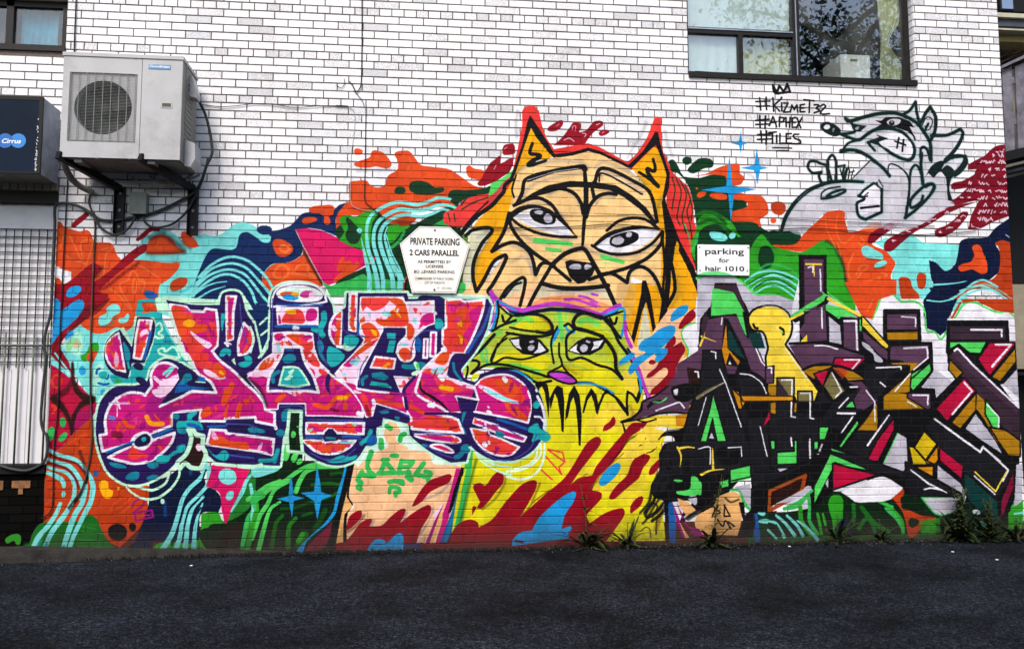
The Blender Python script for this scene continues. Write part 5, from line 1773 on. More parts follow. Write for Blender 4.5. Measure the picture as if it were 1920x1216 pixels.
f pid/16171c:3.1 1745,560 1840,330 1835,450 1750,710
f bk 1720,540 1750,540 1745,700 1725,700
f palg 1870,280 1900,280 1900,560 1830,600 1880,420
c lg2 4 1825,600 1860,560 1905,550
g gn 1820,600! 1910,550! 1915,720! 1810,700!
c tl 5 1850,650 1910,635
c tl 5 1850,690 1910,690
g bl@.7 1540,760 1570,730 1640,720 1690,770
c tl 5-7 0,700 60,720 120,820
c tl 5-7 60,660 130,720 200,810
c tl 5-7 140,660 220,740 260,810
c tl 4-7 220,700 290,750 370,840
c tl 5 0,770 60,830
c brn 3 0,640 60,630
g nvd@.9 500,790 540,700 600,680 640,730 640,800
s dg 3 60,730 100,800
f palg 1490,10 1640,10 1750,195 1590,90
f mus/16171c:3.7 1660,0 1780,20 1890,100 1890,220 1800,215 1720,100
@X 1200 600 .375
f gdd/16171c:2.5 455,335 500,378 512,445 490,440
f chd/16171c:3 480,255 540,256 600,300 640,360 645,380 500,375
c wh 2.4 500,266 555,275 605,312 632,365
f gdd/16171c:2.5 500,375 765,378 765,402 515,405
f chd/16171c:3 530,490 640,480 650,740 750,740 870,690 880,700 700,790 560,835 545,640
s wh 2.2 600,530 635,680
f pi 645,455 650,490 615,530
f lg/16171c:3 650,598 675,598 675,645 655,645
f lg/16171c:3 770,598 785,598 785,716 685,720 682,658 770,652
f lg/16171c:2.5 895,532 945,532 925,595 895,595
f lg/16171c:2.5 868,605 890,603 890,645 868,645
f palg 905,618 915,615 900,655 890,655
f palg 685,740 740,738 700,755
f chd/16171c:3 315,150 405,150 440,290 540,600 555,650 190,650 245,450 300,330
c olv 6-3 285,388 340,350 425,308
s palg@.8 1.5 310,375 420,310
s wh 2.4 397,245 430,320 505,530
f lg/16171c:2.5 365,362 432,605 385,605 362,490 332,608 300,605 350,440
f palg 357,560 344,588 370,590
s wh 2 330,385 290,525
s wh 2.5 355,155 378,160 378,190
g chd 130,700! 180,640 550,632! 550,720 400,765 260,775 160,800 100,860 60,860 70,800
g bk@.9 380,655 420,630 440,660 500,650 500,700 440,730 390,700
g bk 130,720 150,700 160,735 140,750
g bk 220,715 240,700 250,735 230,755
c ylp 5-2 190,640 240,632 270,636
c ylp 5-1 192,640 205,680 200,730
c wh 2-3 290,642 345,632 352,660 350,715
c ylp 2-5 362,640 365,742
c ylp 5-3-1 305,770 350,750 420,742
s wh 2 440,635 505,632 507,680
f lg/16171c:2.5 450,745 552,722 552,780 450,802
f lg/16171c:2.5 390,805 443,790 445,830 410,838
c bk 5 120,790 200,775 300,780 320,850
g lg 180,860 250,850 265,780 290,790 300,860 240,875
g lg 170,795 210,798 190,808
f lg 295,800 308,820 305,875 292,860
c bk 3 165,870 240,885 305,875
c bk@.9~1 4 110,800 80,880 50,920 20,960
c bk@.9~1 4 140,800 130,880 100,940 60,980
c bk@.9~1 6 160,860 140,900 110,960 60,1000
c bk@.9~1 8 330,860 370,900 300,950 240,990
c bk@.9~1 6 420,840 350,880 300,940 210,1000
f palg 470,830 550,815 552,945 515,890
c lg2 3 468,845 500,855 522,905 552,945
f bk 552,838 640,800 640,960 590,955 560,1082 522,1082 525,970 552,945
f bld 570,965 586,962 602,1082 588,1095
f dg2 1480,985 1560,960 1640,900 1700,960 1770,1000 1910,1000 1910,1070 1480,1070
f gre/16171c:3 1618,760 1640,770 1790,905 1790,990 1760,1005 1700,960 1640,900 1620,840
f pid/16171c:3 1868,740 1870,830 1805,1000 1800,905
f bk 1788,890 1806,890 1802,1010 1786,1010
f palg 1880,720 1910,715 1910,905 1870,930
g gn 1840,960! 1910,900! 1910,1040! 1840,1040!
c tl 4 1870,965 1910,960
g tl@.8 1670,1040 1700,1000 1740,1020 1765,1050
g wh@.8 1660,950 1690,945 1700,965 1670,965
s bk 2 940,620 1330,800
f chd/16171c:3 945,622 960,630 1340,765 1330,790 1180,760 955,665
f lg 955,640 1030,665 960,650
f gn@.8 1400,1000! 1500,985! 1500,1060! 1400,1060!
f brn 660,870 800,785 820,800 810,840 650,930
s a8602a 5 650,850 820,775 805,850 642,950 650,850
f palg 680,915 850,825 855,850 760,900
c lg2 5 730,935 800,900 860,850
'''
# ---------------------------------------------------------------- mural painting engine (paint layers are curves and outlines in wall space)
import numpy as np, math
PAL = dict(
 wh='f0eef5', bk='16171c', gy='8d8c98', pal='dcdce4', palg='c9c6d2',
 og='e5602a', ogd='c9511d', ogl='ef8648', rd='a4082e', rdd='6a0c26', pk='e01f76', mg='cf1f8c', mgd='a8128a',
 tl='8fe6e2', tq='2ab9bb', tqd='1f93a8', nv='06386e', nvd='06224a', pu='352069', pud='2a2158', mi='cdf6dc', miw='e4fbf0',
 lg='66dd73', lg2='49c46a', dg='064a2c', dg2='0b3219', gn='3fae31', gnd='1f7a2a', ye='e8e023', gd='f6b90e', gdd='d79a12',
 tn='fbd79c', tnd='e9c088', tnp='dedcc0', bl='2aa7df', bld='1f6fb5', pl='6b4c66', pld='4a3646', ch='34353c', chd='26272e',
 li='c6cf1e', lip='c6d44f', pi='c4144f', pid='8c1c46', cr='fbcfa4', ylp='f5dc55', mus='b98c14', musd='8d6d12', olv='8a8358',
 pur='c94fd0', fu='d03ab8', brn='3a1f1a', coral='ea4f4c', lav='f7d9ef', gre='0b4a48', rac='14312f', racf='d3d1d9', gdi='dfc51c', red='ea4a45', wine='7b1236', skin='f0c084')
def _hex(s):
    s = PAL.get(s, s)
    return np.array([int(s[i:i+2], 16) / 255 for i in (0, 2, 4)], np.float32)
def _cr(P, closed):
    # Catmull-Rom through points; P rows: x, y, w, corner flag
    n = len(P); out = []
    if n < 3 and not closed: return P[:, :3]
    segs = n if closed else n - 1
    for i in range(segs):
        p1, p2 = P[i], P[(i+1) % n]
        p0 = P[(i-1) % n] if (closed or i > 0) else p1
        p3 = P[(i+2) % n] if (closed or i < n-2) else p2
        if p1[3]: p0 = p1
        if p2[3]: p3 = p2
        L = math.hypot(p2[0]-p1[0], p2[1]-p1[1])
        k = max(2, min(12, int(L / 3)))
        t = (np.arange(k) / k)[:, None]
        d02 = math.hypot(p2[0]-p0[0], p2[1]-p0[1]) + 1e-6; d13 = math.hypot(p3[0]-p1[0], p3[1]-p1[1]) + 1e-6
        m1 = (p2[:2]-p0[:2]) / d02 * min(L, d02) * .9; m2 = (p3[:2]-p1[:2]) / d13 * min(L, d13) * .9
        a, b = p1[:2], p2[:2]
        xy = (2*t**3-3*t**2+1)*a + (t**3-2*t**2+t)*m1 + (-2*t**3+3*t**2)*b + (t**3-t**2)*m2
        w = p1[2] + (p2[2]-p1[2]) * t
        out.append(np.hstack([xy, w]))
    if not closed: out.append(P[-1:, :3])
    return np.vstack(out)
def coverage_fill(xy, W, H):
    x0 = max(0, int(xy[:, 0].min()) - 1); x1 = min(W, int(xy[:, 0].max()) + 2)
    y0 = max(0, int(xy[:, 1].min()) - 1); y1 = min(H, int(xy[:, 1].max()) + 2)
    if x1 <= x0 or y1 <= y0: return None
    S = 3; h = (y1-y0)*S; w = (x1-x0)*S
    px = (xy[:, 0]-x0)*S; py = (xy[:, 1]-y0)*S
    tog = np.zeros((h, w+1), np.int32)
    for i in range(len(xy)):
        ax, ay = px[i-1], py[i-1]; bx, by = px[i], py[i]
        if ay == by: continue
        if ay > by: ax, ay, bx, by = bx, by, ax, ay
        r0 = max(0, int(math.ceil(ay-.5))); r1 = min(h-1, int(math.ceil(by-.5))-1)
        if r1 < r0: continue
        r = np.arange(r0, r1+1)
        c = np.clip(np.ceil(ax + (r+.5-ay)*(bx-ax)/(by-ay) - .5), 0, w).astype(int)
        tog[r, c] += 1
    m = (np.cumsum(tog[:, :w], axis=1) & 1).astype(np.float32)
    return x0, y0, m.reshape(y1-y0, S, x1-x0, S).mean((1, 3))
def coverage_stroke(P, soft, W, H):
    r = P[:, 2].max()/2 + soft + 1
    x0 = max(0, int(P[:, 0].min()-r)); x1 = min(W, int(P[:, 0].max()+r)+2)
    y0 = max(0, int(P[:, 1].min()-r)); y1 = min(H, int(P[:, 1].max()+r)+2)
    if x1 <= x0 or y1 <= y0: return None
    buf = np.zeros((y1-y0, x1-x0), np.float32)
    if len(P) == 1: P = np.vstack([P, P + [[.01, 0, 0]]])
    for a, b in zip(P[:-1], P[1:]):
        rr = max(a[2], b[2])/2 + soft + 1
        u0 = max(x0, int(min(a[0], b[0])-rr)); u1 = min(x1, int(max(a[0], b[0])+rr)+2)
        v0 = max(y0, int(min(a[1], b[1])-rr)); v1 = min(y1, int(max(a[1], b[1])+rr)+2)
        if u1 <= u0 or v1 <= v0: continue
        X, Y = np.meshgrid(np.arange(u0, u1)+.5, np.arange(v0, v1)+.5)
        dx, dy = b[0]-a[0], b[1]-a[1]; L2 = dx*dx+dy*dy+1e-9
        t = np.clip(((X-a[0])*dx+(Y-a[1])*dy)/L2, 0, 1)
        d = np.hypot(X-a[0]-t*dx, Y-a[1]-t*dy) - (a[2]+(b[2]-a[2])*t)/2
        c = np.clip(.5 - d/(2*max(soft, .5)), 0, 1)
        if soft > 1.5: c = c*c*(3-2*c)
        s = buf[v0-y0:v1-y0, u0-x0:u1-x0]; np.maximum(s, c, out=s)
    return x0, y0, buf
def paint(text, W, H, tf, sc, seed=7):
    """tf maps photograph-measured wall marks (x,y arrays) to texture pixels; sc = texture pixels per unit of those marks."""
    rgb = np.zeros((H, W, 3), np.float32); al = np.zeros((H, W), np.float32)
    clip = None; ox = oy = 0; q = .25
    T = dict(A=0, B=280, C=560, D=800)
    def comp(cov, col, a):
        if cov is None: return
        x0, y0, m = cov
        h, w = m.shape; sl = (slice(y0, y0+h), slice(x0, x0+w))
        if clip is not None: m = m * clip[sl]
        m = m * a
        A = al[sl]; out = m + A*(1-m); safe = np.maximum(out, 1e-6)
        rgb[sl] = (col*m[..., None] + rgb[sl]*(A*(1-m))[..., None]) / safe[..., None]
        al[sl] = out
    def erase(cov, a):
        x0, y0, m = cov; h, w = m.shape; al[y0:y0+h, x0:x0+w] *= 1-m*a
    for line in text.split('\n'):
        line = line.split('#')[0].strip()
        if not line: continue
        if line[0] == '@':
            k = line[1:]
            if k == 'G': ox = oy = 0; q = 1
            elif k[0] == 'X': _, ox, oy, q = k.split(); ox = float(ox); oy = float(oy); q = float(q)
            else: ox = (int(k[1])-1)*480; oy = T[k[0]]; q = .25
            continue
        op, rest = line[0], line[1:].strip().split()
        if op == 'k' and not rest: clip = None; continue
        if op == 'm':   # scattered soft-edged camouflage spots inside the current outline: count, size, colours
            rng = np.random.RandomState(seed + int(float(rest[0])*17) + len(rest[2])); ys, xs = np.nonzero(clip > .5)
            for i in range(int(rest[0])):
                j = rng.randint(len(xs)); r = float(rest[1])*sc*rng.uniform(.45, 1.1); th = rng.uniform(0, 6.28); el = rng.uniform(1.1, 2.4)
                k_ = 9; aa = np.arange(k_)/k_*6.2832; rr = r*rng.uniform(.55, 1.15, k_)
                bx = np.cos(aa)*rr*el; by = np.sin(aa)*rr/el
                Q = np.stack([xs[j]+bx*math.cos(th)-by*math.sin(th), ys[j]+bx*math.sin(th)+by*math.cos(th), rr*0+1, rr*0], 1)
                cs = rest[2].split(',')
                comp(coverage_fill(_cr(Q, True)[:, :2], W, H), _hex(cs[rng.randint(len(cs))]), rng.uniform(.75, 1))
            continue
        col = None; wid = None
        if op != 'k': col = rest.pop(0)
        if op in 'sc': wid = [float(z) for z in rest.pop(0).split('-')]
        pts = []
        for tok in rest:
            cor = tok.endswith('!'); tok = tok.rstrip('!')
            u, v = tok.split(','); pts.append((ox+float(u)*q, oy+float(v)*q, 1, cor))
        P = np.array(pts, float)
        P[:, 0], P[:, 1] = tf(P[:, 0], P[:, 1])
        if wid:
            dd = np.concatenate([[0], np.cumsum(np.hypot(*np.diff(P[:, :2], axis=0).T))]) if len(P) > 1 else np.array([0.])
            dd = dd / max(dd[-1], 1e-6)
            P[:, 2] = np.interp(dd, np.linspace(0, 1, len(wid)), wid) * sc if len(wid) > 1 else wid[0]*sc
        if op == 'k':
            c = coverage_fill(_cr(P, True)[:, :2] if P[:, 3].sum() < len(P) else P[:, :2], W, H)
            clip = np.zeros((H, W), np.float32); clip[c[1]:c[1]+c[2].shape[0], c[0]:c[0]+c[2].shape[1]] = c[2]
            continue
        line_col = None; lw = 0
        if '/' in col:
            col, b = col.split('/'); line_col, lw = b.split(':'); lw = float(lw)*sc
        soft = .5; a = 1.
        if '~' in col: col, s_ = col.split('~'); soft = float(s_)*sc
        if '@' in col: col, a_ = col.split('@'); a = float(a_)
        if op in 'fg':
            Q = _cr(P, True) if op == 'g' else P[:, :3]
            if col == 'erase': erase(coverage_fill(Q[:, :2], W, H), a); continue
            if col != '-': comp(coverage_fill(Q[:, :2], W, H), _hex(col), a)
            if line_col:
                Q = np.vstack([Q, Q[:1]]); Q = Q.copy(); Q[:, 2] = lw
                comp(coverage_stroke(Q, .5, W, H), _hex(line_col), 1.)
        else:
            Q = _cr(P, False) if (op == 'c' and len(P) > 2) else P[:, :3]
            comp(coverage_stroke(Q, soft, W, H), _hex(col), a)
    return rgb, al

# ------------------------------------------------------------------ the painted picture, rasterised from its outlines onto the wall's own metres
MX0, MX1, MZ0, MZ1, MRES = -.95, 8.55, -.12, 4.42, 320
def wall_tf(x, y):
    d = FW[None] + RT[None]*((x-960)/FPX)[:, None] - UP[None]*((y-608)/FPX)[:, None]
    p = CAM[None] + d*((0-CAM[1])/d[:, 1])[:, None]
    return (p[:, 0]-MX0)*MRES, (MZ1-p[:, 2])*MRES
MW, MH = int((MX1-MX0)*MRES), int((MZ1-MZ0)*MRES)
_rgb, _al = paint(MURAL, MW, MH, wall_tf, MRES/213.)
_rgb[_al < .004] = .93
img = bpy.data.images.new('mural_paint', MW, MH, alpha=True); img.alpha_mode = 'CHANNEL_PACKED'
img.pixels.foreach_set(np.dstack([_rgb, _al])[::-1].astype(np.float32).ravel()); img.update(); img.pack()

def mural_nodes(t):
    g = N(t, 'ShaderNodeNewGeometry'); sp = N(t, 'ShaderNodeSeparateXYZ'); t.links.new(g.outputs['Position'], sp.inputs[0])
    # a little wobble: sprayed edges on rough brick
    cb = N(t, 'ShaderNodeCombineXYZ')
    wn = N(t, 'ShaderNodeTexNoise', i_Scale=90., i_Detail=2.); t.links.new(g.outputs['Position'], wn.inputs['Vector'])
    wx = mth(t, 'MULTIPLY', mth(t, 'SUBTRACT', wn.outputs[0], .5), .008)
    t.links.new(mth(t, 'DIVIDE', mth(t, 'ADD', mth(t, 'SUBTRACT', sp.outputs[0], MX0), wx), MX1-MX0), cb.inputs[0])
    t.links.new(mth(t, 'DIVIDE', mth(t, 'ADD', mth(t, 'SUBTRACT', sp.outputs[2], MZ0), wx), MZ1-MZ0), cb.inputs[1])
    im = N(t, 'ShaderNodeTexImage', image=img, extension='CLIP', interpolation='Linear'); t.links.new(cb.outputs[0], im.inputs[0])
    return g, sp, im
def brick_material(name, mortar=False):
    m, t, b = new_mat(name); g, sp, im = mural_nodes(t); P = g.outputs['Position']
    a = N(t, 'ShaderNodeAttribute', attribute_name='bv').outputs['Fac']
    big = N(t, 'ShaderNodeTexNoise', i_Scale=1.3, i_Detail=6., i_Roughness=.65); t.links.new(P, big.inputs['Vector'])
    fine = N(t, 'ShaderNodeTexNoise', i_Scale=170., i_Detail=3., i_Roughness=.7); t.links.new(P, fine.inputs['Vector'])
    mid = N(t, 'ShaderNodeTexNoise', i_Scale=24., i_Detail=5., i_Roughness=.7); t.links.new(P, mid.inputs['Vector'])
    if mortar:
        base = ramp(t, mid.outputs[0], [(.3, (.075, .058, .052)), (.7, (.15, .12, .108))])
        under = .97
    else:
        # glazed white brick with pitted grey specks, some bricks much more than others
        th = mth(t, 'MULTIPLY_ADD', a, -.15, .57)
        speck = ramp(t, mth(t, 'SUBTRACT', fine.outputs[0], th), [(.0, (0, 0, 0)), (.07, (1, 1, 1))])
        tint = mixc(t, a, (.82, .82, .85), (.77, .775, .81))
        base = mixc(t, mth(t, 'MULTIPLY', speck, .6), tint, (.17, .165, .18))
        grime = ramp(t, big.outputs[0], [(.42, (1, 1, 1)), (.8, (.82, .80, .79))])
        base = mixc(t, 1., base, grime, 'MULTIPLY')
        under = .97
    pv = mixc(t, mid.outputs[0], (.80, .80, .80), (1.1, 1.1, 1.1))
    pc = mixc(t, 1., im.outputs['Color'], pv, 'MULTIPLY')
    cld = N(t, 'ShaderNodeTexNoise', i_Scale=5., i_Detail=4., i_Roughness=.6); t.links.new(P, cld.inputs['Vector'])
    pc = mixc(t, 1., pc, ramp(t, cld.outputs[0], [(.3, (.80, .80, .80)), (.65, (1.06, 1.06, 1.06))]), 'MULTIPLY')
    pa = mixc(t, a, (1.04, 1.04, 1.04), (.9, .9, .92)); pc = mixc(t, 1., pc, pa, 'MULTIPLY')
    gm = N(t, 'ShaderNodeGamma'); gm.inputs[1].default_value = 1.24; t.links.new(pc, gm.inputs[0]); pc = mixc(t, 1., gm.outputs[0], (under*.9,)*3, 'MULTIPLY')
    # worn speckles where the brick shows through, soot and splash-back dirt at the very foot
    wear = ramp(t, mth(t, 'SUBTRACT', fine.outputs[0], mth(t, 'MULTIPLY', big.outputs[0], .1)), [(.60, (1, 1, 1)), (.68, (.72, .72, .72))])
    al = mth(t, 'MULTIPLY', im.outputs['Alpha'], wear)
    if mortar: al = mth(t, 'MULTIPLY', al, .9)
    col = mixc(t, al, base, pc)
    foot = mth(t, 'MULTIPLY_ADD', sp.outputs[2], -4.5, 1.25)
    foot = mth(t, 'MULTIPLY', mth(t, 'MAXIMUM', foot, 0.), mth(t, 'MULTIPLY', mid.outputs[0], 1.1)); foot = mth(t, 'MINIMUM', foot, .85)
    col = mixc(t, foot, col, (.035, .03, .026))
    # darker runs of old damp down the wall
    cbn = N(t, 'ShaderNodeCombineXYZ'); t.links.new(mth(t, 'MULTIPLY', sp.outputs[0], 2.2), cbn.inputs[0]); t.links.new(mth(t, 'MULTIPLY', sp.outputs[2], .25), cbn.inputs[1])
    run = N(t, 'ShaderNodeTexNoise', i_Scale=2.2, i_Detail=7., i_Roughness=.7); t.links.new(cbn.outputs[0], run.inputs['Vector'])
    col = mixc(t, 1., col, ramp(t, run.outputs[0], [(.45, (1, 1, 1)), (.75, (.84, .83, .82))]), 'MULTIPLY')
    t.links.new(col, b.inputs['Base Color'])
    t.links.new(mth(t, 'MULTIPLY_ADD', al, .14, .42 if not mortar else .85), b.inputs['Roughness'])
    t.links.new(mth(t, 'MULTIPLY_ADD', al, -.25, .35), b.inputs['Specular IOR Level'])
    bp = N(t, 'ShaderNodeBump', i_Strength=.35, i_Distance=.004); t.links.new(fine.outputs[0], bp.inputs['Height']); t.links.new(bp.outputs[0], b.inputs['Normal'])
    return m
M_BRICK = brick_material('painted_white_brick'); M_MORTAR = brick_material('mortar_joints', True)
M_DARK = simple('black_steel', (.004, .004, .0045), .55, .0, .3, 20)
M_FRAME = simple('bronze_aluminium_frame', (.008, .006, .005), .5, 0, .3, 12)
M_CABLE = simple('grey_black_cable', (.035, .04, .04), .5, 0, .2, 30)
M_WIRE = simple('thin_black_wire', (.01, .01, .011), .6, 0, .1, 30)
M_CASE = simple('grey_white_enamel', (.40, .40, .41), .38, 0, .05, 5, dirt=(.28, .275, .27))
M_CASE2 = simple('shaded_beige_casing', (.22, .21, .18), .5, 0, .1, 8, dirt=(.2, .19, .165))  # beige, with the shade of the unit's flank put into the colour
M_GREY = simple('grey_box_paint', (.20, .215, .19), .5, 0, .1, 14, dirt=(.12, .12, .1))
M_HOLE = simple('dark_interior', (.002, .003, .0035), .7)
M_WHITE = simple('white_painted_sheet', (.68, .67, .69), .5, 0, .05, 3, dirt=(.48, .46, .44))
M_SIGN2 = simple('plain_white_sign', (.80, .80, .82), .4, 0, .03, 9, dirt=(.66, .64, .62))
M_SIGN = simple('sign_enamel_white', (.80, .78, .73), .35, 0, .05, 9, dirt=(.6, .53, .45))
M_INK = simple('black_sign_ink', (.012, .012, .012), .5)
M_NAVYPANEL = simple('navy_sign_face', (.0015, .008, .022), .3, 0, .2, 3, spec=.1)
M_ALU = simple('anodised_sign_side', (.26, .31, .40), .4, .2, .15, 9, dirt=(.12, .14, .18))
M_BLUE = simple('logo_blue', (.03, .20, .55), .4, 0, .05)
M_BLUE2 = simple('logo_dark_blue', (.02, .13, .42), .4, 0, .05)
M_BADGE = simple('badge_blue', (.10, .24, .42), .4, 0, .05)
M_LET = simple('white_lettering', (.82, .84, .86), .4, 0, .03)
M_WOOD = simple('weathered_grey_timber', (.16, .155, .19), .8, 0, .3, 7, .4, 40, dirt=(.07, .065, .08))
M_CREAM = simple('cream_trim', (.42, .40, .30), .6, 0, .12, 5, dirt=(.25, .23, .18))
M_BEIGE = simple('beige_render', (.25, .22, .16), .85, 0, .12, 6, .3, 60)
M_SOLD = simple('yellowish_soldier_brick', (.52, .47, .35), .7, 0, .2, 30, .4, 120, dirt=(.3, .26, .19))
M_CONC = simple('old_concrete', (.026, .024, .021), .9, 0, .35, 12, .7, 60, dirt=(.03, .028, .025))
M_RUST = simple('rusty_bolt', (.10, .05, .03), .8)
M_HOSE = simple('grey_foam_insulation', (.20, .20, .19), .8, 0, .2, 25)
M_ORBR = simple('bare_orange_brick', (.24, .11, .045), .85, 0, .3, 20)

# ------------------------------------------------------------------ ground
def asphalt():
    m, t, b = new_mat('dark_asphalt'); g = N(t, 'ShaderNodeNewGeometry'); P = g.outputs['Position']
    f = N(t, 'ShaderNodeTexNoise', i_Scale=85., i_Detail=4., i_Roughness=.8); t.links.new(P, f.inputs['Vector'])
    f2 = N(t, 'ShaderNodeTexNoise', i_Scale=34., i_Detail=5., i_Roughness=.75); t.links.new(P, f2.inputs['Vector'])
    v = N(t, 'ShaderNodeTexVoronoi', i_Scale=75.); t.links.new(P, v.inputs['Vector'])
    bgn = N(t, 'ShaderNodeTexNoise', i_Scale=1.2, i_Detail=8., i_Roughness=.7); t.links.new(P, bgn.inputs['Vector'])
    g3 = mth(t, 'MULTIPLY_ADD', f2.outputs[0], .35, mth(t, 'MULTIPLY', f.outputs[0], .65))
    c = ramp(t, g3, [(.42, (.0006, .0007, .0009)), (.51, (.0075, .0088, .012)), (.60, (.046, .054, .070)), (.68, (.16, .18, .23))])
    stone = ramp(t, v.outputs['Color'], [(.80, (0, 0, 0)), (.95, (1, 1, 1))]); c = mixc(t, mth(t, 'MULTIPLY', stone, .28), c, (.15, .165, .195))
    c = mixc(t, 1., c, ramp(t, bgn.outputs[0], [(.33, (.16, .16, .16)), (.46, (.62, .63, .65)), (.57, (1.05, 1.07, 1.12)), (.70, (1.5, 1.54, 1.62))]), 'MULTIPLY')
    t.links.new(c, b.inputs['Base Color']); b.inputs['Roughness'].default_value = .95; b.inputs['Specular IOR Level'].default_value = .08
    bp = N(t, 'ShaderNodeBump', i_Strength=1., i_Distance=.012); t.links.new(g3, bp.inputs['Height']); t.links.new(bp.outputs[0], b.inputs['Normal'])
    return m
M_ASPH = asphalt()
g = MB(); nx, ny = 150, 60; xs = np.concatenate([np.linspace(-90, -4, 12), np.linspace(-3.5, 12, nx), np.linspace(14, 100, 12)]); ys = np.concatenate([np.linspace(-110, -9, 12), np.linspace(-8, 4, ny), np.linspace(6, 60, 8)])
vv = [(x, y, .014*noise.noise(Vector((x*.8, y*.8, 3)))+.008*noise.noise(Vector((x*3, y*3, 1))) - .012) for y in ys for x in xs]
L_ = len(xs)
g.add(vv, [(j*L_+i, j*L_+i+1, (j+1)*L_+i+1, (j+1)*L_+i) for j in range(len(ys)-1) for i in range(L_-1)])
o = g.build('asphalt_ground', M_ASPH, None, True, 'structure')
# concrete footing along the foot of the wall, higher at the left
fp = MB(); 
for i in range(40):
    x0 = -1.6+i*.085; h = .075*max(0, 1-max(0, (x0+.3))/2.0)+.012; d = .14*max(.15, 1-max(0, x0+.3)/1.9)
    h += .006*noise.noise(Vector((x0*9, 0, 0))); d += .012*noise.noise(Vector((x0*7, 5, 0)))
    if i == 0: prev = (x0, h, d); continue
    px_, ph, pd = prev; prev = (x0, h, d)
    fp.add([(px_, -pd-.02, -.03), (x0, -d-.02, -.03), (x0, -d, h), (px_, -pd, ph), (px_, .02, ph+.008), (x0, .02, h+.008)], [(0, 1, 2, 3), (3, 2, 5, 4)])
fp.build('concrete_footing', M_CONC, None, False, 'structure')
# ------------------------------------------------------------------ the brick wall: header course every sixth, stretchers between
BP, BC, ZO = .22, .070875, -.0148          # stretcher pitch, course height, foot offset
XL, XR, ZTOP = -1.75, 8.41, 5.75
wall = empty('brick_building', (4, 0, 0))
tag(wall, 'white glazed brick building wall with a graffiti mural of wolf, cat and lettering', 'building')
WIN = (5.275, 7.53, 4.29); LW = (-.268, 4.285); DOOR = (-.268, 2.955)      # openings: big window, left window, doorway
def hole(x0, x1, z0, z1):
    if x1 > WIN[0]+.01 and x0 < WIN[1]-.01 and z1 > WIN[2]+.012: return True
    if x0 < LW[0]-.02 and z1 > LW[1]+.01: return True
    if x0 < DOOR[0]-.02 and z0 < 3.17: return True
    return False
bricks = []
for r in range(82):
    z0 = ZO+r*BC; z1 = z0+BC-.0105
    if z0 > ZTOP: break
    hdr = (r % 6 == 1); pit = BP/2 if hdr else BP
    off = 0. if hdr else ((1.6 if (r % 6) % 2 == 0 else .68)*.11)
    if not hdr and r % 6 == 0: off = 1.6*.11
    k = int((XL-off)/pit)-2
    while True:
        x0 = off+k*pit; k += 1; x1 = x0+pit-.0095
        if x0 > XR: break
        if x1 < XL: continue
        a, b_ = max(x0, XL), min(x1, XR)
        cuts = [(a, b_)]
        for e in (WIN[0], WIN[1]):
            if z1 > WIN[2]+.012: cuts = [c for q in cuts for c in ([(q[0], e-.002), (e+.002, q[1])] if q[0] < e < q[1] else [q])]
        if z0 < 3.17 or z1 > LW[1]: 
            e = LW[0]; cuts = [c for q in cuts for c in ([(q[0], e-.002), (e+.002, q[1])] if q[0] < e < q[1] else [q])]
        for a, b_ in cuts:
            if b_-a < .012 or hole(a, b_, z0, z1): continue
            bricks.append((a, b_, z0, z1, random.random()**(1.2 if hdr else 3.0), random.uniform(-.0016, .0016)))
def seen_area(b):
    x, z = (b[0]+b[1])/2, (b[2]+b[3])/2; d = np.array([x, 0, z])-CAM; q = d@FW
    px, py = 960+FPX*(d@RT)/q, 608-FPX*(d@UP)/q
    ok = 6 < px < 1914 and 6 < py < 1040
    return (b[1]-b[0])*(b[3]-b[2])/q**2*ok*(.6 if py > 1010 else 1)
bricks.sort(key=seen_area, reverse=True)
shared = {}
for i, (a, b_, z0, z1, v, dy) in enumerate(bricks[:300]):
    key = (round(b_-a, 3), round(z1-z0, 4), int(v*6))
    if key not in shared:
        m_ = MB(); m_.box(-key[0]/2, key[0]/2, -.0048, .004, -key[1]/2, key[1]/2, (key[2]+.5)/6, .0022); shared[key] = m_.mesh('brick', M_BRICK)
    o = bpy.data.objects.new('brick', shared[key]); o.location = ((a+b_)/2-4, dy, (z0+z1)/2); link(o, wall)
m_ = MB()
for a, b_, z0, z1, v, dy in bricks[300:]: m_.box(a-4, b_-4, -.0048+dy, .004+dy, z0, z1, v, .0022)
# window jamb bricks, turning back into the reveal
for r in range(82):
    z0 = ZO+r*BC; z1 = z0+BC-.0105
    if z0 < WIN[2]-.03 or z0 > ZTOP: continue
    m_.box(WIN[1]-.004-4, WIN[1]+.05-4, .008, .105, z0, z1, random.random()*.8+.2)
m_.build('brick_courses', M_BRICK, wall, False, 'stuff')
m_ = MB()   # mortar bed and wall thickness, cut round the openings
def slab(x0, x1, z0, z1): m_.box(x0-4, x1-4, .0, .30, z0, z1)
slab(DOOR[0], WIN[0], -.4, ZTOP); slab(WIN[0], WIN[1], -.4, WIN[2]-.002); slab(WIN[1]+.006, XR, -.4, ZTOP)
slab(-1.9, DOOR[0], 3.05, LW[1]); slab(-1.9, DOOR[0], 5.35, ZTOP)
m_.build('mortar_bed', M_MORTAR, wall)
# building volume behind (roof, flank)
m_ = MB(); m_.box(XR-.12-4, XR-.002-4, .302, 9, -.4, ZTOP); m_.box(-5.9, XR-4, .302, 9, ZTOP-.06, ZTOP-.001); m_.box(-5.9, XR-.13-4, 8.8, 9, -.4, ZTOP-.07)
m_.build('building_shell', simple('rear_brick', (.35, .33, .32), .8), wall)
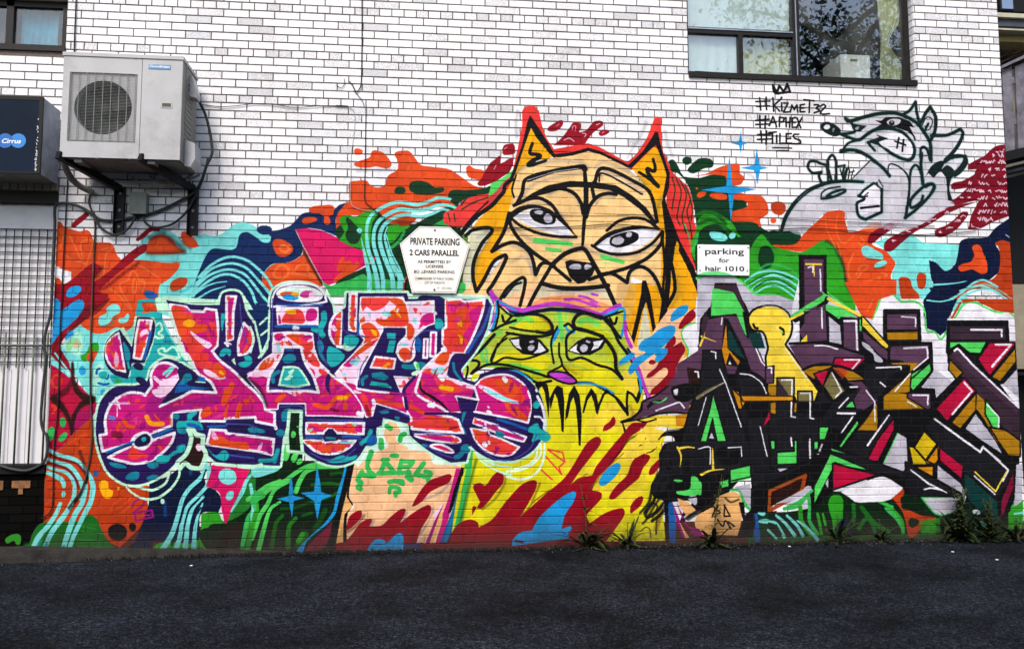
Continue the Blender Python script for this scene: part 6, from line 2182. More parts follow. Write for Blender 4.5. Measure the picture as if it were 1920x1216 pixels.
# soldier course over the doorway
for i in range(26):
    x1 = DOOR[0]-.004-i*.0655
    if x1 < -1.85: break
    k_ = MB(); k_.box(-.028, .028, -.012, .05, -.052, .052, 0, .003)
    if i == 0: sold = k_.mesh('soldier_brick', M_SOLD)
    o = bpy.data.objects.new('soldier_brick', sold); o.location = (x1-.03-4, random.uniform(-.002, .002), 3.112); link(o, wall)
k_ = MB(); k_.box(-1.9-4, DOOR[0]-4, -.004, .3, 2.955, 3.048); k_.build('lintel', M_FRAME, wall)

# ---- big window
def fx(px, py, Y): return at(px, py, Y)
WY = .10
win = bpy.data.objects.new('window', None); link(win, wall)
zb, zt = WIN[2]+.012, 5.6
xm = at(1490, 60, WY)[0]; zm = at(1400, 63, WY)[2]; xm2 = at(1387, 100, WY)[0]
fr = MB()
def fb(x0, x1, z0, z1, y0=WY-.03, y1=WY+.03): fr.box(x0-4, x1-4, y0, y1, z0, z1)
fb(WIN[0], WIN[1], zb-.03, zb+.022, -.03, WY+.05)
fb(WIN[0], WIN[0]+.03, zb+.022, zt); fb(WIN[1]-.06, WIN[1]-.006, zb+.022, zt); fb(xm-.035, xm+.035, zb+.022, zt)
fb(WIN[0]+.03, xm-.035, zm-.03, zm+.03); fb(xm2-.022, xm2+.022, zb+.022, zm-.03)
fb(WIN[0], WIN[1], zt, zt+.06)
fr.build('window_frame', M_FRAME, win)
fr = MB(); fb(WIN[0]+.03, xm-.035, zm+.008, zm+.02, WY-.038, WY-.03); fb(xm-.006, xm+.004, zb+.022, zt, WY-.038, WY-.03); fr.build('frame_bead', M_ALU, win)
fr = MB(); a_ = at(1296, 139, .06); b_ = at(1385, 142, .06)
fr.prism([(a_[0]-4, zb+.022), (b_[0]-4, zb+.022), (b_[0]-4-.01, zb+.05), (a_[0]-4+.04, zb+.062)], WY-.045, WY-.02); fr.build('sash_rail', M_DARK, win)
def glass(name, refl, tint, rough=.0, wavy=.0):
    m, t, b = new_mat(name); t.nodes.remove(b)
    out = t.nodes['Material Output']; gl = N(t, 'ShaderNodeBsdfGlossy'); gl.inputs['Roughness'].default_value = rough; gl.inputs['Color'].default_value = (.95, .97, 1, 1)
    tr = N(t, 'ShaderNodeBsdfTransparent'); tr.inputs['Color'].default_value = (*tint, 1)
    df = N(t, 'ShaderNodeBsdfDiffuse'); df.inputs['Color'].default_value = (.5, .52, .5, 1)
    lw = N(t, 'ShaderNodeLayerWeight'); lw.inputs[0].default_value = .5
    g_ = N(t, 'ShaderNodeNewGeometry'); n_ = N(t, 'ShaderNodeTexNoise', i_Scale=2.5, i_Detail=3.); t.links.new(g_.outputs['Position'], n_.inputs['Vector'])
    bp = N(t, 'ShaderNodeBump', i_Strength=wavy, i_Distance=.02); t.links.new(n_.outputs[0], bp.inputs['Height']); t.links.new(bp.outputs[0], gl.inputs['Normal'])
    mx = N(t, 'ShaderNodeMixShader'); t.links.new(mth(t, 'MULTIPLY_ADD', mth(t, 'POWER', lw.outputs['Facing'], 2.5), .75, refl+.10), mx.inputs[0]); t.links.new(tr.outputs[0], mx.inputs[1]); t.links.new(gl.outputs[0], mx.inputs[2])
    ds = N(t, 'ShaderNodeTexNoise', i_Scale=3., i_Detail=3., i_Roughness=.5); t.links.new(g_.outputs['Position'], ds.inputs['Vector'])
    mx2 = N(t, 'ShaderNodeMixShader'); t.links.new(mth(t, 'MULTIPLY', ramp(t, ds.outputs[0], [(.45, (0, 0, 0)), (.8, (1, 1, 1))]), .10), mx2.inputs[0])
    t.links.new(mx.outputs[0], mx2.inputs[1]); t.links.new(df.outputs[0], mx2.inputs[2]); t.links.new(mx2.outputs[0], out.inputs[0]); return m
M_GLASS = glass('window_glass', .02, (.92, .95, .93), .0, .03)
M_GLASS2 = glass('dull_window_glass', -.06, (.9, .95, .95), .0, .02)
for x0, x1, z0, z1 in ((WIN[0]+.03, xm-.035, zm+.03, zt), (WIN[0]+.03, xm2-.022, zb+.022, zm-.03), (xm2+.022, xm-.035, zb+.022, zm-.03), (xm+.035, WIN[1]-.06, zb+.022, zt)):
    p_ = MB(); p_.box(x0-4, x1-4, WY-.003, WY+.003, z0, z1); p_.build('pane', M_GLASS, win)
# things seen through the glass
M_BLIND = simple('pale_drawn_blind', (.60, .68, .70), .8, 0, .06, 2)
M_CURT = simple('yellowed_curtain', (.55, .56, .36), .9, 0, .2, 3)
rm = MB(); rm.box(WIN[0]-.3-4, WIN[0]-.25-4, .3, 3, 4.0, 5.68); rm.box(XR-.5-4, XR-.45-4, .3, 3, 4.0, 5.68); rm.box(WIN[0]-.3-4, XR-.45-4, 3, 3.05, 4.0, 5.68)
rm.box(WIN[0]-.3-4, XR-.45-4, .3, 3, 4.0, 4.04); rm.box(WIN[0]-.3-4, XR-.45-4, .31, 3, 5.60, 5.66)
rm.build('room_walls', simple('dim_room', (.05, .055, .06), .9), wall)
def curtain(x0, x1, z0, z1, y, amp, waves, pinch=None):
    c_ = MB(); n = 60; rows = 14; vs_ = []
    for j in range(rows+1):
        z = z0+(z1-z0)*j/rows
        for i in range(n+1):
            s_ = i/n; x = x0+(x1-x0)*s_
            if pinch:
                k2 = math.exp(-((z-pinch[1])/.16)**2)*.72; x = x*(1-k2)+pinch[0]*k2
            vs_.append((x, y+amp*math.sin(s_*waves*6.283+.6*math.sin(j*.7)), z))
    c_.add(vs_, [(j*(n+1)+i, j*(n+1)+i+1, (j+1)*(n+1)+i+1, (j+1)*(n+1)+i) for j in range(rows) for i in range(n)]); return c_
o = curtain(WIN[0]+.02, xm-.03, zm+.02, 5.58, .15, .004, 9).build('blind', M_BLIND, None, True); tag(o, 'pale blue drawn blind behind the upper left pane of the big window', 'blind')
o = curtain(WIN[0]+.02, xm2, zb+.03, zm, .15, .004, 5).build('blind', M_BLIND, None, True); tag(o, 'pale drawn blind behind the small lower left pane of the big window', 'blind')
o = curtain(xm2+.01, xm-.03, zb+.03, zm-.01, .17, .010, 6).build('curtain', M_CURT, None, True); tag(o, 'yellowish curtain behind the small lower pane beside the mullion', 'curtain')
pz = at(1650, 80, .17); o = curtain(at(1648, 60, .17)[0], WIN[1]-.02, zb+.03, 5.58, .17, .022, 6, (pz[0]+.02, pz[2])).build('curtain', M_CURT, None, True)
tag(o, 'tied back yellowish curtain at the right edge of the big window', 'curtain')
a_ = at(1575, 102, .14); b_ = at(1632, 150, .14)
cb = MB(); cb.box(a_[0], b_[0], .14, .5, 4.1, a_[2]); o = cb.build('cabinet', M_WHITE, None); tag(o, 'white appliance standing inside the big window', 'cabinet')
hd = MB(); hd.box(a_[0]+.10, a_[0]+.17, .131, .139, a_[2]-.06, a_[2]-.045); hd.build('handle', M_GREY, o)

# ---- small window top left
LY = .07; lwn = bpy.data.objects.new('window', None); link(lwn, wall)
fr = MB(); fb(-1.9, LW[0], LW[1]-.006, LW[1]+.045, -.02, LY+.04); fb(LW[0]-.05, LW[0]-.004, LW[1]+.045, 5.35, LY-.03, LY+.03)
xa = at(21, 50, LY)[0]; fb(xa-.03, xa+.03, LW[1]+.045, 5.3, LY-.03, LY+.03); zt2 = at(60, 16, LY)[2]; fb(-1.9, LW[0]-.05, zt2, zt2+.05, LY-.03, LY+.03)
fb(-1.9, LW[0]-.05, zt2+.05, 5.35, LY-.02, LY+.03)
fr.build('window_frame', M_FRAME, lwn)
p_ = MB(); p_.box(xa+.03-4, LW[0]-.05-4, LY-.003, LY+.003, LW[1]+.045, zt2); p_.build('pane', M_GLASS2, lwn)
p_ = MB(); p_.box(-1.9-4, xa-.03-4, LY-.003, LY+.003, LW[1]+.045, zt2); p_.build('pane', M_GLASS2, lwn)
p_ = MB(); p_.box(-1.9-4, LW[0]-4, .6, .65, 4.2, 5.3); p_.box(LW[0]-.02-4, LW[0]-4, .1, .6, 4.2, 5.3); p_.build('room_walls', M_HOLE, wall)
M_BCUR = simple('blue_shade', (.10, .36, .52), .8, 0, .3, 2)
o = curtain(xa+.05, LW[0]-.13, LW[1]+.03, zt2+.02, .15, .004, 6).build('blind', M_BCUR, None, True); tag(o, 'blue drawn shade in the small window at the upper left', 'blind')
ps = MB(); ps.box(-1.9-4, LW[0]-.002-4, -.018, .02, zt2+.052, zt2+.1); ps.build('window_head_trim', M_CREAM, lwn)

# ---- doorway with white panel, mesh grille and bars
door = bpy.data.objects.new('door', None); link(door, wall)
DY = .06; z_b = at(60, 868, DY)[2]
p_ = MB(); p_.box(-1.9-4, DOOR[0]-.012-4, DY+.012, DY+.05, z_b, 2.955)
for i in range(9):   # folded ribs of the lower sheet
    x = DOOR[0]-.05-i*.135; p_.box(x-.05-4, x-.02-4, DY+.006, DY+.012, z_b, at(60, 690, DY)[2])
p_.build('door_panel', M_WHITE, door)
g_ = MB(); zt3, zb3 = at(60, 430, DY)[2], at(60, 690, DY)[2]; st_ = .0665
x = DOOR[0]-.03
while x > -1.85: g_.box(x-.0035-4, x+.0035-4, DY-.016, DY-.009, zb3, zt3); x -= st_
z = zt3
while z > zb3-.01: g_.box(-1.9-4, DOOR[0]-.02-4, DY-.009, DY-.002, z-.0035, z+.0035); z -= st_
g_.build('mesh_grille', M_DARK, door)
zbt = at(60, 622, .0)[2]
for i, px_ in enumerate((84, 58, 31, 4)):
    x = at(px_, 700, 0.)[0]; k_ = MB(); k_.tube([(x-4, .03, z_b-.01), (x-4, .03, zbt)], .0085, 8); k_.build('bar', simple('green_grey_bar', (.10, .11, .09), .5) if i == 0 else bpy.data.materials['green_grey_bar'], door, True)
for i in range(5):
    x = at(4, 700, 0.)[0]-(i+1)*.135; k_ = MB(); k_.tube([(x-4, .03, z_b-.01), (x-4, .03, zbt)], .0085, 8); k_.build('bar', bpy.data.materials['green_grey_bar'], door, True)
k_ = MB(); zc = at(60, 647, .03)[2]; k_.tube([(-5.9, .018, zc), (DOOR[0]-.01-4, .018, zc)], .008, 8); k_.build('cross_bar', bpy.data.materials['green_grey_bar'], door)
k_ = MB(); k_.box(-5.9, DOOR[0]-.005-4, -.02, .25, z_b-.08, z_b-.006); k_.build('door_sill', M_DARK, wall)
k_ = MB(); k_.box(-5.9, DOOR[0]-.004-4, .012, .3, -.3, z_b-.085); 
def black_wall():
    m, t, b = new_mat('black_painted_brick'); g, sp, im = mural_nodes(t)
    br = N(t, 'ShaderNodeTexBrick'); br.inputs['Scale'].default_value = 1; br.inputs['Brick Width'].default_value = BP; br.inputs['Row Height'].default_value = BC; br.inputs['Mortar Size'].default_value = .006
    br.inputs['Color1'].default_value = (.0025, .0025, .0025, 1); br.inputs['Color2'].default_value = (.005, .0045, .004, 1); br.inputs['Mortar'].default_value = (.001, .001, .001, 1)
    cb = N(t, 'ShaderNodeCombineXYZ'); t.links.new(sp.outputs[0], cb.inputs[0]); t.links.new(sp.outputs[2], cb.inputs[1]); t.links.new(cb.outputs[0], br.inputs[0])
    t.links.new(mixc(t, im.outputs['Alpha'], br.outputs[0], mixc(t, 1., im.outputs['Color'], (.6, .6, .6), 'MULTIPLY')), b.inputs['Base Color']); b.inputs['Roughness'].default_value = .9; b.inputs['Specular IOR Level'].default_value = .03; return m
k_.build('low_black_wall', black_wall(), wall)
for px0, px1, py0, py1 in ((22, 56, 901, 914), (34, 42, 915, 926), (-12, 5, 901, 918)):
    a_, b_ = at(px0, py0, 0.), at(px1, py1, 0.); k_ = MB(); k_.box(a_[0]-4, b_[0]-4, .002, .012, b_[2], a_[2]); k_.build('bare_brick', M_ORBR, wall)
# ------------------------------------------------------------------ lettering helper
def lettering(body, x0, x1, z0, h, y, mat, parent, name='lettering', bold=0., shear=0., thick=.0008, ital=0.):
    cu = bpy.data.curves.new('txt', 'FONT'); cu.body = body; cu.extrude = .02; cu.offset = bold; cu.shear = shear
    tmp = bpy.data.objects.new('txt', cu); C.objects.link(tmp)
    bpy.context.view_layer.update(); dg = bpy.context.evaluated_depsgraph_get()
    me = bpy.data.meshes.new_from_object(tmp.evaluated_get(dg)); bpy.data.objects.remove(tmp); bpy.data.curves.remove(cu)
    co_ = np.empty(len(me.vertices)*3); me.vertices.foreach_get('co', co_); co_ = co_.reshape(-1, 3)
    w_ = co_[:, 0].max()-co_[:, 0].min(); capz = .7 if not any(c in body for c in 'ABCDEFGHIKLMNOPRSTUVWXYZ0123456789') else .73
    hh = h/capz
    out = np.stack([x0+(co_[:, 0]-co_[:, 0].min())*(x1-x0)/w_, y-np.where(co_[:, 2] > 0, thick, 0), z0+co_[:, 1]*hh], 1)
    if parent: out -= np.array(parent.location)
    me.vertices.foreach_set('co', out.ravel()); me.update(); me.materials.clear(); me.materials.append(mat)
    o = bpy.data.objects.new(name, me); return link(o, parent)
def px_text(body, code, u0, u1, vbase, vcap, y, mat, parent, **kw):
    ox = (int(code[1])-1)*480; oy = dict(A=0, B=280, C=560, D=800)[code[0]]
    a_ = at(ox+u0/4, oy+vbase/4, y); b_ = at(ox+u1/4, oy+vbase/4, y); c_ = at(ox+u0/4, oy+vcap/4, y)
    return lettering(body, a_[0], b_[0], (a_[2]+b_[2])/2, c_[2]-a_[2], y, mat, parent, **kw)

# ------------------------------------------------------------------ air conditioner
AX0, AX1, AZ0, AZ1, AY0, AY1 = -.052, .868, 3.203, 4.03, -.55, -.10
ac = empty('air_conditioner', (.41, -.3, AZ0)); tag(ac, 'grey white outdoor air conditioner unit with round fan grille hung on the brick wall', 'air conditioner')
def loc(mb, o_): 
    L0 = o_.location; mb.v = [(x-L0[0], y-L0[1], z-L0[2]) for x, y, z in mb.v]; return mb
GX0, GX1 = at(131, 140, AY0)[0], at(258, 140, AY0)[0]; GZ1, GZ0 = at(200, 137, AY0)[2], at(190, 265, AY0)[2]
GC = ((GX0+GX1)/2+.0, (GZ0+GZ1)/2); GR = .222
b = MB()   # front skin around the grille opening
b.box(AX0, GX0, AY0, AY0+.02, AZ0, AZ1); b.box(GX0, GX1, AY0, AY0+.02, AZ0, GZ0); b.box(GX0, GX1, AY0, AY0+.02, GZ1, AZ1)
SX = at(264, 200, AY0)[0]; b.box(GX1, SX-.002, AY0, AY0+.02, AZ0, AZ1)
# recessed face with round throat
n = 48; ring = [(GC[0]+GR*math.cos(i*2*math.pi/n), GC[1]+GR*math.sin(i*2*math.pi/n)) for i in range(n)]
sq = []
for i in range(n):
    c_, s_ = math.cos(i*2*math.pi/n), math.sin(i*2*math.pi/n); k2 = 1/max(abs(c_), abs(s_))
    sq.append((GC[0]+c_*k2*(GX1-GX0)/2, GC[1]+s_*k2*(GZ1-GZ0)/2))
b.add([(x, AY0+.012, z) for x, z in ring]+[(x, AY0+.012, z) for x, z in sq]+[(x, AY0+.12, z) for x, z in ring],
      [(i, (i+1) % n, n+(i+1) % n, n+i) for i in range(n)]+[(i, 2*n+i, 2*n+(i+1) % n, (i+1) % n) for i in range(n)])
b.box(AX0, AX0+.012, AY0+.02, AY1, AZ0, AZ1)
loc(b, ac).build('front_panel', M_CASE, ac)
b = MB(); b.box(SX+.002, AX1, AY0, AY0+.02, AZ0, AZ1-.0); loc(b, ac).build('service_panel', M_CASE, ac)
b = MB(); b.box(AX0-.008, AX1+.008, AY0-.008, AY1+.005, AZ1+.001, AZ1+.03, 0); loc(b, ac).build('top_cover', M_CASE, ac)
b = MB(); b.box(AX1-.012, AX1, AY0+.021, AY1, AZ0, AZ1)
b.box(AX1, AX1+.004, AY0+.10, AY0+.104, AZ0+.02, AZ1-.02)
loc(b, ac).build('side_panel', M_CASE2, ac)
b = MB()
for i in range(12): b.box(AX1+.0005, AX1+.005, AY0+.12, AY0+.30, AZ0+.20+i*.045, AZ0+.215+i*.045)
loc(b, ac).build('side_louvre', M_CASE2, ac)
b = MB(); b.box(AX0+.015, AX1-.015, AY0+.03, AY1, AZ0-.004, AZ0+.01); b.box(AX0+.1, AX0+.16, AY0+.03, AY1, AZ0-.03, AZ0-.005); b.box(AX1-.26, AX1-.20, AY0+.03, AY1, AZ0-.03, AZ0-.005)
b.box(AX0+.02, AX1-.02, AY1-.02, AY1, AZ0, AZ1)
loc(b, ac).build('base_tray', M_GREY, ac)
b = MB(); b.disc((GC[0], GC[1]), GR-.001, AY0+.121, AY0+.13, 40); loc(b, ac).build('fan_well', M_HOLE, ac)
fan = MB()
for k in range(3):
    a0 = k*2.094+.5; vs_ = []
    for i in range(7):
        for j in range(5):
            rr = .045+.16*j/4; an = a0+(i/6-.5)*1.25+(j*.09)
            vs_.append((GC[0]+rr*math.cos(an), AY0+.07+.035*(i/6)+.006, GC[1]+rr*math.sin(an)))
    fan.add(vs_, [(i*5+j, i*5+j+1, (i+1)*5+j+1, (i+1)*5+j) for i in range(6) for j in range(4)])
fan.disc(GC, .05, AY0+.06, AY0+.11, 20)
loc(fan, ac).build('fan', simple('dark_fan_blades', (.016, .02, .022), .6), ac, True)
gr = MB()
for i in range(9): x = GX0+.012+(GX1-GX0-.024)*i/8; gr.tube([(x, AY0-.006, GZ0+.004), (x, AY0-.006, GZ1-.004)], .0028, 6)
for i in range(46): z = GZ0+.008+(GZ1-GZ0-.016)*i/45; gr.tube([(GX0+.006, AY0-.001, z), (GX1-.006, AY0-.001, z)], .0013, 5)
gr.tube([(GX0+.003, AY0-.003, GZ0+.003), (GX1-.003, AY0-.003, GZ0+.003), (GX1-.003, AY0-.003, GZ1-.003), (GX0+.003, AY0-.003, GZ1-.003), (GX0+.003, AY0-.003, GZ0+.003)], .0035, 6)
loc(gr, ac).build('wire_grille', simple('pale_wire', (.24, .25, .235), .6), ac)
b = MB(); a_, c_ = at(302, 191, AY0), at(323, 203, AY0); b.box(a_[0], c_[0], AY0-.004, AY0-.0005, c_[2], a_[2]); hb = loc(b, ac).build('handle_recess', M_CASE, ac)
b = MB(); b.box(a_[0]+.01, c_[0]-.01, AY0-.006, AY0-.0045, c_[2]+.01, a_[2]-.012); loc(b, ac).build('recess_slot', simple('tan_slot', (.10, .085, .06), .8), hb).matrix_parent_inverse.identity()
a_, c_ = at(279, 121, AY0), at(320, 131, AY0)
b = MB(); b.box(a_[0], c_[0], AY0-.004, AY0-.0005, c_[2], a_[2]); bdg = loc(b, ac).build('badge', M_BADGE, ac)
o = lettering('Goodman', a_[0]+.008, c_[0]-.008, c_[2]+.013, .021, AY0-.0045, M_LET, None, bold=.01); o.parent = bdg; o.location = -Vector(ac.location)
# valve cover and pipes on the right flank
b = MB(); p1 = at(360, 145, AY1-.1); 
vz1, vz0 = at(365, 150, -.25)[2], at(365, 188, -.25)[2]
b.prism([(AX1+.001, vz0-.0), (AX1+.06, vz0-.01), (AX1+.065, vz0+.03), (AX1+.02, vz1), (AX1+.001, vz1)], -.34, -.22)
loc(b, ac).build('valve_cover', M_CASE, ac)
vz1, vz0 = at(362, 272, -.3)[2], at(362, 318, -.3)[2]
b = MB(); b.prism([(AX1+.001, vz0), (AX1+.05, vz0-.01), (AX1+.085, vz0+.06), (AX1+.08, vz1-.02), (AX1+.03, vz1), (AX1+.001, vz1)], -.42, -.22)
loc(b, ac).build('cable_cover', M_CASE, ac)
b = MB()
for (u, v) in ((182*4, 296.5*4), (243*4, 298*4), (255*4, 110.5*4), (296*4, 111*4)):
    q_ = at(u/4, v/4, AY0); b.disc((q_[0], q_[2]), .006, AY0-.004, AY0-.0004, 10)
loc(b, ac).build('screws', M_GREY, ac)

# wall brackets: wall leg and sloping arm
def bracket(xb, label):
    o = empty('wall_bracket', (xb, 0, 2.9)); tag(o, label, 'bracket', 'steel brackets carrying the air conditioner')
    leg = MB(); leg.box(-.035, .035, -.022, -.012, -.46, .16); leg.box(-.035, -.029, -.075, -.022, -.46, .16); leg.build('leg', M_DARK, o)
    arm = MB(); arm.box(-.03, .03, -.58, -.02, .255, .262); arm.box(-.03, -.024, -.58, -.02, .21, .255); arm.build('arm', M_DARK, o)
    br = MB(); br.bar((0, -.03, -.02), (0, -.50, .235), .03, .03); br.build('brace', M_DARK, o)
    for dz in (.08, -.17, -.36):
        s_ = MB(); s_.disc((.006, dz), .012, -.032, -.021, 8); s_.build('bolt', M_GREY, o)
    return o
def bracket2(pl, ptop, pfront, pbot, label):
    """leg on the wall between two marks, arm rising from the leg head to the front under the unit"""
    t_ = at(*ptop, 0); b0 = at(*pbot, 0); fr_ = at(*pfront, -.56)
    x = t_[0]; o = empty('wall_bracket', (x, 0, b0[2])); tag(o, label, 'bracket', 'steel brackets carrying the air conditioner')
    H = t_[2]-b0[2]
    leg = MB(); leg.box(-.042, .042, -.020, -.012, 0, H); leg.box(-.042, -.036, -.06, -.020, 0, H); leg.box(.036, .042, -.06, -.020, 0, H); leg.build('leg', M_DARK, o)
    arm = MB(); dx = fr_[0]-x; dz = fr_[2]-b0[2]
    arm.bar((0, -.04, H-.02), (dx, -.56, dz), .045, .06); arm.build('arm', M_DARK, o)
    top = MB(); top.bar((0, -.03, H+.02), (dx, -.56, dz+.0), .02, .02); 
    for dz_ in (.86, .5, .15):
        s_ = MB(); s_.disc((0, H*dz_), .012, -.030, -.019, 8); s_.build('bolt', M_GREY, o)
    return o
bracket2(0, (228, 352), (108, 290), (225, 439), 'left black steel bracket under the air conditioner')
bracket2(0, (365, 352), (262, 294), (361, 441), 'right black steel bracket under the air conditioner')

# junction box
jb = MB(); a_, c_ = at(244, 360, -.09), at(273, 400, -.09); jb.box(a_[0], c_[0], -.09, -.006, c_[2], a_[2]); jo = jb.build('junction_box', M_GREY)
tag(jo, 'small grey electrical junction box on the wall under the air conditioner', 'junction box')
jl = MB(); jl.box(a_[0]-.004, c_[0]+.004, -.098, -.091, c_[2]-.004, a_[2]+.004); jl.build('lid', M_GREY, jo)

# cables and conduits
def cable(name, code, pts, r, mat, label, cat, y=-.02, k=6, extra=None, group=None):
    ps = []
    for q in pts:
        cc = q[0] if isinstance(q[0], str) else code
        if isinstance(q[0], str): q = q[1:]
        ox = (int(cc[1])-1)*480; oy = dict(A=0, B=280, C=560, D=800)[cc[0]]
        ps.append(Vector(at(ox+q[0]/4, oy+q[1]/4, q[2] if len(q) > 2 else y)))
    m_ = MB(); m_.tube(spline(ps, k), r, 8); o = m_.build(name, mat, None, True); tag(o, label, cat, group); return o
cable('cable', 'B1', [('D1', 0, 290), ('D1', 100, 318), ('D1', 210, 325), ('D1', 320, 270), ('D1', 355, 180), ('D1', 350, 60), ('C1', 330, 1000), ('C1', 308, 900), ('C1', 320, 700), ('C1', 345, 450), ('C1', 333, 380), ('C1', 340, 260), ('C1', 378, 120), ('B1', 388, 1100), ('B1', 395, 880), ('B1', 405, 680), ('B1', 412, 560), ('B1', 412, 440), ('B1', 445, 405), ('B1', 540, 410), ('B1', 630, 445), ('B1', 700, 495), ('B1', 760, 528), ('B1', 860, 534), ('B1', 970, 515), ('B1', 1120, 485), ('B1', 1240, 440), ('B1', 1360, 380), ('B1', 1450, 330, -.05), ('B1', 1510, 240, -.12), ('B1', 1550, 120, -.15), ('A1', 1590, 1150, -.15), ('A1', 1580, 1020, -.14), ('A1', 1540, 860, -.16), ('A1', 1480, 735, -.24)], .0125, M_CABLE,
      'long thick black cable looping from the air conditioner down beside the barred door', 'cable', -.035)
cable('cable', 'B1', [(1075, 480), (1085, 540), (1130, 578), (1200, 584), (1290, 560), (1380, 490), (1440, 400), (1490, 300, -.08), (1535, 180, -.12), (1560, 60, -.15)], .010, M_CABLE, 'cable sagging from the grey junction box up to the right of the air conditioner', 'cable', -.045)
cable('cable', 'B1', [(700, 470), (735, 560), (800, 620), (870, 640), (940, 612), (990, 555), (1020, 485)], .0105, M_CABLE, 'short cable looping below the left bracket to the junction box', 'cable', -.05)
cable('insulated_pipe', 'B1', [(470, 60, -.38), (490, 130, -.30), (530, 210, -.2), (600, 275, -.1), (700, 325, -.03)], .026, M_HOSE, 'grey foam insulated pipe entering the wall below the air conditioner', 'pipe')
cable('pipe', 'B1', [(690, 320), (675, 350), (668, 400), (690, 470), (712, 540), (708, 700), (698, 900), (688, 1180), ('C1', 680, 300), ('C1', 678, 700), ('C1', 690, 950), ('D1', 690, 60), ('D1', 668, 260), ('D1', 620, 450), ('D1', 560, 540), ('D1', 510, 610)], .0075, simple('painted_conduit', (.085, .05, .035), .6, 0, .4, 5), 'thin painted pipe running down the mural from the air conditioner outlet', 'pipe', -.018)
for pts, lab in (([(760, 160), (880, 165), (1000, 170), (1200, 185)], 'pale pipe under the tray of the air conditioner'), ([(990, 210), (1080, 262), (1200, 278), (1350, 250), (1500, 190)], 'lower pale pipe looping behind the right bracket'), ([(1120, 200), (1180, 240), (1260, 245), (1380, 225), (1480, 160)], 'upper pale pipe looping behind the right bracket')):
    cable('pipe', 'B1', [(u, v, -.14) for u, v in pts], .011, M_CASE2, lab, 'pipe')
cable('wire', 'A1', [(572, -20), (566, 120), (560, 260), (556, 420)], .006, M_WIRE, 'vertical black wire above the air conditioner at the left edge of the bricks', 'wire', -.018)
cable('wire', 'B1', [(508, 225), (500, 380), (488, 600), (474, 850), (462, 1150), ('C1', 452, 200), ('C1', 442, 600), ('C1', 428, 900), ('D1', 412, 60), ('D1', 400, 300), ('D1', 396, 560), ('D1', 372, 640), ('D1', 310, 690)], .0055, M_WIRE, 'vertical black wire down the orange left edge of the mural', 'wire', -.018)
cable('wire', 'A2', [(795, -30), (795, 300), (790, 600), (776, 665), (750, 685), (725, 640)], .005, M_WIRE, 'black wire hanging from the roof with a hooked end on the white bricks', 'wire', -.018)
cable('wire', 'A2', [(660, 590), (665, 625), (645, 655), (615, 650), (608, 625)], .003, M_WIRE, 'small curled wire end beside the hooked black wire', 'wire', -.016)
cable('wire', 'A2', [(725, 640), (700, 610)], .004, M_WIRE, 'stub of wire by the curled hook', 'wire', -.016, 2)
cable('wire', 'A2', [(825, 800), (822, 1000), (820, 1216), ('B2', 816, 250), ('B2', 818, 380), ('B2', 860, 430), ('B2', 930, 490), ('B2', 1010, 530), ('B2', 1200, 545), ('B2', 1500, 582), ('B2', 1900, 592), ('B3', 300, 585), ('B3', 560, 572), ('B3', 760, 560), ('B3', 1000, 580), ('B3', 1240, 602), ('B3', 1500, 605), ('B4', 0, 605), ('B4', 280, 590), ('B4', 560, 605), ('B4', 850, 630), ('B4', 1100, 640), ('B4', 1400, 625), ('B4', 1560, 612)], .004, M_WIRE, 'black wire crossing the whole mural at the height of the wolf eyes', 'wire', -.018)
cable('wire', 'B4', [(90, 520), (300, 530), (500, 540), (700, 548), (1000, 560), (1250, 575)], .003, M_WIRE, 'thin wire over the raccoon belly on the right of the wall', 'wire', -.016)
cable('wire', 'A2', [('A1', 1500, 780), ('A1', 1640, 800), ('A1', 1760, 795), (0, 778), (150, 785), (290, 806), (480, 795), (600, 794)], .0032, M_WIRE, 'thin sagging wire from the air conditioner across the white bricks', 'wire', -.016)
cable('wire', 'A2', [(600, 794), (650, 795), (690, 798)], .0065, M_WIRE, 'taped dark joint at the end of the thin sagging wire', 'wire', -.018, 3)
cable('wire', 'A2', [(700, 805), (735, 835), (742, 900), (735, 1000), (718, 1120), (712, 1216), ('B2', 712, 200), ('B2', 710, 380), ('B2', 750, 440), ('B2', 900, 470)], .0026, simple('pale_wire_sheath', (.35, .33, .30), .6), 'thin pale wire hanging over the orange patch', 'wire', -.014)
cable('wire', 'A2', [(735, 680), (770, 720), (800, 760), (812, 800)], .003, M_WIRE, 'short slanting wire joining the two hanging black wires', 'wire', -.016)
cable('wire', 'B3', [(0, 490), (300, 492), (560, 495), (900, 494), (1180, 500), (1640, 520)], .0026, M_WIRE, 'fine wire across the wolf brow', 'wire', -.014)

# ------------------------------------------------------------------ light box sign at the left
BY0, BY1 = -.40, -.06
bx = empty('light_box_sign', (-.8, -.2, 3.08)); tag(bx, 'dark navy light box sign reading Cirrus at the left edge', 'sign')
bxr = at(78, 250, BY0)[0]; bzt = at(60, 181, BY0)[2]; bzb = at(60, 325, BY0)[2]
b = MB(); b.box(-1.5, bxr-.03, BY0+.004, BY0+.02, bzb+.012, bzt-.03); loc(b, bx).build('face', M_NAVYPANEL, bx)
b = MB(); b.box(-1.5, bxr, BY0, BY0+.022, bzt-.03, bzt); b.box(bxr-.03, bxr, BY0, BY0+.022, bzb, bzt-.03); b.box(-1.5, bxr-.03, BY0, BY0+.022, bzb-.0, bzb+.012); loc(b, bx).build('frame', M_DARK, bx)
b = MB(); b.box(bxr-.012, bxr-.001, BY0+.022, BY1, bzb, bzt-.004); loc(b, bx).build('side', M_ALU, bx)
b = MB(); b.box(-1.5, bxr-.012, BY0+.022, BY1, bzb, bzb+.01); b.box(-1.5, bxr-.012, BY0+.022, BY1, bzt-.012, bzt-.002); loc(b, bx).build('casing', M_GREY, bx)
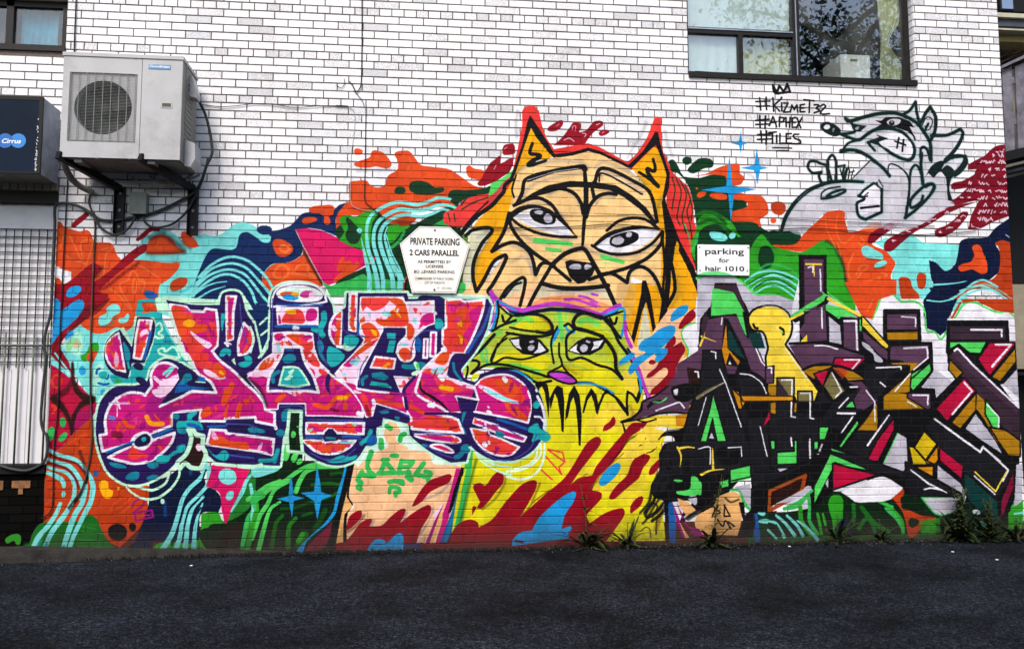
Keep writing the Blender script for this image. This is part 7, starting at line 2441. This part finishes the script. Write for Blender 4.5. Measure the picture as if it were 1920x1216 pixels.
lg = MB(); q1 = at(10, 264, BY0+.004); q2 = at(35, 264, BY0+.004); rr_ = abs(at(50, 264, BY0)[0]-at(35, 264, BY0)[0])*.98
lg.disc((q2[0]-.003, q2[2]), rr_, BY0+.0015, BY0+.0035, 32); loc(lg, bx).build('logo_disc', M_BLUE, bx)
lg = MB(); lg.disc((q1[0], q1[2]), rr_, BY0+.0005, BY0+.003, 32); loc(lg, bx).build('logo_disc', M_BLUE2, bx)
px_text('Cirrus', 'A1', 14, 158, 1074, 1040, BY0-.0002, M_LET, bx, bold=.02, shear=.25, thick=.001)
b = MB()
for _ in range(60):
    x = bxr-.033+random.gauss(0, .004); z = bzb+.02+abs(random.gauss(0, .16)); s_ = random.uniform(.002, .007)
    if z < bzt-.05: b.box(x-s_*.5, x+s_*.5, BY0-.0015, BY0-.0003, z, z+s_*1.5)
loc(b, bx).build('paint_chips', M_WHITE, bx, kind='stuff')

# ------------------------------------------------------------------ parking signs
SY = -.028
s1 = empty('parking_sign', tuple(at(813, 500, 0))); tag(s1, 'white seven sided metal sign reading PRIVATE PARKING 2 CARS PARALLEL', 'sign')
ox, oy = 480, 280
outl = [(1225, 577), (1455, 582), (1603, 722), (1500, 1078), (1170, 1075), (1078, 708)]
pl_ = [at(ox+u/4, oy+v/4, SY) for u, v in outl]
b = MB(); b.prism([(p[0], p[2]) for p in pl_][::-1], SY, SY+.004); loc(b, s1).build('plate', M_SIGN, s1)
cx = sum(p[0] for p in pl_)/6; cz = sum(p[2] for p in pl_)/6
b = MB()
for i in range(6):
    p, q = pl_[i], pl_[(i+1) % 6]; f = lambda r_: (cx+(r_[0]-cx)*.965, SY-.0006, cz+(r_[2]-cz)*.965)
    b.bar(f(p), f(q), .002, .003, (0, 1, 0))
loc(b, s1).build('border_line', M_INK, s1)
for body, u0, u1, vb, vc, bo in (('PRIVATE PARKING', 1157, 1527, 716, 664, .03), ('2 CARS PARALLEL', 1152, 1522, 795, 753, .035), ('AS PERMITTED BY', 1212, 1465, 853, 831, .025), ('LICENSEE', 1273, 1406, 887, 866, .025), ('BO .LEVARD PARKING', 1185, 1489, 929, 906, .025), ('COMMISSIONER OF PUBLIC WORKS', 1190, 1482, 977, 960, .01), ('CITY OF TORONTO', 1265, 1415, 1008, 991, .01), ('P  05386', 1362, 1468, 1050, 1031, .0)):
    px_text(body, 'B2', u0, u1, vb, vc, SY-.0004, M_INK if vb < 1040 else M_GREY, s1, bold=bo)
for u, v in ((1342, 605), (1338, 1051)):
    q = at(ox+u/4, oy+v/4, SY); b = MB(); b.disc((q[0], q[2]), .0085, SY-.006, SY-.0003, 10); loc(b, s1).build('bolt', M_RUST, s1)
b = MB(); q0, q1_ = at(ox+1195/4, oy+1025/4, SY), at(ox+1330/4, oy+1068/4, SY); b.box(q0[0], q1_[0], SY-.002, SY-.0003, q1_[2], q0[2]); loc(b, s1).build('sticker', M_SIGN2, s1)
s2 = empty('parking_sign', tuple(at(1356, 486, 0))); tag(s2, 'white square sign reading parking for hair 1010', 'sign')
b = MB(); p1 = [at(960+u/4, 280+v/4, SY) for u, v in ((1392, 713), (1780, 717), (1780, 945), (1392, 940))]; b.prism([(p[0], p[2]) for p in p1][::-1], SY, SY+.004); loc(b, s2).build('plate', M_SIGN2, s2)
for body, u0, u1, vb, vc, bo in (('parking', 1448, 1740, 786, 742, .016), ('for', 1552, 1630, 848, 815, .02), ('hair 1010', 1450, 1742, 911, 874, .022)):
    px_text(body, 'B3', u0, u1, vb, vc, SY-.0004, M_INK, s2, bold=bo)
for u, v in ((1406, 733), (1770, 737), (1410, 908), (1765, 910)):
    q = at(960+u/4, 280+v/4, SY); b = MB(); b.disc((q[0], q[2]), .008, SY-.005, SY-.0003, 8); loc(b, s2).build('bolt', M_GREY, s2)
# green overspray that crosses the lower edge of this sign
b = MB(); sp_pts = [(1396, 935), (1440, 920), (1500, 912), (1560, 915), (1610, 925), (1660, 944)]
pts_ = [at(960+u/4, 280+v/4, SY) for u, v in sp_pts]+[at(960+1392/4, 280+940/4, SY)]
b.prism([(p[0], p[2]) for p in pts_][::-1], SY-.0012, SY-.0003); loc(b, s2).build('overspray', simple('light_green_spray', (.12, .60, .18), .6), s2)

# ------------------------------------------------------------------ weeds along the foot of the wall
def leafmat(name, col):
    m = simple(name, col, .6, 0, .5, 12); return m
M_LEAF = leafmat('dark_weed_leaf', (.018, .030, .008)); M_LEAF2 = leafmat('olive_weed_leaf', (.035, .05, .012)); M_STEM = leafmat('weed_stem', (.05, .065, .015))
def leaf(mb, base, ang, length, width, lift, droop, rng, lobes=4):
    n_ = 8; ca, sa = math.cos(ang), math.sin(ang); vs_ = []
    for i in range(n_+1):
        s_ = i/n_; d_ = length*(s_-.12*s_*s_); z = lift*length*s_-droop*length*s_*s_
        w_ = width*math.sin(math.pi*min(1, .08+.92*s_))**.7*(1-.35*(i % 2)) if 0 < i < n_ else width*.12
        cx_, cy_l = base[0]+ca*d_, base[1]+sa*d_*.8
        vs_ += [(cx_-sa*w_, cy_l+ca*w_, base[2]+z+w_*.3), (cx_, cy_l, base[2]+z), (cx_+sa*w_, cy_l-ca*w_, base[2]+z+w_*.3)]
    vs_ = [(x, min(y, -.012), max(z, .004)) for x, y, z in vs_]
    mb.add(vs_, [(i*3+j, i*3+j+1, (i+1)*3+j+1, (i+1)*3+j) for i in range(n_) for j in (0, 1)])
def weed(px, py, size, nleaf, label, stems=0, stem_h=.0, seed=0, mat=None):
    rng = random.Random(seed); g0 = on_ground(px, py); g0[1] = min(g0[1], -.07)
    o = empty('weed', (g0[0], g0[1], 0)); tag(o, label, 'weed', 'weeds growing along the foot of the wall')
    k_ = 0
    for part in range(nleaf):
        mb = MB(); an = rng.uniform(0, 6.283); leaf(mb, (0, 0, .0), an, size*rng.uniform(.6, 1.1), size*rng.uniform(.045, .085), rng.uniform(.25, 1.3), rng.uniform(.2, 1.0), rng)
        mb.v = [(x, min(y, -.014-g0[1]), z) for x, y, z in mb.v]
        mb.build('leaf', mat or (M_LEAF if rng.random() < .65 else M_LEAF2), o, True)
    for s_ in range(stems):
        mb = MB(); h = stem_h*rng.uniform(.85, 1.1) if s_ else stem_h; lean = rng.uniform(-.06, .06)
        pts = [(lean*q*q*h*3, -.02-.02*q, h*q) for q in (0, .25, .5, .75, 1)]; mb.tube(spline(pts, 4), [.005*(1-.5*i/16) for i in range(17)], 6); mb.build('stem', M_STEM, o, True)
        mb = MB()
        for q in range(int(h/.035)):
            zz = .05+q*.035*rng.uniform(.8, 1.2)
            if zz < h: leaf(mb, (lean*(zz/h)**2*h*3, -.03, zz), rng.uniform(0, 6.28), size*.36*(1.25-zz/h), size*.045, .8, .6, rng)
        mb.v = [(x, min(y, -.014-g0[1]), z) for x, y, z in mb.v]
        mb.build('stem_leaves', M_LEAF2, o, True, 'stuff')
    return o
weed(1100, 1026, .34, 34, 'dense leafy weed in front of the dark red drips', 1, .55, 1)
weed(1172, 1022, .30, 22, 'spreading olive weed below the yellow paint', 1, .22, 2)
weed(1335, 1020, .32, 26, 'weed with one very tall leafy stem before the peach face', 2, .62, 3)
weed(808, 1030, .08, 9, 'tiny tuft at the foot of the purple stripe', 0, 0, 4)
weed(1562, 1014, .28, 24, 'sprawling weed near the dark blue patch of the lower wall', 1, .25, 5)
weed(1635, 1010, .22, 16, 'low flat weed between the green swirls', 1, .2, 6)
weed(1700, 1011, .13, 8, 'small dark weed under the orange drip', 0, 0, 7)
weed(1790, 1010, .34, 50, 'tall bushy dark weed, the left half of the thicket near the corner', 12, .46, 8, M_LEAF)
weed(1850, 1010, .30, 40, 'tall bushy dark weed, the right half of the thicket near the corner', 9, .36, 9, M_LEAF)
weed(1905, 1012, .26, 34, 'dark weed at the far right corner of the wall', 3, .2, 10, M_LEAF)
weed(1425, 1016, .07, 8, 'small tuft by the blue edge of the peach face', 0, 0, 11)
weed(640, 1030, .06, 7, 'tiny dark tuft at the foot of the black stripe', 0, 0, 12)
weed(350, 1036, .05, 7, 'tiny dry tuft on the broken footing', 0, 0, 13)
# litter and crushed plaster along the joint
lt = MB(); rng = random.Random(4)
for i in range(520):
    x = rng.uniform(-.9, 8.2); x = x if rng.random() < .35 else rng.choice([3.7, 4.6, 5.1, 5.5, 6.5, 6.9, 7.3])+rng.gauss(0, .3)
    y = -.03-abs(rng.gauss(0, .16))-(0 if x > 1.4 else .12); s_ = rng.uniform(.0015, .009)*rng.uniform(.3, 1)
    lt.add([(x, y, .012), (x+s_, y+s_*.4, .010), (x+s_*.5, y-s_, .008), (x+s_*.3, y, .012+s_)], [(0, 1, 3), (1, 2, 3), (2, 0, 3), (0, 2, 1)])
lt.build('gravel_litter', simple('pale_grit', (.20, .19, .18), .9, 0, .5, 50), None, False, 'stuff')
db = MB()
for i in range(3500):
    x = rng.uniform(-1.2, 8.3); y = -.012-abs(rng.gauss(0, .06)); s_ = rng.uniform(.006, .02)
    db.add([(x, y, .0), (x+s_, y+s_*.4, .0), (x+s_*.5, y-s_, .0), (x+s_*.3, y, s_*1.1)], [(0, 1, 3), (1, 2, 3), (2, 0, 3), (0, 2, 1)])
db.build('dark_soil', simple('dark_soil', (.018, .015, .011), .95, 0, .5, 50), None, False, 'stuff')
for px, py, lab in ((1786, 1035, 'white scrap of paper on the asphalt near the right weeds'), (1869, 1050, 'small white scrap on the asphalt at the far right'), (1480, 1025, 'tiny white scrap beside the green paint'), (358, 1061, 'white scrap on the asphalt before the navy paint')):
    q = on_ground(px, py); mb = MB(); mb.add([(-.013, 0, .005), (.008, -.009, .004), (.015, .003, .009), (-.003, .008, .011)], [(0, 1, 2), (0, 2, 3), (2, 1, 0), (3, 2, 0)]); o = mb.build('paper_scrap', M_LET); o.location = tuple(q); tag(o, lab, 'litter', 'white scraps lying on the asphalt')
# ------------------------------------------------------------------ neighbouring house beyond the right corner
NY = 1.2
M_GUT = simple('dull_gutter_paint', (.13, .12, .10), .7, 0, .15, 5)
nb = empty('neighbour_house', (10.2, NY, 0)); tag(nb, 'dark timber balconied house just past the right corner of the wall', 'house')
def nbox(px0, px1, py0, py1, y0, y1, name, mat, ext=0):
    a_, b_ = at(px0, py0, y0), at(px1, py1, y0); m_ = MB(); m_.box(a_[0], b_[0]+ext, y0, y1, b_[2], a_[2]); return loc(m_, nb).build(name, mat, nb)
E_ = 3.0
nbox(1840, 1925, -60, 23, NY+.25, NY+.4, 'wall', M_DARK, E_)
w1 = nbox(1872, 1903, -40, 20, NY+.20, NY+.24, 'window', M_FRAME); w2 = nbox(1876, 1900, -40, 17, NY+.19, NY+.198, 'pane', glass('dark_glass', .25, (.3, .4, .6)))
w2.parent = w1; w2.matrix_parent_inverse.identity()
nbox(1840, 1925, 22, 34, NY-.02, NY+.3, 'sill', M_CREAM, E_)
nbox(1840, 1925, 34, 51, NY+.02, NY+.3, 'flashing', simple('slate_trim', (.05, .06, .08), .6), E_)
nbox(1840, 1925, 51, 58, NY-.03, NY+.3, 'fascia', M_CREAM, E_)
nbox(1840, 1925, 58, 80, NY+.10, NY+.3, 'soffit_board', simple('yellow_board', (.30, .25, .10), .7), E_)
nbox(1840, 1925, 80, 130, NY+.5, NY+.6, 'porch_back', simple('dark_brown_board', (.04, .028, .02), .8), E_)
for i in range(3):
    p0, p1 = at(1866, 112+i*10, NY+.35), at(1925, 84+i*10, NY+.35); m_ = MB(); m_.bar(tuple(p0), tuple(p1), .012, .02); loc(m_, nb).build('rafter', simple('old_rafter', (.09, .07, .05), .8) if i == 0 else bpy.data.materials['old_rafter'], nb)
# balcony boards: each a board of its own
for i, (p0, p1, yy) in enumerate(((1879, 1897, NY-.12), (1903, 1926, NY-.12), (1932, 1952, NY-.12), (1958, 1980, NY-.12), (1986, 2008, NY-.12))):
    a_, b_, c_, d_ = at(p0, 134-i*9, yy), at(p1, 124-i*9, yy), at(p1+6, 282-i*5, yy), at(p0+7, 287-i*5, yy)
    m_ = MB(); m_.prism([(d_[0], d_[2]), (c_[0], c_[2]), (b_[0], b_[2]), (a_[0], a_[2])], yy, yy+.025); loc(m_, nb).build('board', M_WOOD, nb)
for py in (155, 232):
    m_ = MB(); p0, p1 = at(1872, py, NY-.09), at(2020, py-20, NY-.09); m_.bar(tuple(p0), tuple(p1), .03, .07); loc(m_, nb).build('rail', M_WOOD, nb)
nbox(1850, 1925, 128, 290, NY+.45, NY+.48, 'balcony_back', M_BEIGE, E_)
m_ = MB(); p0, p1 = at(1866, 132, NY-.13), at(2020, 60, NY-.13); m_.bar(tuple(p0), tuple(p1), .09, .03); loc(m_, nb).build('top_rail', M_WOOD, nb)
m_ = MB(); p0, p1 = at(1866, 298, NY-.12), at(2020, 262, NY-.12); m_.bar(tuple(p0), tuple(p1), .06, .10); loc(m_, nb).build('beam', M_DARK, nb)
for i, py in enumerate((310, 321, 330)):
    p0, p1 = at(1870, py+6, NY-.1+i*.1), at(2020, py-30, NY-.1+i*.1); m_ = MB(); m_.bar(tuple(p0), tuple(p1), .04, .028); loc(m_, nb).build('gutter_strip', M_GUT if i != 1 else M_WOOD, nb)
nbox(1850, 1925, 270, 532, NY+.55, NY+.6, 'porch_opening', M_HOLE, E_)
nbox(1850, 1925, 532, 691, NY+.05, NY+.5, 'parapet', M_BEIGE, E_)
nbox(1850, 1925, 691, 1030, NY+.30, NY+.6, 'lower_wall', M_HOLE, E_)
nbox(1850, 1925, 697, 703, NY+.02, NY+.05, 'ledge', M_FRAME, E_)

# ------------------------------------------------------------------ the yard tree opposite, mirrored in the big window
def tree(x, y, h, R_, label, seed):
    rng = random.Random(seed); o = empty('street_tree', (x, y, 0)); tag(o, label, 'tree', 'trees across the yard behind the viewer')
    tr = MB(); tr.tube(spline([(0, 0, 0), (.15, .05, h*.25), (-.1, .1, h*.5), (.1, 0, h*.85)], 5), [.28*(1-.045*i) for i in range(16)], 10)
    tips = []
    for i in range(14):
        z = h*(.35+.04*i); an = i*2.4; L = R_*rng.uniform(.6, .95); p = Vector((0, 0, z)); q = p+Vector((math.cos(an)*L, math.sin(an)*L, L*.55)); mid = (p+q)/2+Vector((0, 0, .3))
        tr.tube(spline([p, mid, q], 4), [.09*(1-.09*k) for k in range(9)], 6); tips += [q, mid]
    tr.build('trunk', simple('bark', (.06, .045, .035), .9, 0, .3, 9) if 'bark' not in bpy.data.materials else bpy.data.materials['bark'], o, True)
    cr = MB(); cl = [Vector((rng.gauss(0, .45)*R_, rng.gauss(0, .45)*R_, h*.72+rng.gauss(0, .2)*h)) for _ in range(60)]+tips
    for c_ in cl:
        rr = R_*rng.uniform(.12, .3)
        for _ in range(110):
            p = c_+Vector((rng.gauss(0, 1), rng.gauss(0, 1), rng.gauss(0, .7)))*rr*.6; s_ = rng.uniform(.05, .11)
            a1 = Vector((rng.uniform(-1, 1), rng.uniform(-1, 1), rng.uniform(-1, 1))).normalized()*s_; a2 = Vector((rng.uniform(-1, 1), rng.uniform(-1, 1), rng.uniform(-1, 1))).normalized()*s_*.6
            cr.add([p-a1, p-a2, p+a1, p+a2], [(0, 1, 2, 3)])
    cr.build('crown', M_CROWN, o, False)
M_CROWN = simple('tree_leaves', (.05, .085, .025), .6, 0, .5, 3)
tree(14.8, -14.5, 13.5, 3.6, 'broad green tree standing in the yard on the right, seen mirrored in the big window', 3)
tree(20.5, -19, 15, 4.0, 'second tree further back in the yard, mirrored behind the first', 5)

# unseen garages added behind the viewer to block low sky from the wall's foot
gb = empty('added_garage_row', (3, -17, 0)); tag(gb, 'added unseen row of brown brick garages behind the viewer, shading the wall foot', 'garage')
m_ = MB(); m_.box(-16, 10, -.0, 6, 0, 3.6); m_.build('wall', simple('brown_garage_brick', (.14, .09, .07), .85, 0, .3, 6), gb)
m_ = MB(); m_.box(-16.3, 10.3, -.3, 6.3, 3.6, 3.8); m_.build('roof', M_DARK, gb)
gd_ = simple('garage_door_paint', (.12, .13, .13), .6)
for i in range(8):
    m_ = MB(); m_.box(-15+i*3, -12.8+i*3, 6.001, 6.05, .02, 2.3)
    for k in range(6): m_.box(-14.95+i*3, -12.85+i*3, 6.05, 6.07, .1+k*.37, .4+k*.37)
    m_.build('garage_door', gd_, gb)
